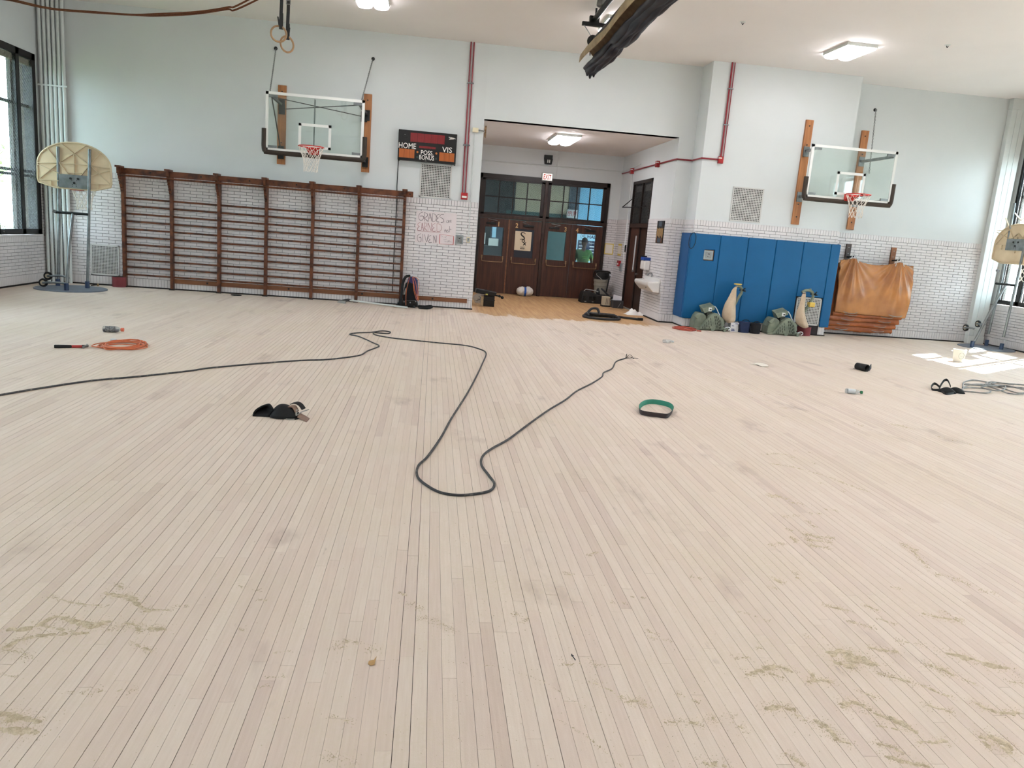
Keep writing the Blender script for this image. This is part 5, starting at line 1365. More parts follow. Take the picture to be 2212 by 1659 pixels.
# ================================================================ PORTABLE HOOPS
def portable_hoop(loc, rotz, label, flip, base_r=0.62, up=0.0):
    """built facing away from the room: the camera sees the ribbed back"""
    t = bpy.data.objects.new('portable_hoop', None); col.objects.link(t); LOC[t.name] = (0, 0, 0); tag(t, label, 'basketball hoop', 'portable fan-board hoops')
    MB().lathe([(base_r, 0), (base_r, 0.014), (base_r-0.01, 0.02)], Matrix.Identity(4), 40).build('base_plate', 'base_grey', t)
    xl, xr, yp = -0.36, 0.215, 0.17
    zt_ = 2.62+up
    tops = [(-0.225, yp), (0.335, yp)]
    for (bx, by), (tx, ty) in (((xl, yp+0.1), tops[0]), ((xr, yp+0.02), tops[1])):
        MB().tube([(bx, by, 0.02), (tx-(tx-bx)*0.5, by, 1.3), (tx, ty, zt_)], 0.027, 10).build('upright_pole', 'galv', t, smooth=True)
        MB().cyl((bx, by, 0.015), (bx, by, 0.15), 0.04, 12).build('pole_sleeve', 'sleeve_blue', t, smooth=True)
    fx, fy = (0.10, -0.42)
    MB().tube([(fx, fy, 0.02), (0.03, -0.1, 0.8), (0.0, yp, 1.41)], 0.026, 10).build('front_leg', 'galv', t, smooth=True)
    MB().cyl((fx, fy, 0.015), (fx, fy, 0.15), 0.04, 12).build('pole_sleeve', 'sleeve_blue', t, smooth=True)
    MB().tube([(-0.30, yp, 1.42), (0.28, yp, 1.42)], 0.026, 10).build('cross_tube', 'dark_steel', t, smooth=True)
    MB().tube([(-0.30, yp, 1.42), (-0.345, yp-0.01, 1.44)], 0.03, 10).build('tube_cap', 'steel', t)
    for (wx, wy, wz, tx, ty) in ((-0.36*flip, -0.30, 0.12, fx, fy), (-0.42*flip, 0.02, 0.22, fx, fy+0.1)):
        w_ = MB(); w_.lathe([(0.045, -0.02), (0.075, -0.02), (0.08, 0), (0.075, 0.02), (0.045, 0.02)], Matrix.Translation((wx, wy, wz)) @ Matrix.Rotation(HP, 4, 'X'), 20)
        wo = w_.build('wheel', 'wheel_black', t, smooth=True)
        MB().lathe([(0.0, -0.024), (0.045, -0.024), (0.045, 0.024), (0.0, 0.024)], Matrix.Translation((wx, wy, wz)) @ Matrix.Rotation(HP, 4, 'X'), 16, cap=False).build('hub', 'hub_beige', wo)
        MB().tube(spline([(wx, wy-0.03, wz), (wx*0.4, wy-0.03, wz+0.02), (tx, ty, wz+0.02)], 4), 0.02, 8).build('wheel_arm', 'galv', t, smooth=True)
    # fan-shaped board
    yb = yp+0.03; cx = 0.045; zc0 = 2.15; n0 = len(t.children)
    out = []
    for k in range(25):
        a = math.pi*(1-k/24); out.append((cx+0.655*math.cos(a)*(1 if abs(math.cos(a)) < 0.99 else 1), zc0+0.135+0.43*math.sin(a)))
    out += [(cx+0.66, 2.02), (cx+0.645, 1.955), (cx+0.36, 1.875), (cx-0.36, 1.875), (cx-0.645, 1.955), (cx-0.66, 2.02)]
    MB().slab([(x, yb, z) for x, z in out], (0, 0.022, 0)).build('fan_board', 'board_plastic', t)
    rim_ = MB(); n = len(out)
    rim_.tube([(x, yb-0.008, z) for x, z in out], 0.016, 6, closed=True); rim_.build('board_edge', 'rib_plastic', t, smooth=True)
    nodes = {'c': (cx, 2.52), 'l': (cx-0.27, 2.33), 'r': (cx+0.27, 2.33), 'b': (cx, 2.1)}
    for (a, b_) in ((nodes['c'], nodes['l']), (nodes['c'], nodes['r']), (nodes['c'], nodes['b']), (nodes['l'], nodes['r']), (nodes['c'], (cx-0.22, 2.68)), (nodes['c'], (cx+0.22, 2.68)),
                    (nodes['l'], (cx-0.65, 2.30)), (nodes['r'], (cx+0.65, 2.30)), (nodes['l'], (cx-0.47, 2.58)), (nodes['r'], (cx+0.47, 2.58)), (nodes['l'], (cx-0.62, 2.02)), (nodes['r'], (cx+0.62, 2.02)),
                    (nodes['l'], (cx-0.08, 2.08)), (nodes['r'], (cx+0.08, 2.08)), ((cx-0.28, 2.14), (cx-0.65, 2.27)), ((cx+0.28, 2.14), (cx+0.65, 2.27)), ((cx-0.62, 2.0), (cx-0.28, 2.0)), ((cx+0.28, 2.0), (cx+0.62, 2.0)),
                    ((cx-0.42, 2.0), (cx-0.42, 1.9)), ((cx+0.42, 2.0), (cx+0.42, 1.9)), ((cx-0.12, 2.17), (cx+0.12, 2.17))):
        MB().beam((a[0], yb-0.012, a[1]), (b_[0], yb-0.012, b_[1]), 0.024, 0.014, (0, 0, 1)).build('rib', 'rib_plastic', t)
    pl = MB().box(-0.23, yb-0.035, 1.885, 0.315, yb-0.012, 2.13).build('steel_plate', 'galv', t)
    for (x, z) in ((-0.02, 2.06), (0.115, 2.06), (0.045, 1.98)): MB().cyl((x, yb-0.035, z), (x, yb-0.047, z), 0.02, 10).build('bolt', 'dark_steel', pl)
    for (x, z) in ((0.0, 2.03), (0.09, 2.03), (0.01, 1.95), (0.08, 1.95), (0.01, 1.92), (0.08, 1.92)): MB().cyl((x, yb-0.035, z), (x, yb-0.038, z), 0.007, 6).build('bolt_hole', 'black', pl)
    R = 0.225; zr = 1.90; yr = yb+0.022+0.12+R
    MB().tube([(cx+R*math.cos(a), yr+R*math.sin(a), zr) for a in [2*math.pi*k/30 for k in range(30)]], 0.009, 8, closed=True).build('rim', 'rim_red', t, smooth=True)
    MB().box(cx-0.1, yb+0.022, zr-0.05, cx+0.1, yr-R+0.01, zr+0.01).build('rim_bracket', 'rim_red', t)
    nt_ = MB()
    N_ = 10; L_ = [(0.98, 0), (0.85, -0.08), (0.7, -0.16), (0.6, -0.25), (0.58, -0.34), (0.6, -0.40)]
    for r_ in range(len(L_)-1):
        for k in range(N_):
            for s in (-0.5, 0.5):
                a0 = 2*math.pi*(k+0.5*(r_ % 2))/N_; a1 = 2*math.pi*(k+0.5*(r_ % 2)+s)/N_
                nt_.tube([(cx+R*L_[r_][0]*math.cos(a0), yr+R*L_[r_][0]*math.sin(a0), zr+L_[r_][1]), (cx+R*L_[r_+1][0]*math.cos(a1), yr+R*L_[r_+1][0]*math.sin(a1), zr+L_[r_+1][1])], 0.006, 4, caps=False)
    nt_.build('net', 'net_cord', t)
    for ch in list(t.children)[n0:]: ch.location.z += up
    t.location = loc; t.rotation_euler = (0, 0, rotz)
    return t
portable_hoop((-6.80, 15.52, 0), 0.0, 'portable fan-board hoop seen from behind by the left corner pipes', 1)
portable_hoop((12.3, 15.75, 0.0), -HP, 'portable fan-board hoop at the right edge, standing in sunlight', 1, 0.56, 0.27)

# ================================================================ FLOOR SANDERS
def sander(dx, variant, label):
    Y = 15.62
    def S(zx, zy):
        v = AY(1480+zx*0.14467, 590+zy*0.14467, Y); return v.x+dx, v.z
    x0 = S(380, 870)[0]
    t = thing('floor_sander', (x0, Y+0.15, 0), label, 'floor sander', 'green drum sanders by the blue pads')
    zb = S(380, 868)[1]
    def Pz(*pts): return [(S(*p)[0], max(S(*p)[1]-zb, 0.0)) for p in pts]
    def sl(name, m_, pts, y0, y1, bevel=0.0, smooth=False):
        return MB().slab([(x, y0, z) for x, z in Pz(*pts)], (0, y1-y0, 0)).build(name, m_, t, bevel=bevel, smooth=smooth)
    # drum housing and chassis
    sl('drum_housing', 'sander_green', [(132, 835), (150, 730), (185, 655), (225, 605), (280, 610), (325, 650), (335, 720), (300, 840)], Y+0.04, Y+0.36, 0.02)
    sl('chassis', 'sander_green', [(130, 855), (150, 825), (560, 820), (640, 835), (655, 850), (600, 862)], Y+0.0, Y+0.34, 0.012)
    sl('fan_body', 'sander_green', [(330, 740), (350, 640), (430, 600), (520, 640), (590, 700), (605, 800), (560, 840), (340, 840)], Y+0.05, Y+0.33, 0.02)
    g = sl('belt_guard', 'sander_green', [(205, 840), (240, 790), (330, 690), (395, 620), (440, 600), (480, 612), (510, 660), (560, 770), (545, 835)], Y-0.03, Y+0.05, 0.012)
    # slots in the guard
    for (zx, top, n) in ((250, 795, 1), (280, 760, 2), (310, 725, 2), (340, 700, 3), (370, 665, 3)):
        for j in range(n):
            a = S(zx+j*4, top+j*42+10); 
            MB().beam((a[0], Y-0.032, max(a[1]-zb, 0.02)), (a[0]+0.012, Y-0.032, max(a[1]-zb-0.045, 0.02)), 0.012, 0.006, (0, 1, 0)).build('slot', 'sander_dark', g)
    for (zx, top, n) in ((435, 640, 4), (460, 640, 4), (485, 660, 4), (510, 700, 3)):
        for j in range(n):
            a = S(zx+j*6, top+j*46+8)
            MB().beam((a[0], Y-0.032, a[1]-zb), (a[0]+0.010, Y-0.032, a[1]-zb-0.050), 0.020, 0.006, (0, 1, 0)).build('slot', 'sander_dark', g)
    # motor box
    (ax, az), (bx, bz), (cx, cz), (ex, ez) = Pz((300, 610), (455, 560), (445, 500), (262, 540))
    MB().hexa([(ax, Y+0.04, az), (bx, Y+0.04, bz), (bx, Y+0.26, bz), (ax, Y+0.26, az), (ex, Y+0.04, ez), (cx, Y+0.04, cz), (cx-0.02, Y+0.26, cz+0.05), (ex+0.0, Y+0.26, ez+0.05)]).build('motor_box', 'sander_green', t, bevel=0.006)
    k = Pz((382, 555))[0]
    MB().box(k[0]-0.035, Y+0.02, k[1]-0.035, k[0]+0.03, Y+0.042, k[1]+0.04).build('switch_plate', 'white_paint', t)
    MB().cyl((k[0], Y+0.02, k[1]), (k[0], Y-0.005, k[1]), 0.015, 10).build('switch_knob', 'black', t)
    sl('motor_neck', 'sander_dark', [(335, 660), (345, 590), (415, 590), (425, 650)], Y+0.06, Y+0.24)
    sl('side_clamp', 'sander_green', [(150, 660), (165, 640), (215, 600), (240, 610), (200, 690), (170, 680)], Y-0.0, Y+0.1, 0.008)
    for zx, r in ((405, 0.044), (585, 0.03)):
        c = Pz((zx, 845))[0]; wz = r
        MB().lathe([(0.0, -0.025), (r, -0.025), (r, 0.025), (0.0, 0.025)], Matrix.Translation((c[0], Y-0.01, wz)) @ Matrix.Rotation(HP, 4, 'X'), 18, cap=False).build('wheel', 'sander_green', t, smooth=True)
    w_ = [S(430, 540), (S(465, 515)), S(500, 560), S(525, 620), S(545, 650)]
    MB().tube(spline([(x, Y+0.1, z-zb) for x, z in w_], 4), 0.012, 8).build('motor_cord', 'plastic_clear_grey', t, smooth=True)
    w_ = [S(590, 835), S(620, 818), S(655, 820), S(668, 845), S(640, 862)]
    MB().tube(spline([(x, Y, max(z-zb, 0.014)) for x, z in w_], 4), 0.011, 8).build('hook', 'plastic_clear_grey', t, smooth=True)
    # handle and bag
    if variant == 0:
        hp = [S(600, 790), S(720, 600), S(830, 400), S(880, 320), S(892, 265), S(865, 222), S(815, 205)]
    else:
        hp = [S(600, 760), S(690, 600), S(800, 430), S(860, 320), S(868, 250), S(830, 205), S(760, 195), S(700, 225)]
    rs = [0.032]*2+[0.03]*20
    pts = spline([(x, Y+0.16, z-zb) for x, z in hp], 6)
    MB().tube(pts, 0.03, 12).build('handle_pipe', 'sander_green', t, smooth=True)
    a = S(915, 280) if variant == 0 else S(895, 260)
    MB().tube([(a[0]-0.02, Y+0.02, a[1]-zb), (a[0]-0.02, Y+0.30, a[1]-zb)], 0.016, 10).build('grip_bar', 'black', t, smooth=True)
    MB().tube([(a[0]-0.05, Y+0.10, a[1]-zb), (a[0], Y+0.08, a[1]-zb+0.06)], 0.014, 8).build('lever', 'black', t, smooth=True)
    if variant == 0:
        c = S(830, 190); MB().lathe([(0.03, 0), (0.08, 0.0), (0.083, 0.012), (0.08, 0.022), (0.03, 0.022)], Matrix.Translation((c[0], Y+0.16, c[1]-zb)), 20).build('yellow_wheel', 'yellow_plastic', t, smooth=True)
        L_ = [(800, 205, 0.02), (760, 260, 0.045), (735, 360, 0.075), (700, 470, 0.105), (685, 570, 0.13), (680, 660, 0.14), (685, 720, 0.12), (690, 762, 0.05)]
    else:
        c = S(830, 410); MB().box(c[0]-0.06, Y+0.06, c[1]-zb-0.05, c[0]+0.06, Y+0.2, c[1]-zb+0.05).build('yellow_clamp', 'yellow_plastic', t, bevel=0.015)
        MB().tube([(S(820, 170)[0], Y+0.16, S(820, 170)[1]-zb), (S(820, 200)[0], Y+0.16, S(820, 200)[1]-zb)], 0.03, 10).build('cap_screw', 'sander_green', t)
        L_ = [(715, 225, 0.035), (700, 300, 0.05), (680, 420, 0.06), (660, 520, 0.085), (665, 620, 0.11), (690, 700, 0.12), (720, 745, 0.09), (725, 765, 0.03)]
    def fb(u, v):
        i = v*(len(L_)-1); j = min(int(i), len(L_)-2); q = i-j
        zx = L_[j][0]*(1-q)+L_[j+1][0]*q; zy = L_[j][1]*(1-q)+L_[j+1][1]*q; r = L_[j][2]*(1-q)+L_[j+1][2]*q
        an = 2*math.pi*u; x, z = S(zx, zy)
        r *= 1+0.08*math.sin(an*4+v*3)+0.05*math.sin(an*7+v*9)
        return (x+r*math.cos(an), Y+0.10+r*0.75*math.sin(an), z-zb)
    m = MB(); m.grid(fb, 28, 24, True); m.build('dust_bag', 'bag_canvas', t, smooth=60)
    MB().tube([fb(k/16, 0.03) for k in range(16)], 0.006, 5, closed=True).build('bag_tie', 'black', t)
    return t
sander(0.0, 0, 'left green floor sander with full beige dust bag by the blue pads')
s2 = AZ(1690, 724)-AZ(1535, 714)
sander(s2.x+0.02, 1, 'right green floor sander with slack dust bag before the cream vent')

def px_box(name, px0, px1, py, hpx, depth, m_, label, cat, parts=None, Y=None):
    a = AZ(px0, py); b_ = AZ(px1, py); y = (a.y+b_.y)/2 if Y is None else Y
    x0 = AY(px0, py, y).x; x1 = AY(px1, py, y).x
    h_ = AY(px0, py-hpx, y).z-AY(px0, py, y).z
    t = thing(name, ((x0+x1)/2, y, 0), label, cat)
    return t, x0, x1, y, h_
t, x0, x1, y, h_ = px_box('cardboard_box', 1576.5, 1594, 717, 20, 0.1, None, 'small white printed carton between the left sander and the blue tote', 'box')
MB().box(x0, y, 0, x1, y+0.16, h_*0.94).build('carton', 'cardboard_white', t, bevel=0.004); MB().box(x0, y-0.001, h_*0.80, x1, y+0.16, h_).build('lid', 'cardboard_white', t)
for (a, b_, c, d) in ((0.12, 0.55, 0.1, 0.2), (0.12, 0.5, 0.25, 0.33), (0.55, 0.9, 0.86, 0.92), (0.15, 0.4, 0.62, 0.68)): MB().box(x0+(x1-x0)*a, y-0.003, h_*c, x0+(x1-x0)*b_, y-0.0005, h_*d).build('print', 'print_blue', t)
def tote(px0, px1, py, hpx, m_, label):
    t, x0, x1, y, h_ = px_box('tool_tote', px0, px1, py, hpx, 0.2, None, label, 'bag')
    cx, r = (x0+x1)/2, (x1-x0)/2
    m = MB(); m.lathe([(r*0.9, 0.0), (r*0.97, 0.02), (r, h_*0.5), (r*0.98, h_*0.9), (r*0.90, h_*0.93)], Matrix.Translation((cx, y+r*0.8, 0)) @ Matrix.Diagonal((1, 0.8, 1, 1)), 22); m.build('body', m_, t, smooth=True)
    m = MB(); m.lathe([(r*1.03, h_*0.86), (r*1.04, h_*0.95), (r*0.8, h_), (r*0.1, h_*1.02)], Matrix.Translation((cx, y+r*0.8, 0)) @ Matrix.Diagonal((1, 0.8, 1, 1)), 22); m.build('lid', m_, t, smooth=True)
    MB().tube(spline([(cx-r, y+r*0.6, h_*0.7), (cx-r*1.1, y+r*0.2, h_*0.4), (cx-r*0.98, y+r*0.1, h_*0.15)], 4), 0.012, 6).build('strap', 'black_cloth', t)
    MB().tube([(cx+r*(0.2+0.6*math.cos(a)), y+r*0.8, h_+0.01+0.03*math.sin(a)) for a in [math.pi*k/8 for k in range(9)]], 0.008, 6).build('handle', 'black_cloth', t)
tote(1597, 1622, 719.5, 23.5, 'navy_cloth', 'round navy cloth tote between the two sanders')
tote(1622, 1644.5, 721.5, 22, 'black_cloth', 'round black cloth tote beside the navy one')
def paper_roll(px, py, wpx, hpx, label):
    c = AZ(px, py); r = (AY(px+wpx/2, py, c.y).x-AY(px-wpx/2, py, c.y).x)/2; h_ = AY(px, py-hpx, c.y).z
    t = thing('sandpaper_roll', (c.x, c.y+r, 0), label, 'sandpaper roll', 'red sandpaper rolls')
    MB().lathe([(r, 0), (r, h_)], Matrix.Translation((c.x, c.y+r, 0)), 28).build('roll', 'paper_red', t, smooth=True)
    m = MB(); m.lathe([(r*0.99, h_), (r*0.99, h_+0.002), (r*0.35, h_+0.002)], Matrix.Translation((c.x, c.y+r, 0)), 28); m.build('wound_end', 'black_rubber', t)
    MB().lathe([(r*0.35, h_), (r*0.35, h_+0.004), (r*0.3, h_+0.004), (r*0.3, h_)], Matrix.Translation((c.x, c.y+r, 0)), 20).build('core', 'rail_wood', t)
paper_roll(1741.5, 726, 27, 19, 'red sandpaper roll on the floor below the cream vent')
paper_roll(252.5, 620.5, 29, 22, 'red sandpaper roll beside the first wall bar upright')

# ================================================================ CABLES AND COILS
def floor_path(pts, z, k=6): return spline([AZ(px, py, z) for px, py in pts], k)
cab = [(-60,862),(0,853),(90,838),(200,822),(300,813),(410,801),(450,795),(560,785),(650,778.5),(700,777),(740,773),(778,767),(794,758),(815,750),(818,746),(805,740),(776,727),(755,722),(772,719),(803,717.6),(825,714.7),(843,717),(838,720.5),(822,719.5),(808,718.6),(808,722),(823,726),(852,730.6),(902.5,736),(953,741),(1004,746),(1033,753),(1050,762.5),(1042,785),(1027,817),(1007,853.6),(975,904),(953,944),(924,985.6),(904,1005.5),(901,1027),(917,1045),(949.5,1063),(989,1069.5),(1025.5,1067),(1058,1060),(1068,1045),(1056,1027),(1040,1003.7),(1043.6,984),(1065,967.5),(1098,949),(1141,917),(1184.6,886),(1221,864),(1246,844.6),(1278.7,828),(1300,814),(1304,805),(1322,796),(1331,781),(1351,774)]
t = thing('power_cable', tuple(AZ(1000, 1069)), 'long black power cable snaking across the middle of the floor', 'cable')
MB().tube(floor_path(cab, 0.009, 6), 0.0092, 8).build('cable', 'cable_black', t, smooth=True)
e = AZ(1351, 774, 0.01)
for k, (dx, dy, dz) in enumerate(((0.14, 0.10, 0.05), (0.2, 0.02, 0.012), (0.12, -0.05, 0.03), (0.05, 0.12, 0.06))):
    MB().tube(spline([e, e+Vector((dx*0.5, dy*0.4, dz)), e+Vector((dx, dy, 0.006))], 5), 0.004, 5).build('loose_wire', 'black', t)

def coil(name, loops, r, z0, m_, t, seed, jit=0.05, pname='cord'):
    rr = random.Random(seed); pts = []
    for i, (cx, cy, ax, ay, rot) in enumerate(loops):
        n = 22; ph = rr.uniform(0, 6.28)
        for k in range(n):
            a = 2*math.pi*k/n+0.3*i; j = 1+jit*math.sin(a*2+ph)
            x = ax*j*math.cos(a); y = ay*j*math.sin(a)
            pts.append((cx+x*math.cos(rot)-y*math.sin(rot), cy+x*math.sin(rot)+y*math.cos(rot), r+z0+r*1.3*(i % 4)+r*0.8*math.sin(a*3+ph)**2))
    return MB().tube(spline(pts, 2), r, 6).build(pname, m_, t, smooth=True)
c1 = AZ(262, 749); t = thing('extension_cord', tuple(c1), 'coiled orange extension cord on the floor at left', 'cord')
ll = [(c1.x+random.uniform(-.05, .05), c1.y+random.uniform(-.08, .08), 0.225+random.uniform(-.07, .05), 0.26+random.uniform(-.16, .10), random.uniform(-0.5, 0.5)) for _ in range(9)]
coil('c', ll, 0.0062, 0, 'cord_orange', t, 2, 0.12)
pc_ = AZ(239, 738); MB().lathe([(0.012, 0), (0.02, 0.01), (0.02, 0.05), (0.014, 0.07)], Matrix.Translation((pc_.x, pc_.y, 0.02)) @ Matrix.Rotation(HP*0.95, 4, 'Y'), 12).build('plug', 'plastic_clear_grey', t, smooth=True)
c1 = AZ(1478, 711.5); t = thing('extension_cord', tuple(c1), 'coiled red extension cord on the floor left of the sanders', 'cord')
coil('c', [(c1.x+random.uniform(-.02, .02), c1.y+random.uniform(-.03, .03), 0.25+random.uniform(-.09, .04), 0.26+random.uniform(-.18, .06), random.uniform(-0.4, 0.4)) for _ in range(9)], 0.0062, 0, 'cord_red', t, 5)
MB().tube([(c1.x+0.2, c1.y-0.2, 0.012), (c1.x+0.29, c1.y-0.22, 0.012)], 0.014, 8).build('plug', 'cord_red', t)
t = thing('cable_coil', tuple(AZ(2140, 838)), 'loosely coiled grey cable at the right edge of the picture', 'cable')
loops = [[(2080,836),(2082,826),(2100,821),(2125,824),(2145,830),(2165,838),(2195,848),(2216,848),(2235,840),(2215,832),(2180,829),(2150,827),(2120,832),(2085,829)],
         [(2079,838),(2095,831),(2120,830),(2150,833),(2180,836),(2210,838),(2230,844),(2210,851),(2180,850),(2160,843),(2140,836),(2128,831),(2138,825),(2160,827),(2190,831)],
         [(2078,841),(2085,838),(2110,838),(2135,841),(2140,846),(2130,849),(2105,847),(2083,845),(2078,841)],
         [(2083,830),(2110,832),(2140,834),(2170,833),(2168,842),(2150,844),(2130,840),(2120,836),(2150,832),(2180,834),(2212,842),(2230,846)]]
for k, lp in enumerate(loops): MB().tube(floor_path(lp, 0.012+0.007*k, 6), 0.0098, 7).build('cable_loop', 'cable_grey', t, smooth=True)

# vacuum hose with wand near the opening
t = thing('vacuum_hose', tuple(AZ(1298, 692)), 'thick black vacuum hose coiled with one raised loop before the alcove', 'hose')
h1 = AZ(1299, 688); r = 0.028
hp = [(h1.x+0.40*math.cos(a), h1.y+0.34*math.sin(a), r) for a in [math.pi*0.15+2*math.pi*k/20 for k in range(20)]]
hp += [(h1.x+0.36*math.cos(a), h1.y+0.28*math.sin(a), r*2.6) for a in [math.pi*0.15+2*math.pi*k/20 for k in range(11)]]
lp0 = AY(1268, 684, h1.y-0.05)
hp += [(AY(1266, 682, h1.y).x, h1.y-0.05, 0.10), (AY(1268, 676, h1.y).x, h1.y-0.02, AY(1268, 676, h1.y).z), (AY(1278, 667, h1.y).x, h1.y, AY(1278, 667, h1.y).z), (AY(1290, 666, h1.y).x, h1.y, AY(1290, 667, h1.y).z), (AY(1294, 676, h1.y).x, h1.y, AY(1294, 676, h1.y).z), (AY(1292, 686, h1.y).x, h1.y, 0.09), (h1.x-0.2, h1.y+0.1, 0.085), (h1.x, h1.y+0.2, 0.08), (h1.x+0.12, h1.y+0.2, 0.07)]
MB().tube(spline(hp, 4), r, 10).build('hose', 'hose_black', t, smooth=True)
p0, p1 = AZ(1338, 688), AZ(1388, 693)
MB().tube([(h1.x+0.3, h1.y+0.15, 0.032), (p0.x, p0.y+0.05, 0.03), (p1.x-0.08, p1.y, 0.027)], 0.024, 10).build('wand', 'hose_black', t, smooth=True)
MB().tube([(p1.x-0.12, p1.y, 0.032), (p1.x, p1.y, 0.032)], [0.03, 0.031], 12).build('wand_collar', 'black', t, smooth=True)

# ================================================================ SMALL THINGS ON THE FLOOR
def bottle(px, py, length, r, ang, label, cap, liquid=None, lbl=None):
    c = AZ(px, py); t = bpy.data.objects.new('plastic_bottle', None); col.objects.link(t); LOC[t.name] = (0, 0, 0); tag(t, label, 'bottle', 'plastic bottles lying on the floor')
    M = Matrix.Rotation(HP, 4, 'Y')
    L = length
    prof = [(r*0.7, 0), (r*0.97, r*0.15), (r, r*0.4), (r, L*0.30), (r*0.92, L*0.36), (r*0.92, L*0.5), (r, L*0.56), (r, L*0.68), (r*0.75, L*0.8), (r*0.36, L*0.9), (r*0.36, L*0.97)]
    MB().lathe(prof, Matrix.Translation((-L/2, 0, r)) @ M, 20).build('body', 'bottle_clear', t, smooth=True)
    MB().lathe([(r*0.55, 0), (r*0.6, 0.003), (r*0.6, r*0.85), (r*0.5, r*0.9)], Matrix.Translation((L*0.43, 0, r)) @ M, 16).build('cap', cap, t, smooth=True)
    if liquid:
        m = MB(); q = [(rr*0.94, z) for rr, z in prof[:9]]
        n = 12; vs = []; fs = []
        for (rr, z) in q:
            for k in range(n+1):
                a = math.pi+math.pi*k/n*1.0
                vs.append((-L/2+z, rr*math.cos(a), r+rr*math.sin(a)*1.0-0.0+min(0, 0)))
        for i in range(len(q)-1):
            for k in range(n): fs.append((i*(n+1)+k, i*(n+1)+k+1, (i+1)*(n+1)+k+1, (i+1)*(n+1)+k))
            fs.append((i*(n+1), (i+1)*(n+1), (i+1)*(n+1)+n, i*(n+1)+n))
        m.add(vs, fs); m.build('liquid', liquid, t, smooth=True)
    if lbl:
        MB().lathe([(r*1.01, L*0.14), (r*1.01, L*0.6)], Matrix.Translation((-L/2, 0, r)) @ M, 20, cap=False).build('label', lbl, t, smooth=True)
    t.location = (c.x, c.y, 0); t.rotation_euler = (0, 0, ang)
bottle(243.5, 718, 0.235, 0.042, 0.12, 'sports drink bottle with dark blue liquid and orange cap', 'cap_orange', 'bottle_liquid', 'label_grey')
bottle(1842.5, 851, 0.20, 0.032, -0.25, 'clear water bottle with green cap lying at right', 'cap_green', None, 'plastic_clear_grey')
bottle(1442.5, 741, 0.19, 0.03, 0.1, 'small crushed clear bottle lying before the alcove', 'plastic_clear_grey')

def hammer():
    a, b_ = AZ(117, 752), AZ(187, 751.5)
    t = thing('claw_hammer', tuple((a+b_)/2), 'black and red handled hammer lying on the floor at left', 'hammer')
    d = (b_-a); 
    def P_(q, z, off=0): v = a+d*q; return (v.x, v.y+off, z)
    MB().tube([P_(0, 0.02), P_(0.03, 0.02), P_(0.5, 0.019), P_(0.54, 0.017)], [0.018, 0.021, 0.018, 0.014], 10).build('grip', 'black_rubber', t, smooth=True)
    MB().tube([P_(0.54, 0.018), P_(0.90, 0.018)], 0.016, 10).build('red_shaft', 'tool_red', t, smooth=True)
    MB().tube([P_(0.86, 0.018), P_(0.95, 0.018)], 0.019, 10).build('neck', 'black', t)
    MB().tube([P_(0.965, 0.018, -0.05), P_(0.965, 0.02, -0.025), P_(0.965, 0.02, 0.03), P_(0.965, 0.018, 0.05)], [0.017, 0.014, 0.015, 0.017], 12).build('head', 'steel', t, smooth=True)
    MB().ribbon(spline([P_(0.965, 0.024, 0.03), P_(0.95, 0.03, 0.06), P_(0.93, 0.03, 0.08)], 4), 0.02, 0.008, (1, 0, 0)).build('claw', 'steel', t)
    s = thing('screwdriver', tuple(AZ(148, 748)), 'black handled screwdriver lying behind the hammer', 'screwdriver')
    p0, p1, p2 = AZ(133, 749, 0.015), AZ(159, 748.5, 0.015), AZ(184, 748, 0.012)
    MB().tube([p0, p0.lerp(p1, 0.2), p0.lerp(p1, 0.9), p1], [0.011, 0.015, 0.014, 0.009], 10).build('grip', 'black', s, smooth=True)
    MB().tube([p1, p2], [0.0045, 0.004], 6).build('blade', 'steel', s)
hammer()

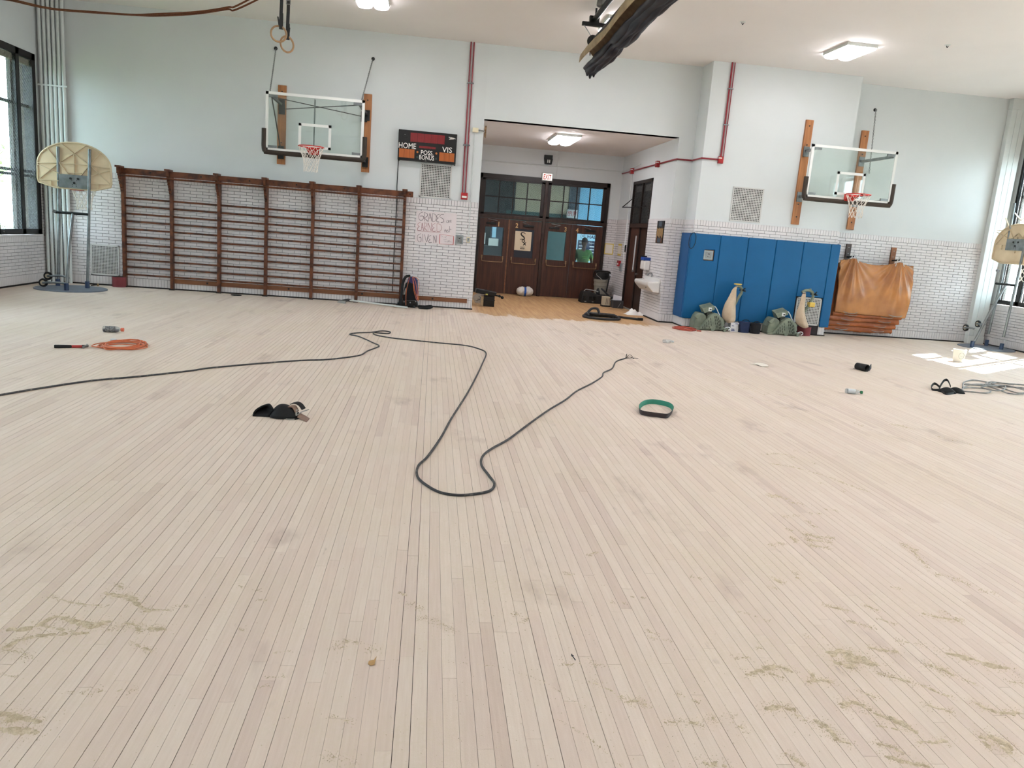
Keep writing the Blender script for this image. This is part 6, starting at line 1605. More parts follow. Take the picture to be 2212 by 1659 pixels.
def knee_pads():
    c = AZ(610, 905)
    t = thing('knee_pads', (c.x, c.y, 0), 'pair of black knee pads with straps lying on the floor at left', 'knee pads')
    Y = c.y
    def Q(zx, zy, dy=0.0):
        v = AY(530+zx*0.07685, 860+zy*0.07685, Y+0.06); return Vector((v.x, Y+0.06+dy, max(v.z, 0.003)))
    # left pad: a long cupped shell whose hollow faces the camera
    lo = spline([Q(240, 440), Q(255, 500), Q(330, 540), Q(480, 540), Q(640, 520), Q(760, 480)], 5)
    hi = spline([Q(240, 430), Q(290, 340), Q(400, 260), Q(520, 205), Q(665, 178), Q(790, 310)], 5)
    n = len(lo)
    def f(u, v):
        i = min(int(round(u*(n-1))), n-1); p = lo[i].lerp(hi[i], v)
        return (p.x, p.y-0.02+0.10*math.sin(math.pi*min(v, 0.9)*0.9)*math.sin(math.pi*(0.08+0.84*u)), p.z)
    m = MB(); m.grid(f, 25, 12); m.build('left_pad', 'knee_black', t, smooth=70, solid=0.016)
    # right pad: domed, outside up
    cx = Q(1120, 520); 
    def g(u, v):
        an = 2*math.pi*u; l, w_, h_ = 0.125, 0.10, 0.098
        x = l*v*math.cos(an); y = w_*v*math.sin(an)
        return (cx.x+x+0.25*y, cx.y+0.02+y, 0.004+h_*(1-v**2.4)*(1-0.35*x/l))
    m = MB(); m.grid(g, 28, 9, True); m.build('right_pad', 'knee_black', t, smooth=70, solid=0.012)
    def strap(name, pts, w_, m_, ax=(0.25, 1, 0)):
        MB().ribbon(spline([Q(a_, b_, d_) for a_, b_, d_ in pts], 6), w_, 0.006, ax).build(name, m_, t)
    strap('joining_strap', [(700, 440, 0.0), (810, 330, 0.0), (920, 275, 0.0), (1010, 300, 0.02)], 0.06, 'knee_black')
    strap('brown_strap', [(1150, 290, 0.03), (1250, 245, 0.03), (1360, 270, 0.03), (1440, 400, 0.02)], 0.075, 'knee_brown')
    strap('black_strap', [(1250, 220, 0.09), (1380, 195, 0.09), (1500, 250, 0.09), (1600, 370, 0.08)], 0.075, 'knee_black')
    strap('grey_strap', [(1420, 340, 0.03), (1450, 470, -0.01), (1560, 420, 0.04), (1720, 400, 0.1)], 0.035, 'knee_grey')
    strap('brown_flap', [(1500, 480, 0.0), (1640, 520, -0.03), (1800, 640, -0.08)], 0.10, 'knee_brown', (0.1, 1, 0.1))
    strap('front_strap', [(1080, 560, -0.04), (1200, 620, -0.06), (1400, 610, -0.06), (1520, 560, -0.03)], 0.04, 'knee_black')
    MB().tube([Q(1120, 590, -0.07), Q(1300, 590, -0.08), Q(1420, 585, -0.07)], 0.008, 6).build('buckle', 'knee_grey', t)
knee_pads()

def sanding_belt():
    t = thing('sanding_belt', tuple(AZ(1415, 900)), 'green backed sanding belt standing as a loop on the floor', 'sanding belt')
    pl = [(1381, 889), (1385, 896), (1400, 899.5), (1420, 902), (1438, 904), (1446, 900), (1452, 890), (1447, 881.5), (1431, 876), (1411, 873), (1395, 874.5), (1385, 880.5)]
    base = spline([AZ(x, y) for x, y in pl], 5, closed=True)
    c = sum((Vector(p) for p in base), Vector())/len(base); H = 0.052
    for name, m_, off in (('grit_face', 'belt_grit', 0.0), ('green_backing', 'belt_green', 0.0025)):
        vs = []; fs = []; n = len(base)
        for p in base:
            d = Vector(p)-c; d.z = 0; q = Vector(p)-d.normalized()*off
            vs += [q+Vector((0, 0, 0.001)), q+Vector((0, 0, H))+d.normalized()*0.012]
        for k in range(n): fs.append((2*k, 2*((k+1) % n), 2*((k+1) % n)+1, 2*k+1))
        m = MB(); m.add(vs, fs); m.build(name, m_, t, smooth=80)
sanding_belt()

def cone_tube():
    c = AZ(1872, 803)
    t = thing('cut_tin', (c.x, c.y, 0), 'small black open tube with a flap lying on the floor at right', 'tube')
    r = 0.055; d = Vector((-0.35, 1, 0)).normalized(); p = Vector((c.x+0.0, c.y, r))
    MB().tube([p, p+d*0.10, p+d*0.20], [r, r*0.98, r*0.9], 20, caps=False).build('tube_wall', 'black', t, smooth=True, solid=0.006)
    MB().cyl(p+d*0.19, p+d*0.2, r*0.88, 20).build('end', 'black', t)
    q = AZ(1842, 797.5); MB().ribbon([(q.x, q.y, 0.012), (q.x+0.16, q.y-0.04, 0.02), (c.x-0.03, c.y+0.05, 0.03)], 0.018, 0.004, (0.3, 1, 0)).build('tail_strip', 'box_dark', t)
    MB().slab([p+Vector((0.05, 0.05, 0.02)), p+Vector((0.15, 0.16, 0.05)), p+Vector((0.15, 0.14, -0.02)), p+Vector((0.07, 0.05, -0.05))], (0.004, -0.004, 0.002)).build('flap', 'box_dark', t)
cone_tube()
def sandals():
    t = thing('knee_pads', tuple(AZ(2045, 850)), 'folded black knee pads with looped straps left of the cable coil', 'knee pads')
    for (px, py, rot) in ((2045, 848, -0.5), (2064, 848, -0.55)):
        c = AZ(px, py)
        def f(u, v, c=c, rot=rot):
            an = 2*math.pi*u; l, w_, h_ = 0.12, 0.075, 0.07
            x = l*v*math.cos(an); y = w_*v*math.sin(an); z = h_*(1-v**2)+0.006
            return (c.x+x*math.cos(rot)-y*math.sin(rot), c.y+x*math.sin(rot)+y*math.cos(rot), z)
        m = MB(); m.grid(f, 24, 7, True); o = m.build('pad', 'knee_black', t, smooth=60); md = o.modifiers.new('s', 'SOLIDIFY'); md.thickness = 0.014; md.offset = -1
    for pts in ([(2030, 841, 0.03), (2018, 836, 0.05), (2011, 840, 0.03), (2016, 844, 0.01), (2032, 845, 0.015)], [(2029, 840, 0.02), (2036, 836, 0.09), (2044, 836, 0.10), (2052, 842, 0.05)], [(2028, 842, 0.02), (2034, 848, 0.012), (2044, 853, 0.012), (2060, 851, 0.012)]):
        MB().ribbon(spline([AZ(a, b_)+Vector((0, 0, z)) for a, b_, z in pts], 6), 0.04, 0.006, (0.2, 0.6, 0.8)).build('strap', 'knee_black', t)
sandals()
def cup():
    c = AZ(2078, 783); t = thing('paper_bucket', (c.x, c.y, 0), 'white paper bucket with round print standing in the sun patch', 'bucket')
    h_ = AY(2078, 757, c.y).z; r = (AY(2091, 770, c.y).x-AY(2067, 770, c.y).x)/2
    MB().lathe([(r*0.82, 0), (r*0.85, 0.005), (r, h_)], Matrix.Translation((c.x, c.y+r, 0)), 28, cap=False).build('wall', 'paper', t, smooth=True)
    MB().lathe([(0.001, 0.004), (r*0.83, 0.004)], Matrix.Translation((c.x, c.y+r, 0)), 28, cap=False).build('bottom', 'paper', t)
    MB().tube([(c.x+r*1.0*math.cos(a), c.y+r+r*1.0*math.sin(a), h_) for a in [2*math.pi*k/28 for k in range(28)]], 0.004, 6, closed=True).build('rolled_rim', 'paper', t)
    e = MB()
    pts = []
    for k in range(20):
        a = 2*math.pi*k/20; an = -HP-0.25+0.45*math.cos(a); z = h_*0.52+h_*0.26*math.sin(a); rr = r*(0.85+0.15*z/h_)+0.0015
        pts.append((c.x+rr*math.cos(an), c.y+r+rr*math.sin(an), z))
    e.tube(pts, 0.0022, 4, closed=True); e.build('round_print', 'box_dark', t)
    e = MB(); 
    for dz in (-0.02, 0.0, 0.02):
        e.tube([(c.x+(r*0.93)*math.cos(an), c.y+r+(r*0.93)*math.sin(an), h_*0.52+dz) for an in [-HP-0.5+0.5*q/5 for q in range(6)]], 0.002, 4)
    e.build('print_lines', 'marker_grey', t)
cup()
def scraps():
    c = AZ(1645, 789.5); t = thing('paper_scrap', (c.x, c.y, 0), 'torn cream paper plate on the floor before the sanders', 'paper')
    MB().slab([(c.x+0.10*math.cos(a)*(1+0.15*math.sin(3*a)), c.y+0.16*math.sin(a), 0.004+0.012*abs(math.sin(a*1.5))) for a in [2*math.pi*k/18 for k in range(18)]], (0, 0, 0.004)).build('disc', 'paper', t)
    MB().slab([(c.x-0.17, c.y+0.06, 0.003), (c.x-0.05, c.y+0.02, 0.02), (c.x-0.06, c.y-0.04, 0.003)], (0, 0, 0.003)).build('torn_corner', 'paper', t)
    c = AZ(510, 638); t = thing('flat_disc', (c.x, c.y, 0), 'flat dark disc lying on the floor before the wall bars', 'disc')
    MB().lathe([(0.105, 0), (0.11, 0.006), (0.09, 0.014), (0.03, 0.014), (0.02, 0.006)], Matrix.Translation((c.x, c.y, 0)), 24).build('plate', 'black_rubber', t, smooth=True)
    MB().lathe([(0.03, 0.014), (0.025, 0.02)], Matrix.Translation((c.x, c.y, 0)), 16).build('hub', 'dark_steel', t)
    c = AZ(204, 618); t = thing('door_hinge', (c.x, c.y, 0), 'small dark metal latch lying beside the left hoop base', 'latch')
    MB().beam((c.x-0.05, c.y-0.03, 0.012), (c.x+0.05, c.y+0.05, 0.03), 0.03, 0.02).build('arm', 'dark_base', t)
    MB().cyl((c.x+0.05, c.y+0.04, 0.0), (c.x+0.05, c.y+0.04, 0.05), 0.018, 10).build('pin', 'brass', t)
    c = AZ(805, 1433); t = thing('dry_leaf', (c.x, c.y, 0), 'small tan scrap of wood on the planks near the bottom', 'scrap')
    MB().slab([(c.x-0.018, c.y-0.008, 0.002), (c.x-0.006, c.y-0.022, 0.003), (c.x+0.008, c.y-0.016, 0.004), (c.x+0.013, c.y+0.03, 0.012), (c.x+0.003, c.y+0.012, 0.006), (c.x-0.016, c.y+0.01, 0.003)], (0, 0, 0.002)).build('chip', 'leaf_tan', t)
    c = AZ(1237, 1424); t = thing('bent_staple', (c.x, c.y, 0), 'tiny bent dark staple on the planks at bottom centre', 'staple')
    MB().tube([(c.x-0.004, c.y+0.014, 0.016), (c.x+0.0, c.y+0.006, 0.01), (c.x+0.004, c.y-0.004, 0.008), (c.x+0.010, c.y-0.012, 0.003)], 0.0022, 5).build('wire', 'speck_dark', t)
    MB().tube([(c.x-0.007, c.y+0.004, 0.013), (c.x+0.004, c.y+0.008, 0.012)], 0.002, 5).build('leg', 'speck_dark', t)
    c = AZ(1371, 680); t = thing('white_rag', (c.x, c.y, 0), 'crumpled white rag on the floor by the basin', 'rag')
    def f(u, v):
        x = (u-0.5)*0.48; y = (v-0.5)*0.34; e_ = max(0, 1-(abs(u-0.5)*2)**2.2)*max(0, 1-(abs(v-0.5)*2)**2.2)
        return (c.x+x+0.02*math.sin(v*7), c.y+y, 0.004+e_*(0.05+0.075*math.exp(-((u-0.38)/0.16)**2)+0.025*math.sin(u*17+v*5)+0.02*math.sin(v*19-u*8)))
    m = MB(); m.grid(f, 30, 22); m.build('cloth', 'rag_white', t, smooth=80)
    MB().ribbon(spline([(c.x+0.15, c.y-0.05, 0.02), (c.x+0.24, c.y-0.12, 0.03), (c.x+0.32, c.y-0.16, 0.01)], 4), 0.09, 0.01, (0.3, 1, 0.2)).build('trailing_end', 'rag_white', t)
scraps()

# ================================================================ MACHINES BY THE WALLS
def backpack_vacuum():
    Y = 16.28
    def V(zx, zy, y=Y): v = AY(720+zx*0.1085, 580+zy*0.1085, y); return v
    zb = V(1500, 820).z
    t = thing('backpack_vacuum', (V(1550, 800).x, Y, 0), 'black and blue backpack vacuum with orange cord by the wall bars', 'vacuum')
    def P_(zx, zy, dy=0): v = V(zx, zy); return (v.x, Y+dy, max(v.z-zb, 0.005))
    MB().slab([P_(1460, 620), P_(1470, 300), P_(1490, 235), P_(1560, 215), P_(1640, 235), P_(1675, 300), P_(1680, 560), P_(1660, 680), P_(1470, 690)], (0, 0.22, 0)).build('blue_canister', 'vac_blue', t, bevel=0.03)
    MB().slab([P_(1385, 690, -0.05), P_(1400, 480, -0.05), P_(1440, 330, -0.05), P_(1520, 320, -0.05), P_(1600, 360, -0.05), P_(1640, 560, -0.05), P_(1640, 700, -0.05)], (0, 0.1, 0)).build('harness_pad', 'black_cloth', t, bevel=0.02)
    MB().slab([P_(1240, 790, -0.06), P_(1300, 680, -0.06), P_(1660, 670, -0.06), P_(1690, 800, -0.06), P_(1600, 830, -0.06)], (0, 0.26, 0)).build('motor_base', 'black_gloss', t, bevel=0.015)
    MB().tube(spline([P_(1520, 200, 0.05), P_(1440, 215, 0.0), P_(1385, 330, -0.02), P_(1365, 480, -0.04), P_(1350, 640, -0.06), P_(1330, 760, -0.08)], 6), 0.028, 12).build('suction_hose', 'black_rubber', t, smooth=True)
    MB().tube(spline([P_(1680, 800, -0.05), P_(1800, 800, -0.06), P_(1930, 790, -0.04), P_(1960, 805, -0.1), P_(1880, 820, -0.16), P_(1700, 825, -0.16)], 6), 0.024, 10).build('floor_hose', 'black_rubber', t, smooth=True)
    for (pts) in ([(1520, 210), (1490, 330), (1455, 480), (1445, 640), (1445, 770)], [(1575, 210), (1600, 330), (1625, 480), (1660, 600), (1680, 660)], [(1580, 215), (1590, 330), (1605, 480), (1640, 620), (1665, 680)], [(1590, 200), (1640, 330), (1660, 460), (1670, 560), (1690, 690)], [(1600, 205), (1690, 260), (1705, 380), (1685, 470), (1700, 580), (1690, 690)]):
        MB().tube(spline([P_(a, b_, -0.085) for a, b_ in pts], 5), 0.0055, 6).build('orange_cord', 'cord_orange', t, smooth=True)
    MB().tube(spline([P_(1190, 835, -0.12), P_(1220, 850, -0.16), P_(1300, 855, -0.16), P_(1420, 850, -0.16)], 5), 0.007, 6).build('tail_cord', 'rail_wood', t)
    for zx, zy in ((1605, 818), (1275, 818)):
        c = P_(zx, zy, -0.1); MB().lathe([(0.01, -0.015), (0.028, -0.015), (0.03, 0), (0.028, 0.015), (0.01, 0.015)], Matrix.Translation((c[0], c[1], 0.03)) @ Matrix.Rotation(HP, 4, 'X'), 16).build('caster', 'wheel_black', t, smooth=True)
    for zx, zy in ((1410, 705), (1530, 720), (1640, 700)):
        c = P_(zx, zy, -0.062); MB().cyl(c, (c[0], c[1]-0.008, c[2]), 0.014, 10).build('rivet', 'steel', t)
    MB().tube([P_(1440, 440, -0.06), P_(1415, 560, -0.06)], 0.012, 6).build('buckle', 'knee_grey', t)
    # floor wand
    w_ = thing('vacuum_wand', (V(800, 720).x, 16.1, 0), 'white vacuum wand with grey floor head lying before the wall bars', 'wand')
    a, b_ = AZ(754, 653.5), AZ(880, 667.5)
    MB().tube([(a.x, a.y, 0.05), (b_.x, b_.y, 0.03)], 0.0185, 10).build('tube', 'white_metal', w_, smooth=True)
    h0 = AZ(741, 654)
    MB().hexa([(h0.x-0.12, h0.y-0.05, 0), (h0.x+0.07, h0.y-0.16, 0), (h0.x+0.07, h0.y-0.04, 0), (h0.x-0.12, h0.y+0.07, 0), (h0.x-0.10, h0.y-0.04, 0.03), (h0.x+0.06, h0.y-0.13, 0.035), (h0.x+0.06, h0.y-0.03, 0.05), (h0.x-0.10, h0.y+0.06, 0.04)]).build('floor_head', 'knee_grey', w_, bevel=0.008)
    MB().tube([(h0.x, h0.y-0.01, 0.04), (a.x-0.02, a.y, 0.052), (a.x+0.05, a.y, 0.05)], [0.03, 0.03, 0.024], 10).build('swivel', 'box_dark', w_, smooth=True)
backpack_vacuum()

def gold_box():
    c = AZ(1058, 662.5); Y = c.y
    t = thing('storage_box', (c.x, Y, 0), 'square black box before the alcove doors, under the black trolley', 'box')
    x0, x1 = AY(1044, 660, Y).x, AY(1067.5, 660, Y).x; h_ = AY(1058, 640, Y).z
    MB().box(x0, Y, 0, x1, Y+0.3, h_).build('body', 'black_gloss', t, bevel=0.006)
    MB().box(x0-0.05, Y+0.02, 0.01, x0, Y+0.28, h_*0.95).build('side_flap', 'gold_box', t)
    MB().box(x0-0.01, Y-0.006, h_*0.58, x1+0.01, Y+0.3, h_*0.64).build('seam', 'case_black', t)
    t = thing('folded_trolley', (c.x, Y+0.1, h_), 'black folded hand trolley lying on the black box', 'trolley')
    z = h_
    a, b_ = AY(1027, 632, Y), AY(1082, 645, Y)
    MB().hexa([(a.x, Y-0.02, z+0.06), (b_.x-0.14, Y-0.02, z+0.003), (b_.x-0.14, Y+0.26, z+0.003), (a.x, Y+0.26, z+0.06), (a.x+0.02, Y-0.02, z+0.15), (b_.x-0.1, Y-0.02, z+0.09), (b_.x-0.1, Y+0.26, z+0.09), (a.x+0.02, Y+0.26, z+0.15)]).build('deck', 'black', t, bevel=0.012)
    for (zx, zy, r) in ((1085, 643, 0.035), (1079, 640, 0.03)):
        v = AY(zx, zy, Y); MB().lathe([(0.01, -0.02), (r, -0.02), (r, 0.02), (0.01, 0.02)], Matrix.Translation((v.x, Y+0.02, max(v.z, 0.04))) @ Matrix.Rotation(HP, 4, 'X'), 14).build('wheel', 'wheel_black', t)
    MB().tube([AY(1033, 629, Y+0.1), AY(1050, 627, Y+0.1), AY(1070, 632, Y+0.1)], 0.016, 8).build('handle', 'black', t, smooth=True)
    MB().tube([AY(1055, 634, Y), AY(1082, 641, Y), AY(1086, 644, Y)], 0.018, 8).build('fork', 'black_gloss', t, smooth=True)
    v = AY(1051.5, 636, Y-0.025); MB().box(v.x-0.025, Y-0.028, v.z-0.015, v.x+0.025, Y-0.024, v.z+0.015).build('label', 'sign_yellow', t)
    # clear plastic bag behind
    v = AZ(1030, 657); t = thing('plastic_bag', (v.x+0.08, v.y+0.3, 0), 'crumpled clear plastic bag behind the black box', 'bag')
    def f(u, v_): 
        an = 2*math.pi*u; r = 0.15*math.sin(math.pi*min(1, 0.12+v_*0.88))**0.6*(1+0.15*math.sin(an*3+v_*7)); return (v.x+0.07+r*math.cos(an), v.y+0.3+r*0.8*math.sin(an), 0.0+0.24*v_)
    m = MB(); m.grid(f, 20, 10, True); m.build('film', 'bottle_clear', t, smooth=70)
    MB().tube(spline([(v.x+0.0, v.y+0.25, 0.05), (v.x+0.1, v.y+0.2, 0.12), (v.x+0.15, v.y+0.3, 0.1), (v.x+0.05, v.y+0.33, 0.16)], 5), 0.01, 6).build('cord_inside', 'hose_black', t)
gold_box()
def white_bag():
    c = AZ(1134, 640.5); t = thing('white_bag', (c.x, c.y+0.12, 0), 'white bag wrapped with blue tape lying before door two', 'bag')
    w_ = (AY(1153, 638, c.y).x-AY(1116, 638, c.y).x)/2; h_ = 0.27
    def f(u, v):
        an = 2*math.pi*u; x = -1+2*v
        r = (max(0, 1-abs(x)**3.2))**0.5
        top = 1.0-0.18*math.exp(-((x-0.02)/0.13)**2)+(0.13*math.exp(-((x-0.42)/0.2)**2))-0.10*(x < -0.3)*(abs(x)-0.3)
        z = 0.13+0.13*r*math.sin(an)*(top if math.sin(an) > 0 else 1); y = 0.15*r*math.cos(an)*(1+0.06*math.sin(x*13+an*4))
        return (c.x+w_*x, c.y+0.14+y, max(0.003, z+0.006*math.sin(x*21+an*6)))
    m = MB(); m.grid(f, 24, 36, True); m.build('sack', 'bag_white', t, smooth=70)
    def g(u, v):
        an = 2*math.pi*u; p = Vector(f(u, 0.50+0.12*(v-0.5))); d = Vector((0, math.cos(an), math.sin(an)))*0.006; return p+d
    m = MB(); m.grid(g, 24, 4, True); m.build('tape_band', 'tape_blue', t, smooth=70)
white_bag()
def shop_vac():
    Y = 20.62
    k_ = 100/1659
    def V(zx, zy, y=Y): return AY(1260+zx*k_, 580+zy*k_, y)
    zb = V(700, 1255).z
    def P_(zx, zy, dy=0): v = V(zx, zy); return (v.x, Y+dy, max(v.z-zb, 0.004))
    # low black case
    t = thing('tool_case', (V(450, 1250).x-0.3, Y-0.2, 0), 'long low black plastic case on the floor before door four', 'case')
    xa, xb = AY(1254, 655, Y-0.3).x, V(860, 1250).x; h_ = P_(200, 800)[2]*0.95
    MB().slab([(xa, Y-0.3, 0), (xb, Y-0.3, 0), (xb-0.02, Y-0.3, h_*0.75), (xb-0.35, Y-0.3, h_*0.8), (xb-0.5, Y-0.3, h_), (xa+0.05, Y-0.3, h_*1.0), (xa+0.02, Y-0.3, h_*0.6)], (0, 0.42, 0)).build('shell', 'case_black', t, bevel=0.02)
    for q in (0.06, 0.22, 0.32): MB().box(xa+q, Y-0.31, h_*0.3, xa+q+0.07, Y-0.295, h_*0.62).build('latch', 'black_gloss', t, bevel=0.006)
    for q in (0.1, 0.3, 0.75): MB().box(xa+q, Y-0.312, h_*0.12, xa+q+0.05, Y-0.299, h_*0.17).build('marking', 'knee_grey', t)
    MB().tube([(xa+0.1, Y-0.1, h_), (xa+0.15, Y-0.1, h_+0.05), (xa+0.4, Y-0.1, h_+0.03), (xa+0.5, Y-0.1, h_)], 0.014, 8).build('handle', 'knee_grey', t, smooth=True)
    # the vacuum
    t = thing('shop_vacuum', (V(740, 900).x, Y+0.45, 0), 'grey shop vacuum with black motor head and hose beside door four', 'vacuum')
    c = P_(735, 900, 0.45); cx, cy = c[0], c[1]; R = (P_(1030, 600)[0]-P_(470, 600)[0])/2
    zs = [P_(700, y_)[2] for y_ in (1240, 1000, 820, 680, 540, 400)]
    MB().lathe([(R*0.82, 0.05), (R*0.85, zs[2]), (R*0.9, zs[3]), (R*0.97, zs[3]+0.01), (R*0.93, zs[4]), (R, zs[4]+0.01), (R*1.0, zs[5])], Matrix.Translation((cx, cy, 0)) @ Matrix.Diagonal((1, 0.85, 1, 1)), 32).build('tank', 'shop_grey', t, smooth=30)
    MB().lathe([(R*1.06, zs[5]-0.02), (R*1.06, zs[5]+0.04), (R*0.9, zs[5]+0.05), (R*0.85, P_(700, 180)[2]), (R*0.6, P_(700, 130)[2])], Matrix.Translation((cx, cy, 0)) @ Matrix.Diagonal((1, 0.85, 1, 1)), 32).build('motor_head', 'case_black', t, smooth=30)
    MB().tube(spline([P_(430, 330, 0.2), P_(430, 150, 0.15), P_(520, 100, 0.1), P_(900, 130, 0.1), P_(1000, 180, 0.15), P_(1020, 330, 0.2)], 5), 0.02, 10).build('carry_frame', 'black', t, smooth=True)
    MB().box(P_(945, 300)[0], Y+0.1, P_(945, 300)[2], P_(1015, 300)[0], Y+0.16, P_(945, 210)[2]).build('switch', 'plastic_clear_grey', t)
    for i in range(5):
        o_ = i*14
        MB().tube(spline([P_(560+o_*0.4, 740+o_, 0.1), P_(480+o_, 830, -0.03*i), P_(500+o_, 960, -0.05-0.01*i), P_(640+o_, 1100-o_*0.8, -0.08), P_(850, 1130-o_*1.2, -0.06), P_(1050, 1060-o_*0.6, 0.0), P_(1110, 1040-o_*0.4, 0.05)], 5), 0.02, 8).build('hose_coil', 'hose_black', t, smooth=True)
    MB().tube(spline([P_(680, 740, 0.1), P_(790, 860, -0.02), P_(920, 1000, -0.02), P_(1080, 1060, 0.0)], 5), 0.024, 8).build('hose_coil', 'hose_black', t, smooth=True)
    MB().tube(spline([P_(520, 190, 0.12), P_(510, 250, 0.1), P_(620, 350, 0.1), P_(720, 430, 0.1), P_(850, 430, 0.1), P_(930, 380, 0.1)], 5), 0.008, 6).build('cord_loop', 'cable_grey', t)
    MB().tube(spline([P_(930, 140, 0.1), P_(945, 400, 0.1), P_(900, 620, 0.1), P_(850, 860, 0.1)], 5), 0.02, 8).build('suction_pipe', 'black', t, smooth=True)
    for a in (0.5, 2.6, 4.2): MB().lathe([(0.01, -0.015), (0.035, -0.015), (0.035, 0.015), (0.01, 0.015)], Matrix.Translation((cx+R*0.7*math.cos(a), cy+R*0.6*math.sin(a), 0.035)) @ Matrix.Rotation(HP, 4, 'X'), 14).build('caster', 'wheel_black', t)
    # box with papers
    Yb = AZ(1332, 666).y; x0, x1 = AY(1324, 664, Yb).x, AY(1346, 665, Yb).x; h_ = AY(1335, 650, Yb).z
    t = thing('open_carton', ((x0+x1)/2, Yb, 0), 'dark open carton with white flaps by the side door', 'box')
    MB().box(x0, Yb, 0, x1, Yb+0.3, h_).build('body', 'box_dark', t, bevel=0.006)
    for (a, b_, c0, d) in ((0.1, 0.45, 0.0, 0.12), (0.42, 0.98, -0.01, 0.10)): MB().slab([(x0+(x1-x0)*a, Yb+0.22, h_+c0), (x0+(x1-x0)*b_, Yb+0.22, h_+c0), (x0+(x1-x0)*b_+0.01, Yb+0.26, h_+d), (x0+(x1-x0)*a+0.02, Yb+0.26, h_+d+0.02)], (0, 0.006, 0)).build('flap', 'cardboard_white', t)
    MB().slab([(x0+0.12, Yb-0.002, 0.02), (x0+0.13, Yb-0.002, 0.02), (x0+0.2, Yb-0.002, h_*0.8), (x0+0.19, Yb-0.002, h_*0.8)], (0, -0.002, 0)).build('scratch', 'knee_grey', t)
    t = thing('battery_charger', (x0-0.12, Yb+0.35, 0), 'beige battery charger between the black case and the carton', 'charger')
    MB().box(x0-0.22, Yb+0.25, 0.03, x0-0.03, Yb+0.45, 0.26).build('body', 'hub_beige', t, bevel=0.01); MB().box(x0-0.24, Yb+0.23, 0, x0-0.02, Yb+0.46, 0.035).build('foot', 'black', t)
    for q in (0.06, 0.1, 0.14): MB().box(x0-0.20+q, Yb+0.245, 0.06, x0-0.19+q, Yb+0.25, 0.22).build('cooling_slot', 'box_dark', t)
shop_vac()

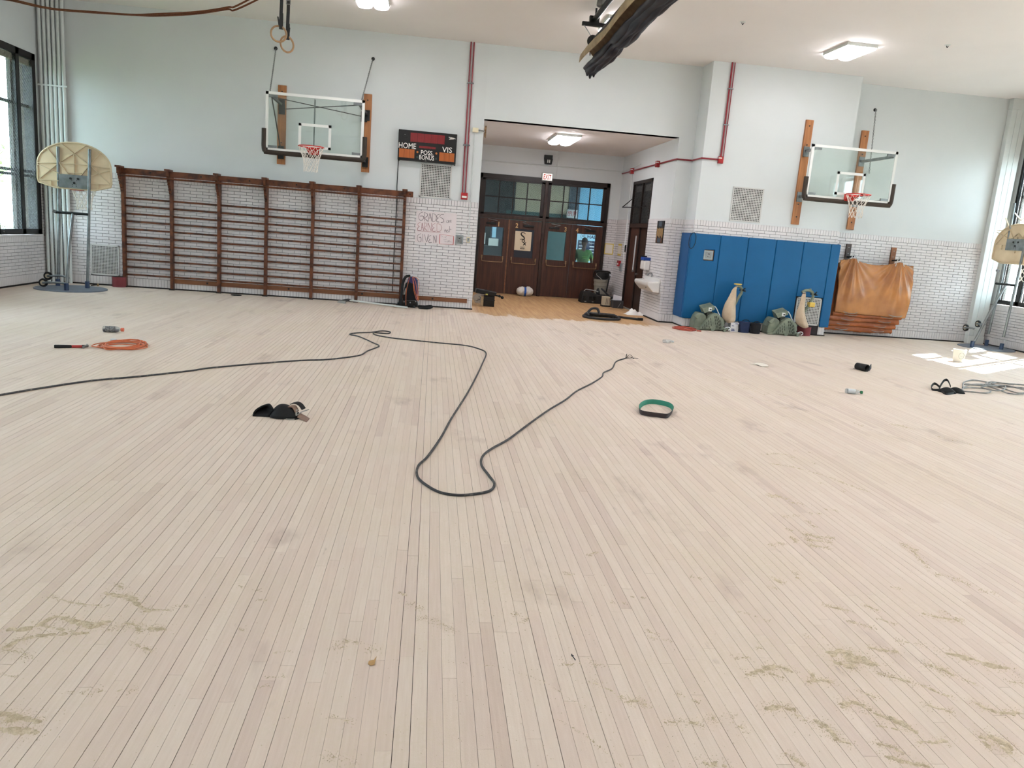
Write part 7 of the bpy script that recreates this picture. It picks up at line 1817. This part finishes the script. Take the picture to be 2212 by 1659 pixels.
# ================================================================ PERSON BEHIND DOOR FOUR
def skin_mesh(name, joints, edges, radii, m_, parent, sub=2):
    me = bpy.data.meshes.new(name); off = Vector(LOC.get(parent.name, (0, 0, 0))) if parent else Vector((0, 0, 0))
    keys = list(joints); idx = {k: i for i, k in enumerate(keys)}
    me.from_pydata([Vector(joints[k])-off for k in keys], [(idx[a], idx[b_]) for a, b_ in edges], []); me.update()
    o = bpy.data.objects.new(name, me); col.objects.link(o); o.parent = parent; me.materials.append(MATS[m_])
    md = o.modifiers.new('skin', 'SKIN'); md.use_smooth_shade = True
    for k in keys:
        sv = me.skin_vertices[0].data[idx[k]]; r = radii[k]; sv.radius = r if isinstance(r, tuple) else (r, r); sv.use_root = (k == keys[0])
    md2 = o.modifiers.new('sub', 'SUBSURF'); md2.levels = sub; md2.render_levels = sub
    return o
def person():
    px_, py_ = 4.36, 22.35
    t = thing('person', (px_, py_, 0), 'person in a green t-shirt seen from behind through door four', 'person')
    def J(x, y, z): return (px_+x, py_+y, z)
    z0 = -0.115   # stature about 1.66 m
    jo = {'pelvis': J(0, 0, 0.95+z0), 'waist': J(0, 0.0, 1.12+z0), 'chest': J(0.0, 0.01, 1.33+z0), 'neck0': J(0.0, 0.02, 1.47+z0), 'neck1': J(0.01, 0.04, 1.54+z0), 'head0': J(0.012, 0.055, 1.60+z0), 'head1': J(0.014, 0.055, 1.70+z0), 'head2': J(0.014, 0.045, 1.77+z0),
          'shl': J(-0.19, 0.02, 1.41+z0), 'ell': J(-0.25, 0.02, 1.13+z0), 'wrl': J(-0.22, 0.17, 0.94+z0), 'hal': J(-0.21, 0.22, 0.87+z0),
          'shr': J(0.19, 0.02, 1.41+z0), 'elr': J(0.265, 0.0, 1.14+z0), 'wrr': J(0.25, 0.10, 0.92+z0), 'har': J(0.245, 0.14, 0.85+z0),
          'hipl': J(-0.10, 0, 0.90+z0), 'knl': J(-0.105, -0.01, 0.55+z0), 'anl': J(-0.11, -0.02, 0.20+z0), 'tol': J(-0.12, 0.12, 0.16+z0), 'hipr': J(0.10, 0, 0.90+z0), 'knr': J(0.105, -0.01, 0.55+z0), 'anr': J(0.11, -0.02, 0.20+z0), 'tor': J(0.12, 0.12, 0.16+z0)}
    ra = {'pelvis': (0.15, 0.11), 'waist': (0.135, 0.10), 'chest': (0.155, 0.11), 'neck0': 0.065, 'neck1': 0.055, 'head0': (0.062, 0.075), 'head1': (0.075, 0.092), 'head2': (0.05, 0.06), 'shl': 0.06, 'ell': 0.045, 'wrl': 0.031, 'hal': 0.036, 'shr': 0.06, 'elr': 0.045, 'wrr': 0.031, 'har': 0.036,
          'hipl': 0.088, 'knl': 0.06, 'anl': 0.042, 'tol': 0.035, 'hipr': 0.088, 'knr': 0.06, 'anr': 0.042, 'tor': 0.035}
    ed = [('pelvis', 'waist'), ('waist', 'chest'), ('chest', 'neck0'), ('neck0', 'neck1'), ('neck1', 'head0'), ('head0', 'head1'), ('head1', 'head2'), ('chest', 'shl'), ('shl', 'ell'), ('ell', 'wrl'), ('wrl', 'hal'), ('chest', 'shr'), ('shr', 'elr'), ('elr', 'wrr'), ('wrr', 'har'), ('pelvis', 'hipl'), ('hipl', 'knl'), ('knl', 'anl'), ('anl', 'tol'), ('pelvis', 'hipr'), ('hipr', 'knr'), ('knr', 'anr'), ('anr', 'tor')]
    # fingers and thumb, curled in, and nose and ears as part of the same surface
    for s, h_ in (('l', 'hal'), ('r', 'har')):
        hb = Vector(jo[h_])
        for k in range(4):
            a = hb+Vector(((-0.026+0.017*k), 0.015, -0.035)); b_ = a+Vector((0, 0.008, -0.04+0.004*abs(k-1))); c = b_+Vector((0, -0.014, -0.026))
            for nm, p_, r in (('f%s%da' % (s, k), a, 0.0095), ('f%s%db' % (s, k), b_, 0.0085), ('f%s%dc' % (s, k), c, 0.007)): jo[nm] = tuple(p_); ra[nm] = r
            ed += [(h_, 'f%s%da' % (s, k)), ('f%s%da' % (s, k), 'f%s%db' % (s, k)), ('f%s%db' % (s, k), 'f%s%dc' % (s, k))]
        sg = 1 if s == 'l' else -1
        a = hb+Vector((sg*0.035, 0.02, -0.005)); b_ = a+Vector((sg*0.008, 0.015, -0.035))
        jo['t%sa' % s] = tuple(a); jo['t%sb' % s] = tuple(b_); ra['t%sa' % s] = 0.011; ra['t%sb' % s] = 0.008
        ed += [(h_, 't%sa' % s), ('t%sa' % s, 't%sb' % s)]
    jo['nose'] = J(0.016, 0.165, 1.655+z0); ra['nose'] = 0.012; ed.append(('head1', 'nose'))
    for nm, sx in (('earl', -1), ('earr', 1)):
        jo[nm] = J(0.012+sx*0.085, 0.045, 1.655+z0); ra[nm] = (0.012, 0.022); ed.append(('head1', nm))
    skin_mesh('body', jo, ed, ra, 'skin', t, 1)
    sh = {k: jo[k] for k in ('pelvis', 'waist', 'chest', 'neck0', 'shl', 'shr')}
    sh['sll'] = tuple(Vector(jo['shl']).lerp(Vector(jo['ell']), 0.72)); sh['slr'] = tuple(Vector(jo['shr']).lerp(Vector(jo['elr']), 0.72))
    rs = {'pelvis': (0.185, 0.14), 'waist': (0.175, 0.13), 'chest': (0.19, 0.14), 'neck0': 0.085, 'shl': 0.085, 'shr': 0.085, 'sll': 0.078, 'slr': 0.078}
    skin_mesh('t_shirt', sh, [('pelvis', 'waist'), ('waist', 'chest'), ('chest', 'neck0'), ('chest', 'shl'), ('chest', 'shr'), ('shl', 'sll'), ('shr', 'slr')], rs, 'shirt_green', t)
    tr = {k: jo[k] for k in ('pelvis', 'hipl', 'knl', 'anl', 'hipr', 'knr', 'anr')}
    tr['cl'] = J(-0.11, -0.02, 0.17+z0); tr['cr'] = J(0.11, -0.02, 0.17+z0)
    skin_mesh('trousers', tr, [('pelvis', 'hipl'), ('hipl', 'knl'), ('knl', 'anl'), ('anl', 'cl'), ('pelvis', 'hipr'), ('hipr', 'knr'), ('knr', 'anr'), ('anr', 'cr')], {'pelvis': (0.165, 0.13), 'hipl': 0.11, 'knl': 0.08, 'anl': 0.07, 'cl': 0.07, 'hipr': 0.11, 'knr': 0.08, 'anr': 0.07, 'cr': 0.07}, 'trousers', t)
    for s in (-1, 1):
        MB().hexa([(px_+s*0.11-0.05, py_-0.08, 0), (px_+s*0.11+0.05, py_-0.08, 0), (px_+s*0.12+0.05, py_+0.2, 0), (px_+s*0.12-0.05, py_+0.2, 0), (px_+s*0.11-0.04, py_-0.07, 0.09), (px_+s*0.11+0.04, py_-0.07, 0.09), (px_+s*0.12+0.035, py_+0.18, 0.05), (px_+s*0.12-0.035, py_+0.18, 0.05)]).build('shoe', 'black', t, bevel=0.02)
    def hf(u, v):
        an = 2*math.pi*u; ph = v*1.75
        c = Vector(jo['head1'])+Vector((0, -0.012, 0.015)); r = 0.099
        dz = math.cos(ph)*0.118; y = -math.cos(an)*math.sin(ph)*0.108; x = math.sin(an)*math.sin(ph)*0.092
        if y > 0.04: dz = max(dz, 0.045)
        return (c.x+x, c.y+y, c.z+dz)
    m = MB(); m.grid(hf, 26, 14, True); m.build('hair', 'hair', t, smooth=80)
    for sx in (-1, 1):
        MB().lathe([(0.001, 0), (0.008, 0.002), (0.009, 0.005)], Matrix.Translation((jo['head1'][0]+sx*0.032, jo['head1'][1]+0.088, jo['head1'][2]+0.0)) @ Matrix.Rotation(-HP, 4, 'X'), 10).build('eye', 'white_paint', t)
    MB().box(jo['head1'][0]-0.025, jo['head1'][1]+0.083, jo['head1'][2]-0.065, jo['head1'][0]+0.025, jo['head1'][1]+0.092, jo['head1'][2]-0.055).build('mouth', 'knee_brown', t)
    pr = MB()
    for j, (w_, xo) in enumerate(((0.16, 0.02), (0.14, 0.03))): pr.box(px_+xo-w_/2, py_-0.150, 1.27+z0-j*0.05, px_+xo+w_/2, py_-0.136, 1.285+z0-j*0.05)
    pr.build('back_print', 'leaf_green', t)
person()

# ================================================================ SAWDUST
def sawdust():
    R = {'r': (1400, 1150, 0.36709), 'l': (0, 1150, 0.36166), 'm': (1460, 760, 0.33996), 'c': (700, 1150, 0.31646)}
    DR = [('r', [(1085,715),(1150,700),(1190,745),(1250,750),(1320,775)], 62, 0.020), ('r', [(1100,760),(1160,790),(1215,785)], 34, 0.014), ('r', [(590,835),(690,805),(760,790),(840,815)], 34, 0.013), ('r', [(720,830),(790,855)], 22, 0.009),
          ('r', [(940,880),(1000,870),(1090,880)], 26, 0.010), ('r', [(960,830),(975,860)], 18, 0.008), ('r', [(1130,1030),(1190,1000),(1240,1010),(1310,1045)], 38, 0.013), ('r', [(700,1045),(770,1025),(860,1045)], 34, 0.012), ('r', [(870,1075),(925,1105)], 18, 0.006),
          ('r', [(1340,1070),(1460,1110),(1570,1175)], 36, 0.012), ('r', [(985,1110),(1050,1150),(1110,1215)], 38, 0.013), ('r', [(1110,1220),(1190,1245)], 22, 0.007), ('r', [(1370,1140),(1500,1165)], 20, 0.006), ('r', [(1750,710),(1880,740),(2000,780),(2120,800)], 44, 0.013),
          ('r', [(1640,780),(1720,800),(1790,840)], 34, 0.010), ('r', [(1310,680),(1390,695),(1460,700)], 26, 0.009), ('r', [(1480,640),(1590,655)], 22, 0.006), ('r', [(1050,430),(1110,445),(1180,460)], 20, 0.007), ('r', [(1180,525),(1260,545),(1330,565)], 18, 0.006), ('r', [(1280,430),(1350,458)], 18, 0.006), ('r', [(1370,510),(1440,538)], 16, 0.005),
          ('r', [(1620,480),(1730,505),(1840,520)], 22, 0.007), ('r', [(1745,470),(1840,515)], 14, 0.005), ('r', [(1510,80),(1580,130),(1640,205)], 17, 0.005), ('r', [(1690,245),(1790,270),(1890,308)], 20, 0.006), ('r', [(1980,345),(2040,358)], 18, 0.005),
          ('r', [(925,15),(1070,30)], 14, 0.005), ('r', [(945,45),(1065,60)], 18, 0.007), ('r', [(960,80),(1055,90)], 18, 0.007), ('r', [(735,75),(775,65)], 14, 0.005), ('r', [(750,275),(790,300)], 22, 0.008), ('r', [(715,325),(748,328)], 13, 0.005), ('r', [(850,35),(870,45)], 12, 0.005), ('r', [(870,240),(880,270)], 14, 0.005), ('r', [(925,610),(945,618)], 12, 0.005), ('r', [(1440,325),(1470,330)], 12, 0.005), ('r', [(640,680),(660,682)], 11, 0.004),
          ('r', [(2030,1215),(2090,1240),(2120,1295)], 52, 0.014), ('r', [(1960,1200),(2000,1260)], 30, 0.008), ('r', [(1395,1315),(1500,1350),(1645,1375)], 32, 0.010), ('r', [(1350,1245),(1430,1260),(1500,1300)], 26, 0.008), ('r', [(1600,1240),(1750,1230)], 34, 0.008), ('r', [(1660,1020),(1790,1060)], 28, 0.006), ('r', [(1620,905),(1770,965)], 24, 0.006), ('r', [(1920,1000),(2060,1060),(2190,1060)], 30, 0.007), ('r', [(1870,870),(1920,890)], 18, 0.005), ('r', [(2140,880),(2212,890)], 24, 0.006),
          ('r', [(1360,830),(1450,855),(1560,885)], 24, 0.006), ('r', [(1250,935),(1330,970)], 20, 0.006), ('r', [(170,945),(290,1000)], 15, 0.004), ('r', [(100,1120),(240,1115),(330,1140)], 24, 0.004), ('r', [(370,1090),(400,1105)], 26, 0.006), ('r', [(480,1080),(560,1160)], 30, 0.004), ('r', [(330,1355),(450,1370)], 40, 0.005), ('r', [(810,1300),(870,1340),(915,1375)], 28, 0.008), ('r', [(20,620),(110,635)], 16, 0.004), ('r', [(0,580),(50,600)], 12, 0.004), ('r', [(545,470),(585,478)], 8, 0.003), ('r', [(640,495),(705,520)], 9, 0.003), ('r', [(260,262),(300,268)], 12, 0.004), ('r', [(520,735),(585,738)], 18, 0.006),
          ('l', [(15,695),(130,640),(300,612),(520,603)], 32, 0.010), ('l', [(20,700),(120,715),(160,750)], 24, 0.006), ('l', [(60,582),(200,570),(300,515),(360,505),(440,535),(540,560),(600,545),(650,530)], 44, 0.013), ('l', [(270,560),(420,590)], 30, 0.007), ('l', [(630,355),(700,380),(770,385),(820,430),(890,470)], 34, 0.011), ('l', [(700,315),(730,330)], 20, 0.005), ('l', [(305,380),(440,422),(630,440)], 16, 0.006), ('l', [(900,575),(970,580)], 36, 0.011), ('l', [(780,660),(840,680),(905,712)], 17, 0.006), ('l', [(660,575),(780,545),(850,590)], 36, 0.005), ('l', [(890,460),(1000,465)], 22, 0.004), ('l', [(0,845),(90,862)], 12, 0.005), ('l', [(0,1080),(100,1110),(230,1130)], 60, 0.009), ('l', [(30,1170),(200,1200)], 60, 0.008), ('l', [(415,962),(500,955)], 13, 0.004), ('l', [(560,950),(780,945)], 26, 0.003), ('l', [(1540,930),(1590,915)], 14, 0.004), ('l', [(1600,865),(1690,862)], 11, 0.004), ('l', [(1640,720),(1730,708)], 9, 0.003), ('l', [(1550,402),(1580,408)], 12, 0.004), ('l', [(1450,325),(1540,345)], 13, 0.003), ('l', [(1045,440),(1115,440)], 13, 0.004), ('l', [(2070,650),(2140,665)], 16, 0.003), ('l', [(1430,578),(1445,585)], 12, 0.004),
          ('m', [(600,712),(700,722),(780,742),(960,792),(1100,847),(1220,887)], 13, 0.006), ('m', [(1380,465),(1430,470),(1478,486)], 18, 0.010), ('m', [(1660,538),(1760,560),(1890,594)], 9, 0.005), ('m', [(195,115),(280,135)], 15, 0.005), ('m', [(310,175),(370,185)], 10, 0.004), ('m', [(395,212),(430,225)], 8, 0.003), ('m', [(450,235),(560,272)], 12, 0.004), ('m', [(580,262),(700,277)], 12, 0.004), ('m', [(480,290),(580,310)], 9, 0.003), ('m', [(590,345),(700,358)], 9, 0.003), ('m', [(760,355),(830,375)], 8, 0.003), ('m', [(1140,455),(1180,470)], 12, 0.004), ('m', [(590,915),(640,918),(705,935)], 20, 0.009), ('m', [(695,1045),(760,1040)], 14, 0.005), ('m', [(745,960),(795,965)], 12, 0.004), ('m', [(820,1150),(900,1180),(985,1185)], 18, 0.007), ('m', [(850,1195),(970,1210)], 17, 0.007), ('m', [(850,1225),(960,1245)], 17, 0.007), ('m', [(610,1228),(670,1220)], 14, 0.006), ('m', [(735,1180),(765,1210)], 14, 0.006), ('m', [(855,1025),(910,1027)], 10, 0.004), ('m', [(840,1080),(880,1110)], 14, 0.005), ('m', [(565,655),(620,648),(720,655)], 9, 0.004), ('m', [(755,630),(850,640)], 8, 0.003), ('m', [(740,670),(880,708)], 9, 0.003), ('m', [(950,1000),(1020,1010)], 10, 0.004), ('m', [(920,835),(1060,885)], 8, 0.003), ('m', [(1450,1225),(1520,1260)], 16, 0.005), ('m', [(715,1130),(735,1135)], 10, 0.004),
          ('c', [(850,885),(1000,895),(1180,920),(1330,960),(1450,1000),(1560,1055),(1700,1150),(1880,1240)], 9, 0.003), ('c', [(1590,1275),(1700,1335),(1800,1400),(1900,1480),(2040,1608)], 10, 0.004), ('c', [(2080,1160),(2150,1150),(2200,1185)], 26, 0.008), ('c', [(1850,1030),(2050,1130)], 34, 0.003), ('c', [(1640,900),(1850,900)], 40, 0.002), ('c', [(590,490),(650,515)], 22, 0.004), ('c', [(660,580),(800,620),(870,680)], 26, 0.002), ('c', [(150,740),(220,750)], 14, 0.004), ('c', [(90,780),(330,800)], 40, 0.002), ('c', [(520,415),(545,425)], 14, 0.005), ('c', [(1655,280),(1690,290)], 16, 0.006), ('c', [(1810,155),(1850,140)], 14, 0.005), ('c', [(1310,560),(1380,600)], 26, 0.002), ('c', [(2110,440),(2180,445)], 9, 0.003), ('c', [(1970,480),(2050,485)], 10, 0.003), ('c', [(60,1260),(180,1290)], 22, 0.002), ('c', [(40,1530),(180,1570)], 40, 0.002)]
    tbl = [rng.random((64, 64)) for _ in range(4)]
    def vnoise(x, y, s, k):
        x = x*s; y = y*s; xi = np.floor(x).astype(int); yi = np.floor(y).astype(int); fx = x-xi; fy = y-yi
        fx = fx*fx*(3-2*fx); fy = fy*fy*(3-2*fy); T_ = tbl[k]
        a = T_[xi % 64, yi % 64]; b_ = T_[(xi+1) % 64, yi % 64]; c = T_[xi % 64, (yi+1) % 64]; d = T_[(xi+1) % 64, (yi+1) % 64]
        return (a*(1-fx)+b_*fx)*(1-fy)+(c*(1-fx)+d*fx)*fy
    VV = []; FF = []; base = 0; CR = []
    for (rg, pl, wz, H) in DR:
        ox, oy, sc = R[rg]
        P3 = [AZ(ox+a*sc, oy+b_*sc) for a, b_ in pl]
        if len(P3) > 2: P3 = spline(P3, 5)
        pts = np.array([(p.x, p.y) for p in P3]); dist = float(np.hypot(*pts.mean(0)))+0.0
        depth = (Vector((pts[:, 0].mean(), pts[:, 1].mean(), -CAMH))).dot(FW)
        hw = 0.5*wz*sc*depth/FOC*1.25
        H = H*0.8
        nc = int(90*min(1.6, len(P3)*0.1+0.5)*(wz/22)); kk = rng.integers(0, len(pts), nc); CR.append(np.stack([pts[kk, 0]+rng.normal(0, hw*1.5, nc), pts[kk, 1]+rng.normal(0, hw*1.5, nc), np.full(nc, min(0.0034, 0.0006*depth))], 1))
        res = max(0.0032, depth*0.0016)
        x0, y0 = pts.min(0)-hw*2; x1, y1 = pts.max(0)+hw*2
        nx, ny = int((x1-x0)/res)+2, int((y1-y0)/res)+2
        X, Y = np.meshgrid(x0+np.arange(nx)*res, y0+np.arange(ny)*res, indexing='ij')
        dmin = np.full(X.shape, 1e9); tt = np.zeros(X.shape); n = len(pts)
        for i in range(n-1):
            a, b_ = pts[i], pts[i+1]; ab = b_-a; L2 = max(ab@ab, 1e-9)
            t_ = np.clip(((X-a[0])*ab[0]+(Y-a[1])*ab[1])/L2, 0, 1)
            d_ = np.hypot(X-(a[0]+t_*ab[0]), Y-(a[1]+t_*ab[1])); m_ = d_ < dmin
            dmin = np.where(m_, d_, dmin); tt = np.where(m_, (i+t_)/(n-1), tt)
        q = 0.5/hw
        big = vnoise(X+9, Y+3, q*0.9, 0); mid = vnoise(X+4, Y+7, q*2.6, 1); fine = vnoise(X, Y, 1/(res*2.6), 2); f2 = vnoise(X, Y, 1/(res*1.3), 3)
        wloc = hw*(0.55+0.9*big)*(0.6+0.4*np.sqrt(np.clip(np.sin(np.pi*np.clip(tt, 0.04, 0.96)), 0, 1)))
        h = H*np.exp(-(dmin/wloc)**2)*(0.30+1.1*mid)*(0.55+0.85*fine)+0.0030*(f2-0.5)
        cut = 0.0010+0.16*H
        h = h-cut-0.0022*(1-fine)
        keep = h > 0
        if not keep.any(): continue
        cell = keep[:-1, :-1] | keep[1:, :-1] | keep[:-1, 1:] | keep[1:, 1:]
        Z = np.maximum(h, -0.002)
        idx = np.full(X.shape, -1); ii = np.zeros(X.shape, bool)
        ii[:-1, :-1] |= cell; ii[1:, :-1] |= cell; ii[:-1, 1:] |= cell; ii[1:, 1:] |= cell
        idx[ii] = np.arange(ii.sum())+base
        VV.append(np.stack([X[ii], Y[ii], Z[ii]], 1)); base += int(ii.sum())
        c0 = np.argwhere(cell); i_, j_ = c0[:, 0], c0[:, 1]
        FF.append(np.stack([idx[i_, j_], idx[i_+1, j_], idx[i_+1, j_+1], idx[i_, j_+1]], 1))
    V_ = np.concatenate(VV); F_ = np.concatenate(FF)
    # loose flakes
    nf = 5200
    fx = rng.uniform(-2.2, 3.2, nf); fy = 1.9+rng.random(nf)**1.4*4.2
    msk = (np.abs(fx-0.1*fy) < 0.72*fy) & (rng.random(nf) < 0.35+0.65*(np.sin(fx*2.1+1)+np.cos(fy*1.7+fx) > 0.1))
    fx, fy = fx[msk], fy[msk]; cr = np.concatenate(CR); fx = np.concatenate([fx, cr[:, 0]]); fy = np.concatenate([fy, cr[:, 1]]); nf = len(fx); s = np.concatenate([rng.uniform(0.0008, 0.0022, nf-len(cr)), cr[:, 2]*rng.uniform(0.5, 1.3, len(cr))]); an = rng.uniform(0, 6.28, nf)
    tv = np.zeros((nf, 4, 3)); 
    for k in range(3):
        a = an+k*2.094; tv[:, k, 0] = fx+np.cos(a)*s*(2.2 if k == 0 else 1); tv[:, k, 1] = fy+np.sin(a)*s*(2.2 if k == 0 else 1); tv[:, k, 2] = 0.0
    tv[:, 3, 0] = fx; tv[:, 3, 1] = fy; tv[:, 3, 2] = s*1.2
    tb = base+4*np.arange(nf)[:, None]
    tf = np.concatenate([tb+np.array([[0, 1, 3]]), tb+np.array([[1, 2, 3]]), tb+np.array([[2, 0, 3]])])
    allV = np.concatenate([V_, tv.reshape(-1, 3)])
    me = bpy.data.meshes.new('sawdust')
    me.from_pydata(allV.tolist(), [], F_.tolist()+tf.tolist()); me.update()
    me.polygons.foreach_set('use_smooth', [True]*len(me.polygons))
    me.materials.append(MATS['sawdust'])
    o = bpy.data.objects.new('sawdust', me); col.objects.link(o)
    tag(o, 'drifts and crumbs of pale sawdust scattered over the sanded planks', 'sawdust', kind='stuff')
sawdust()
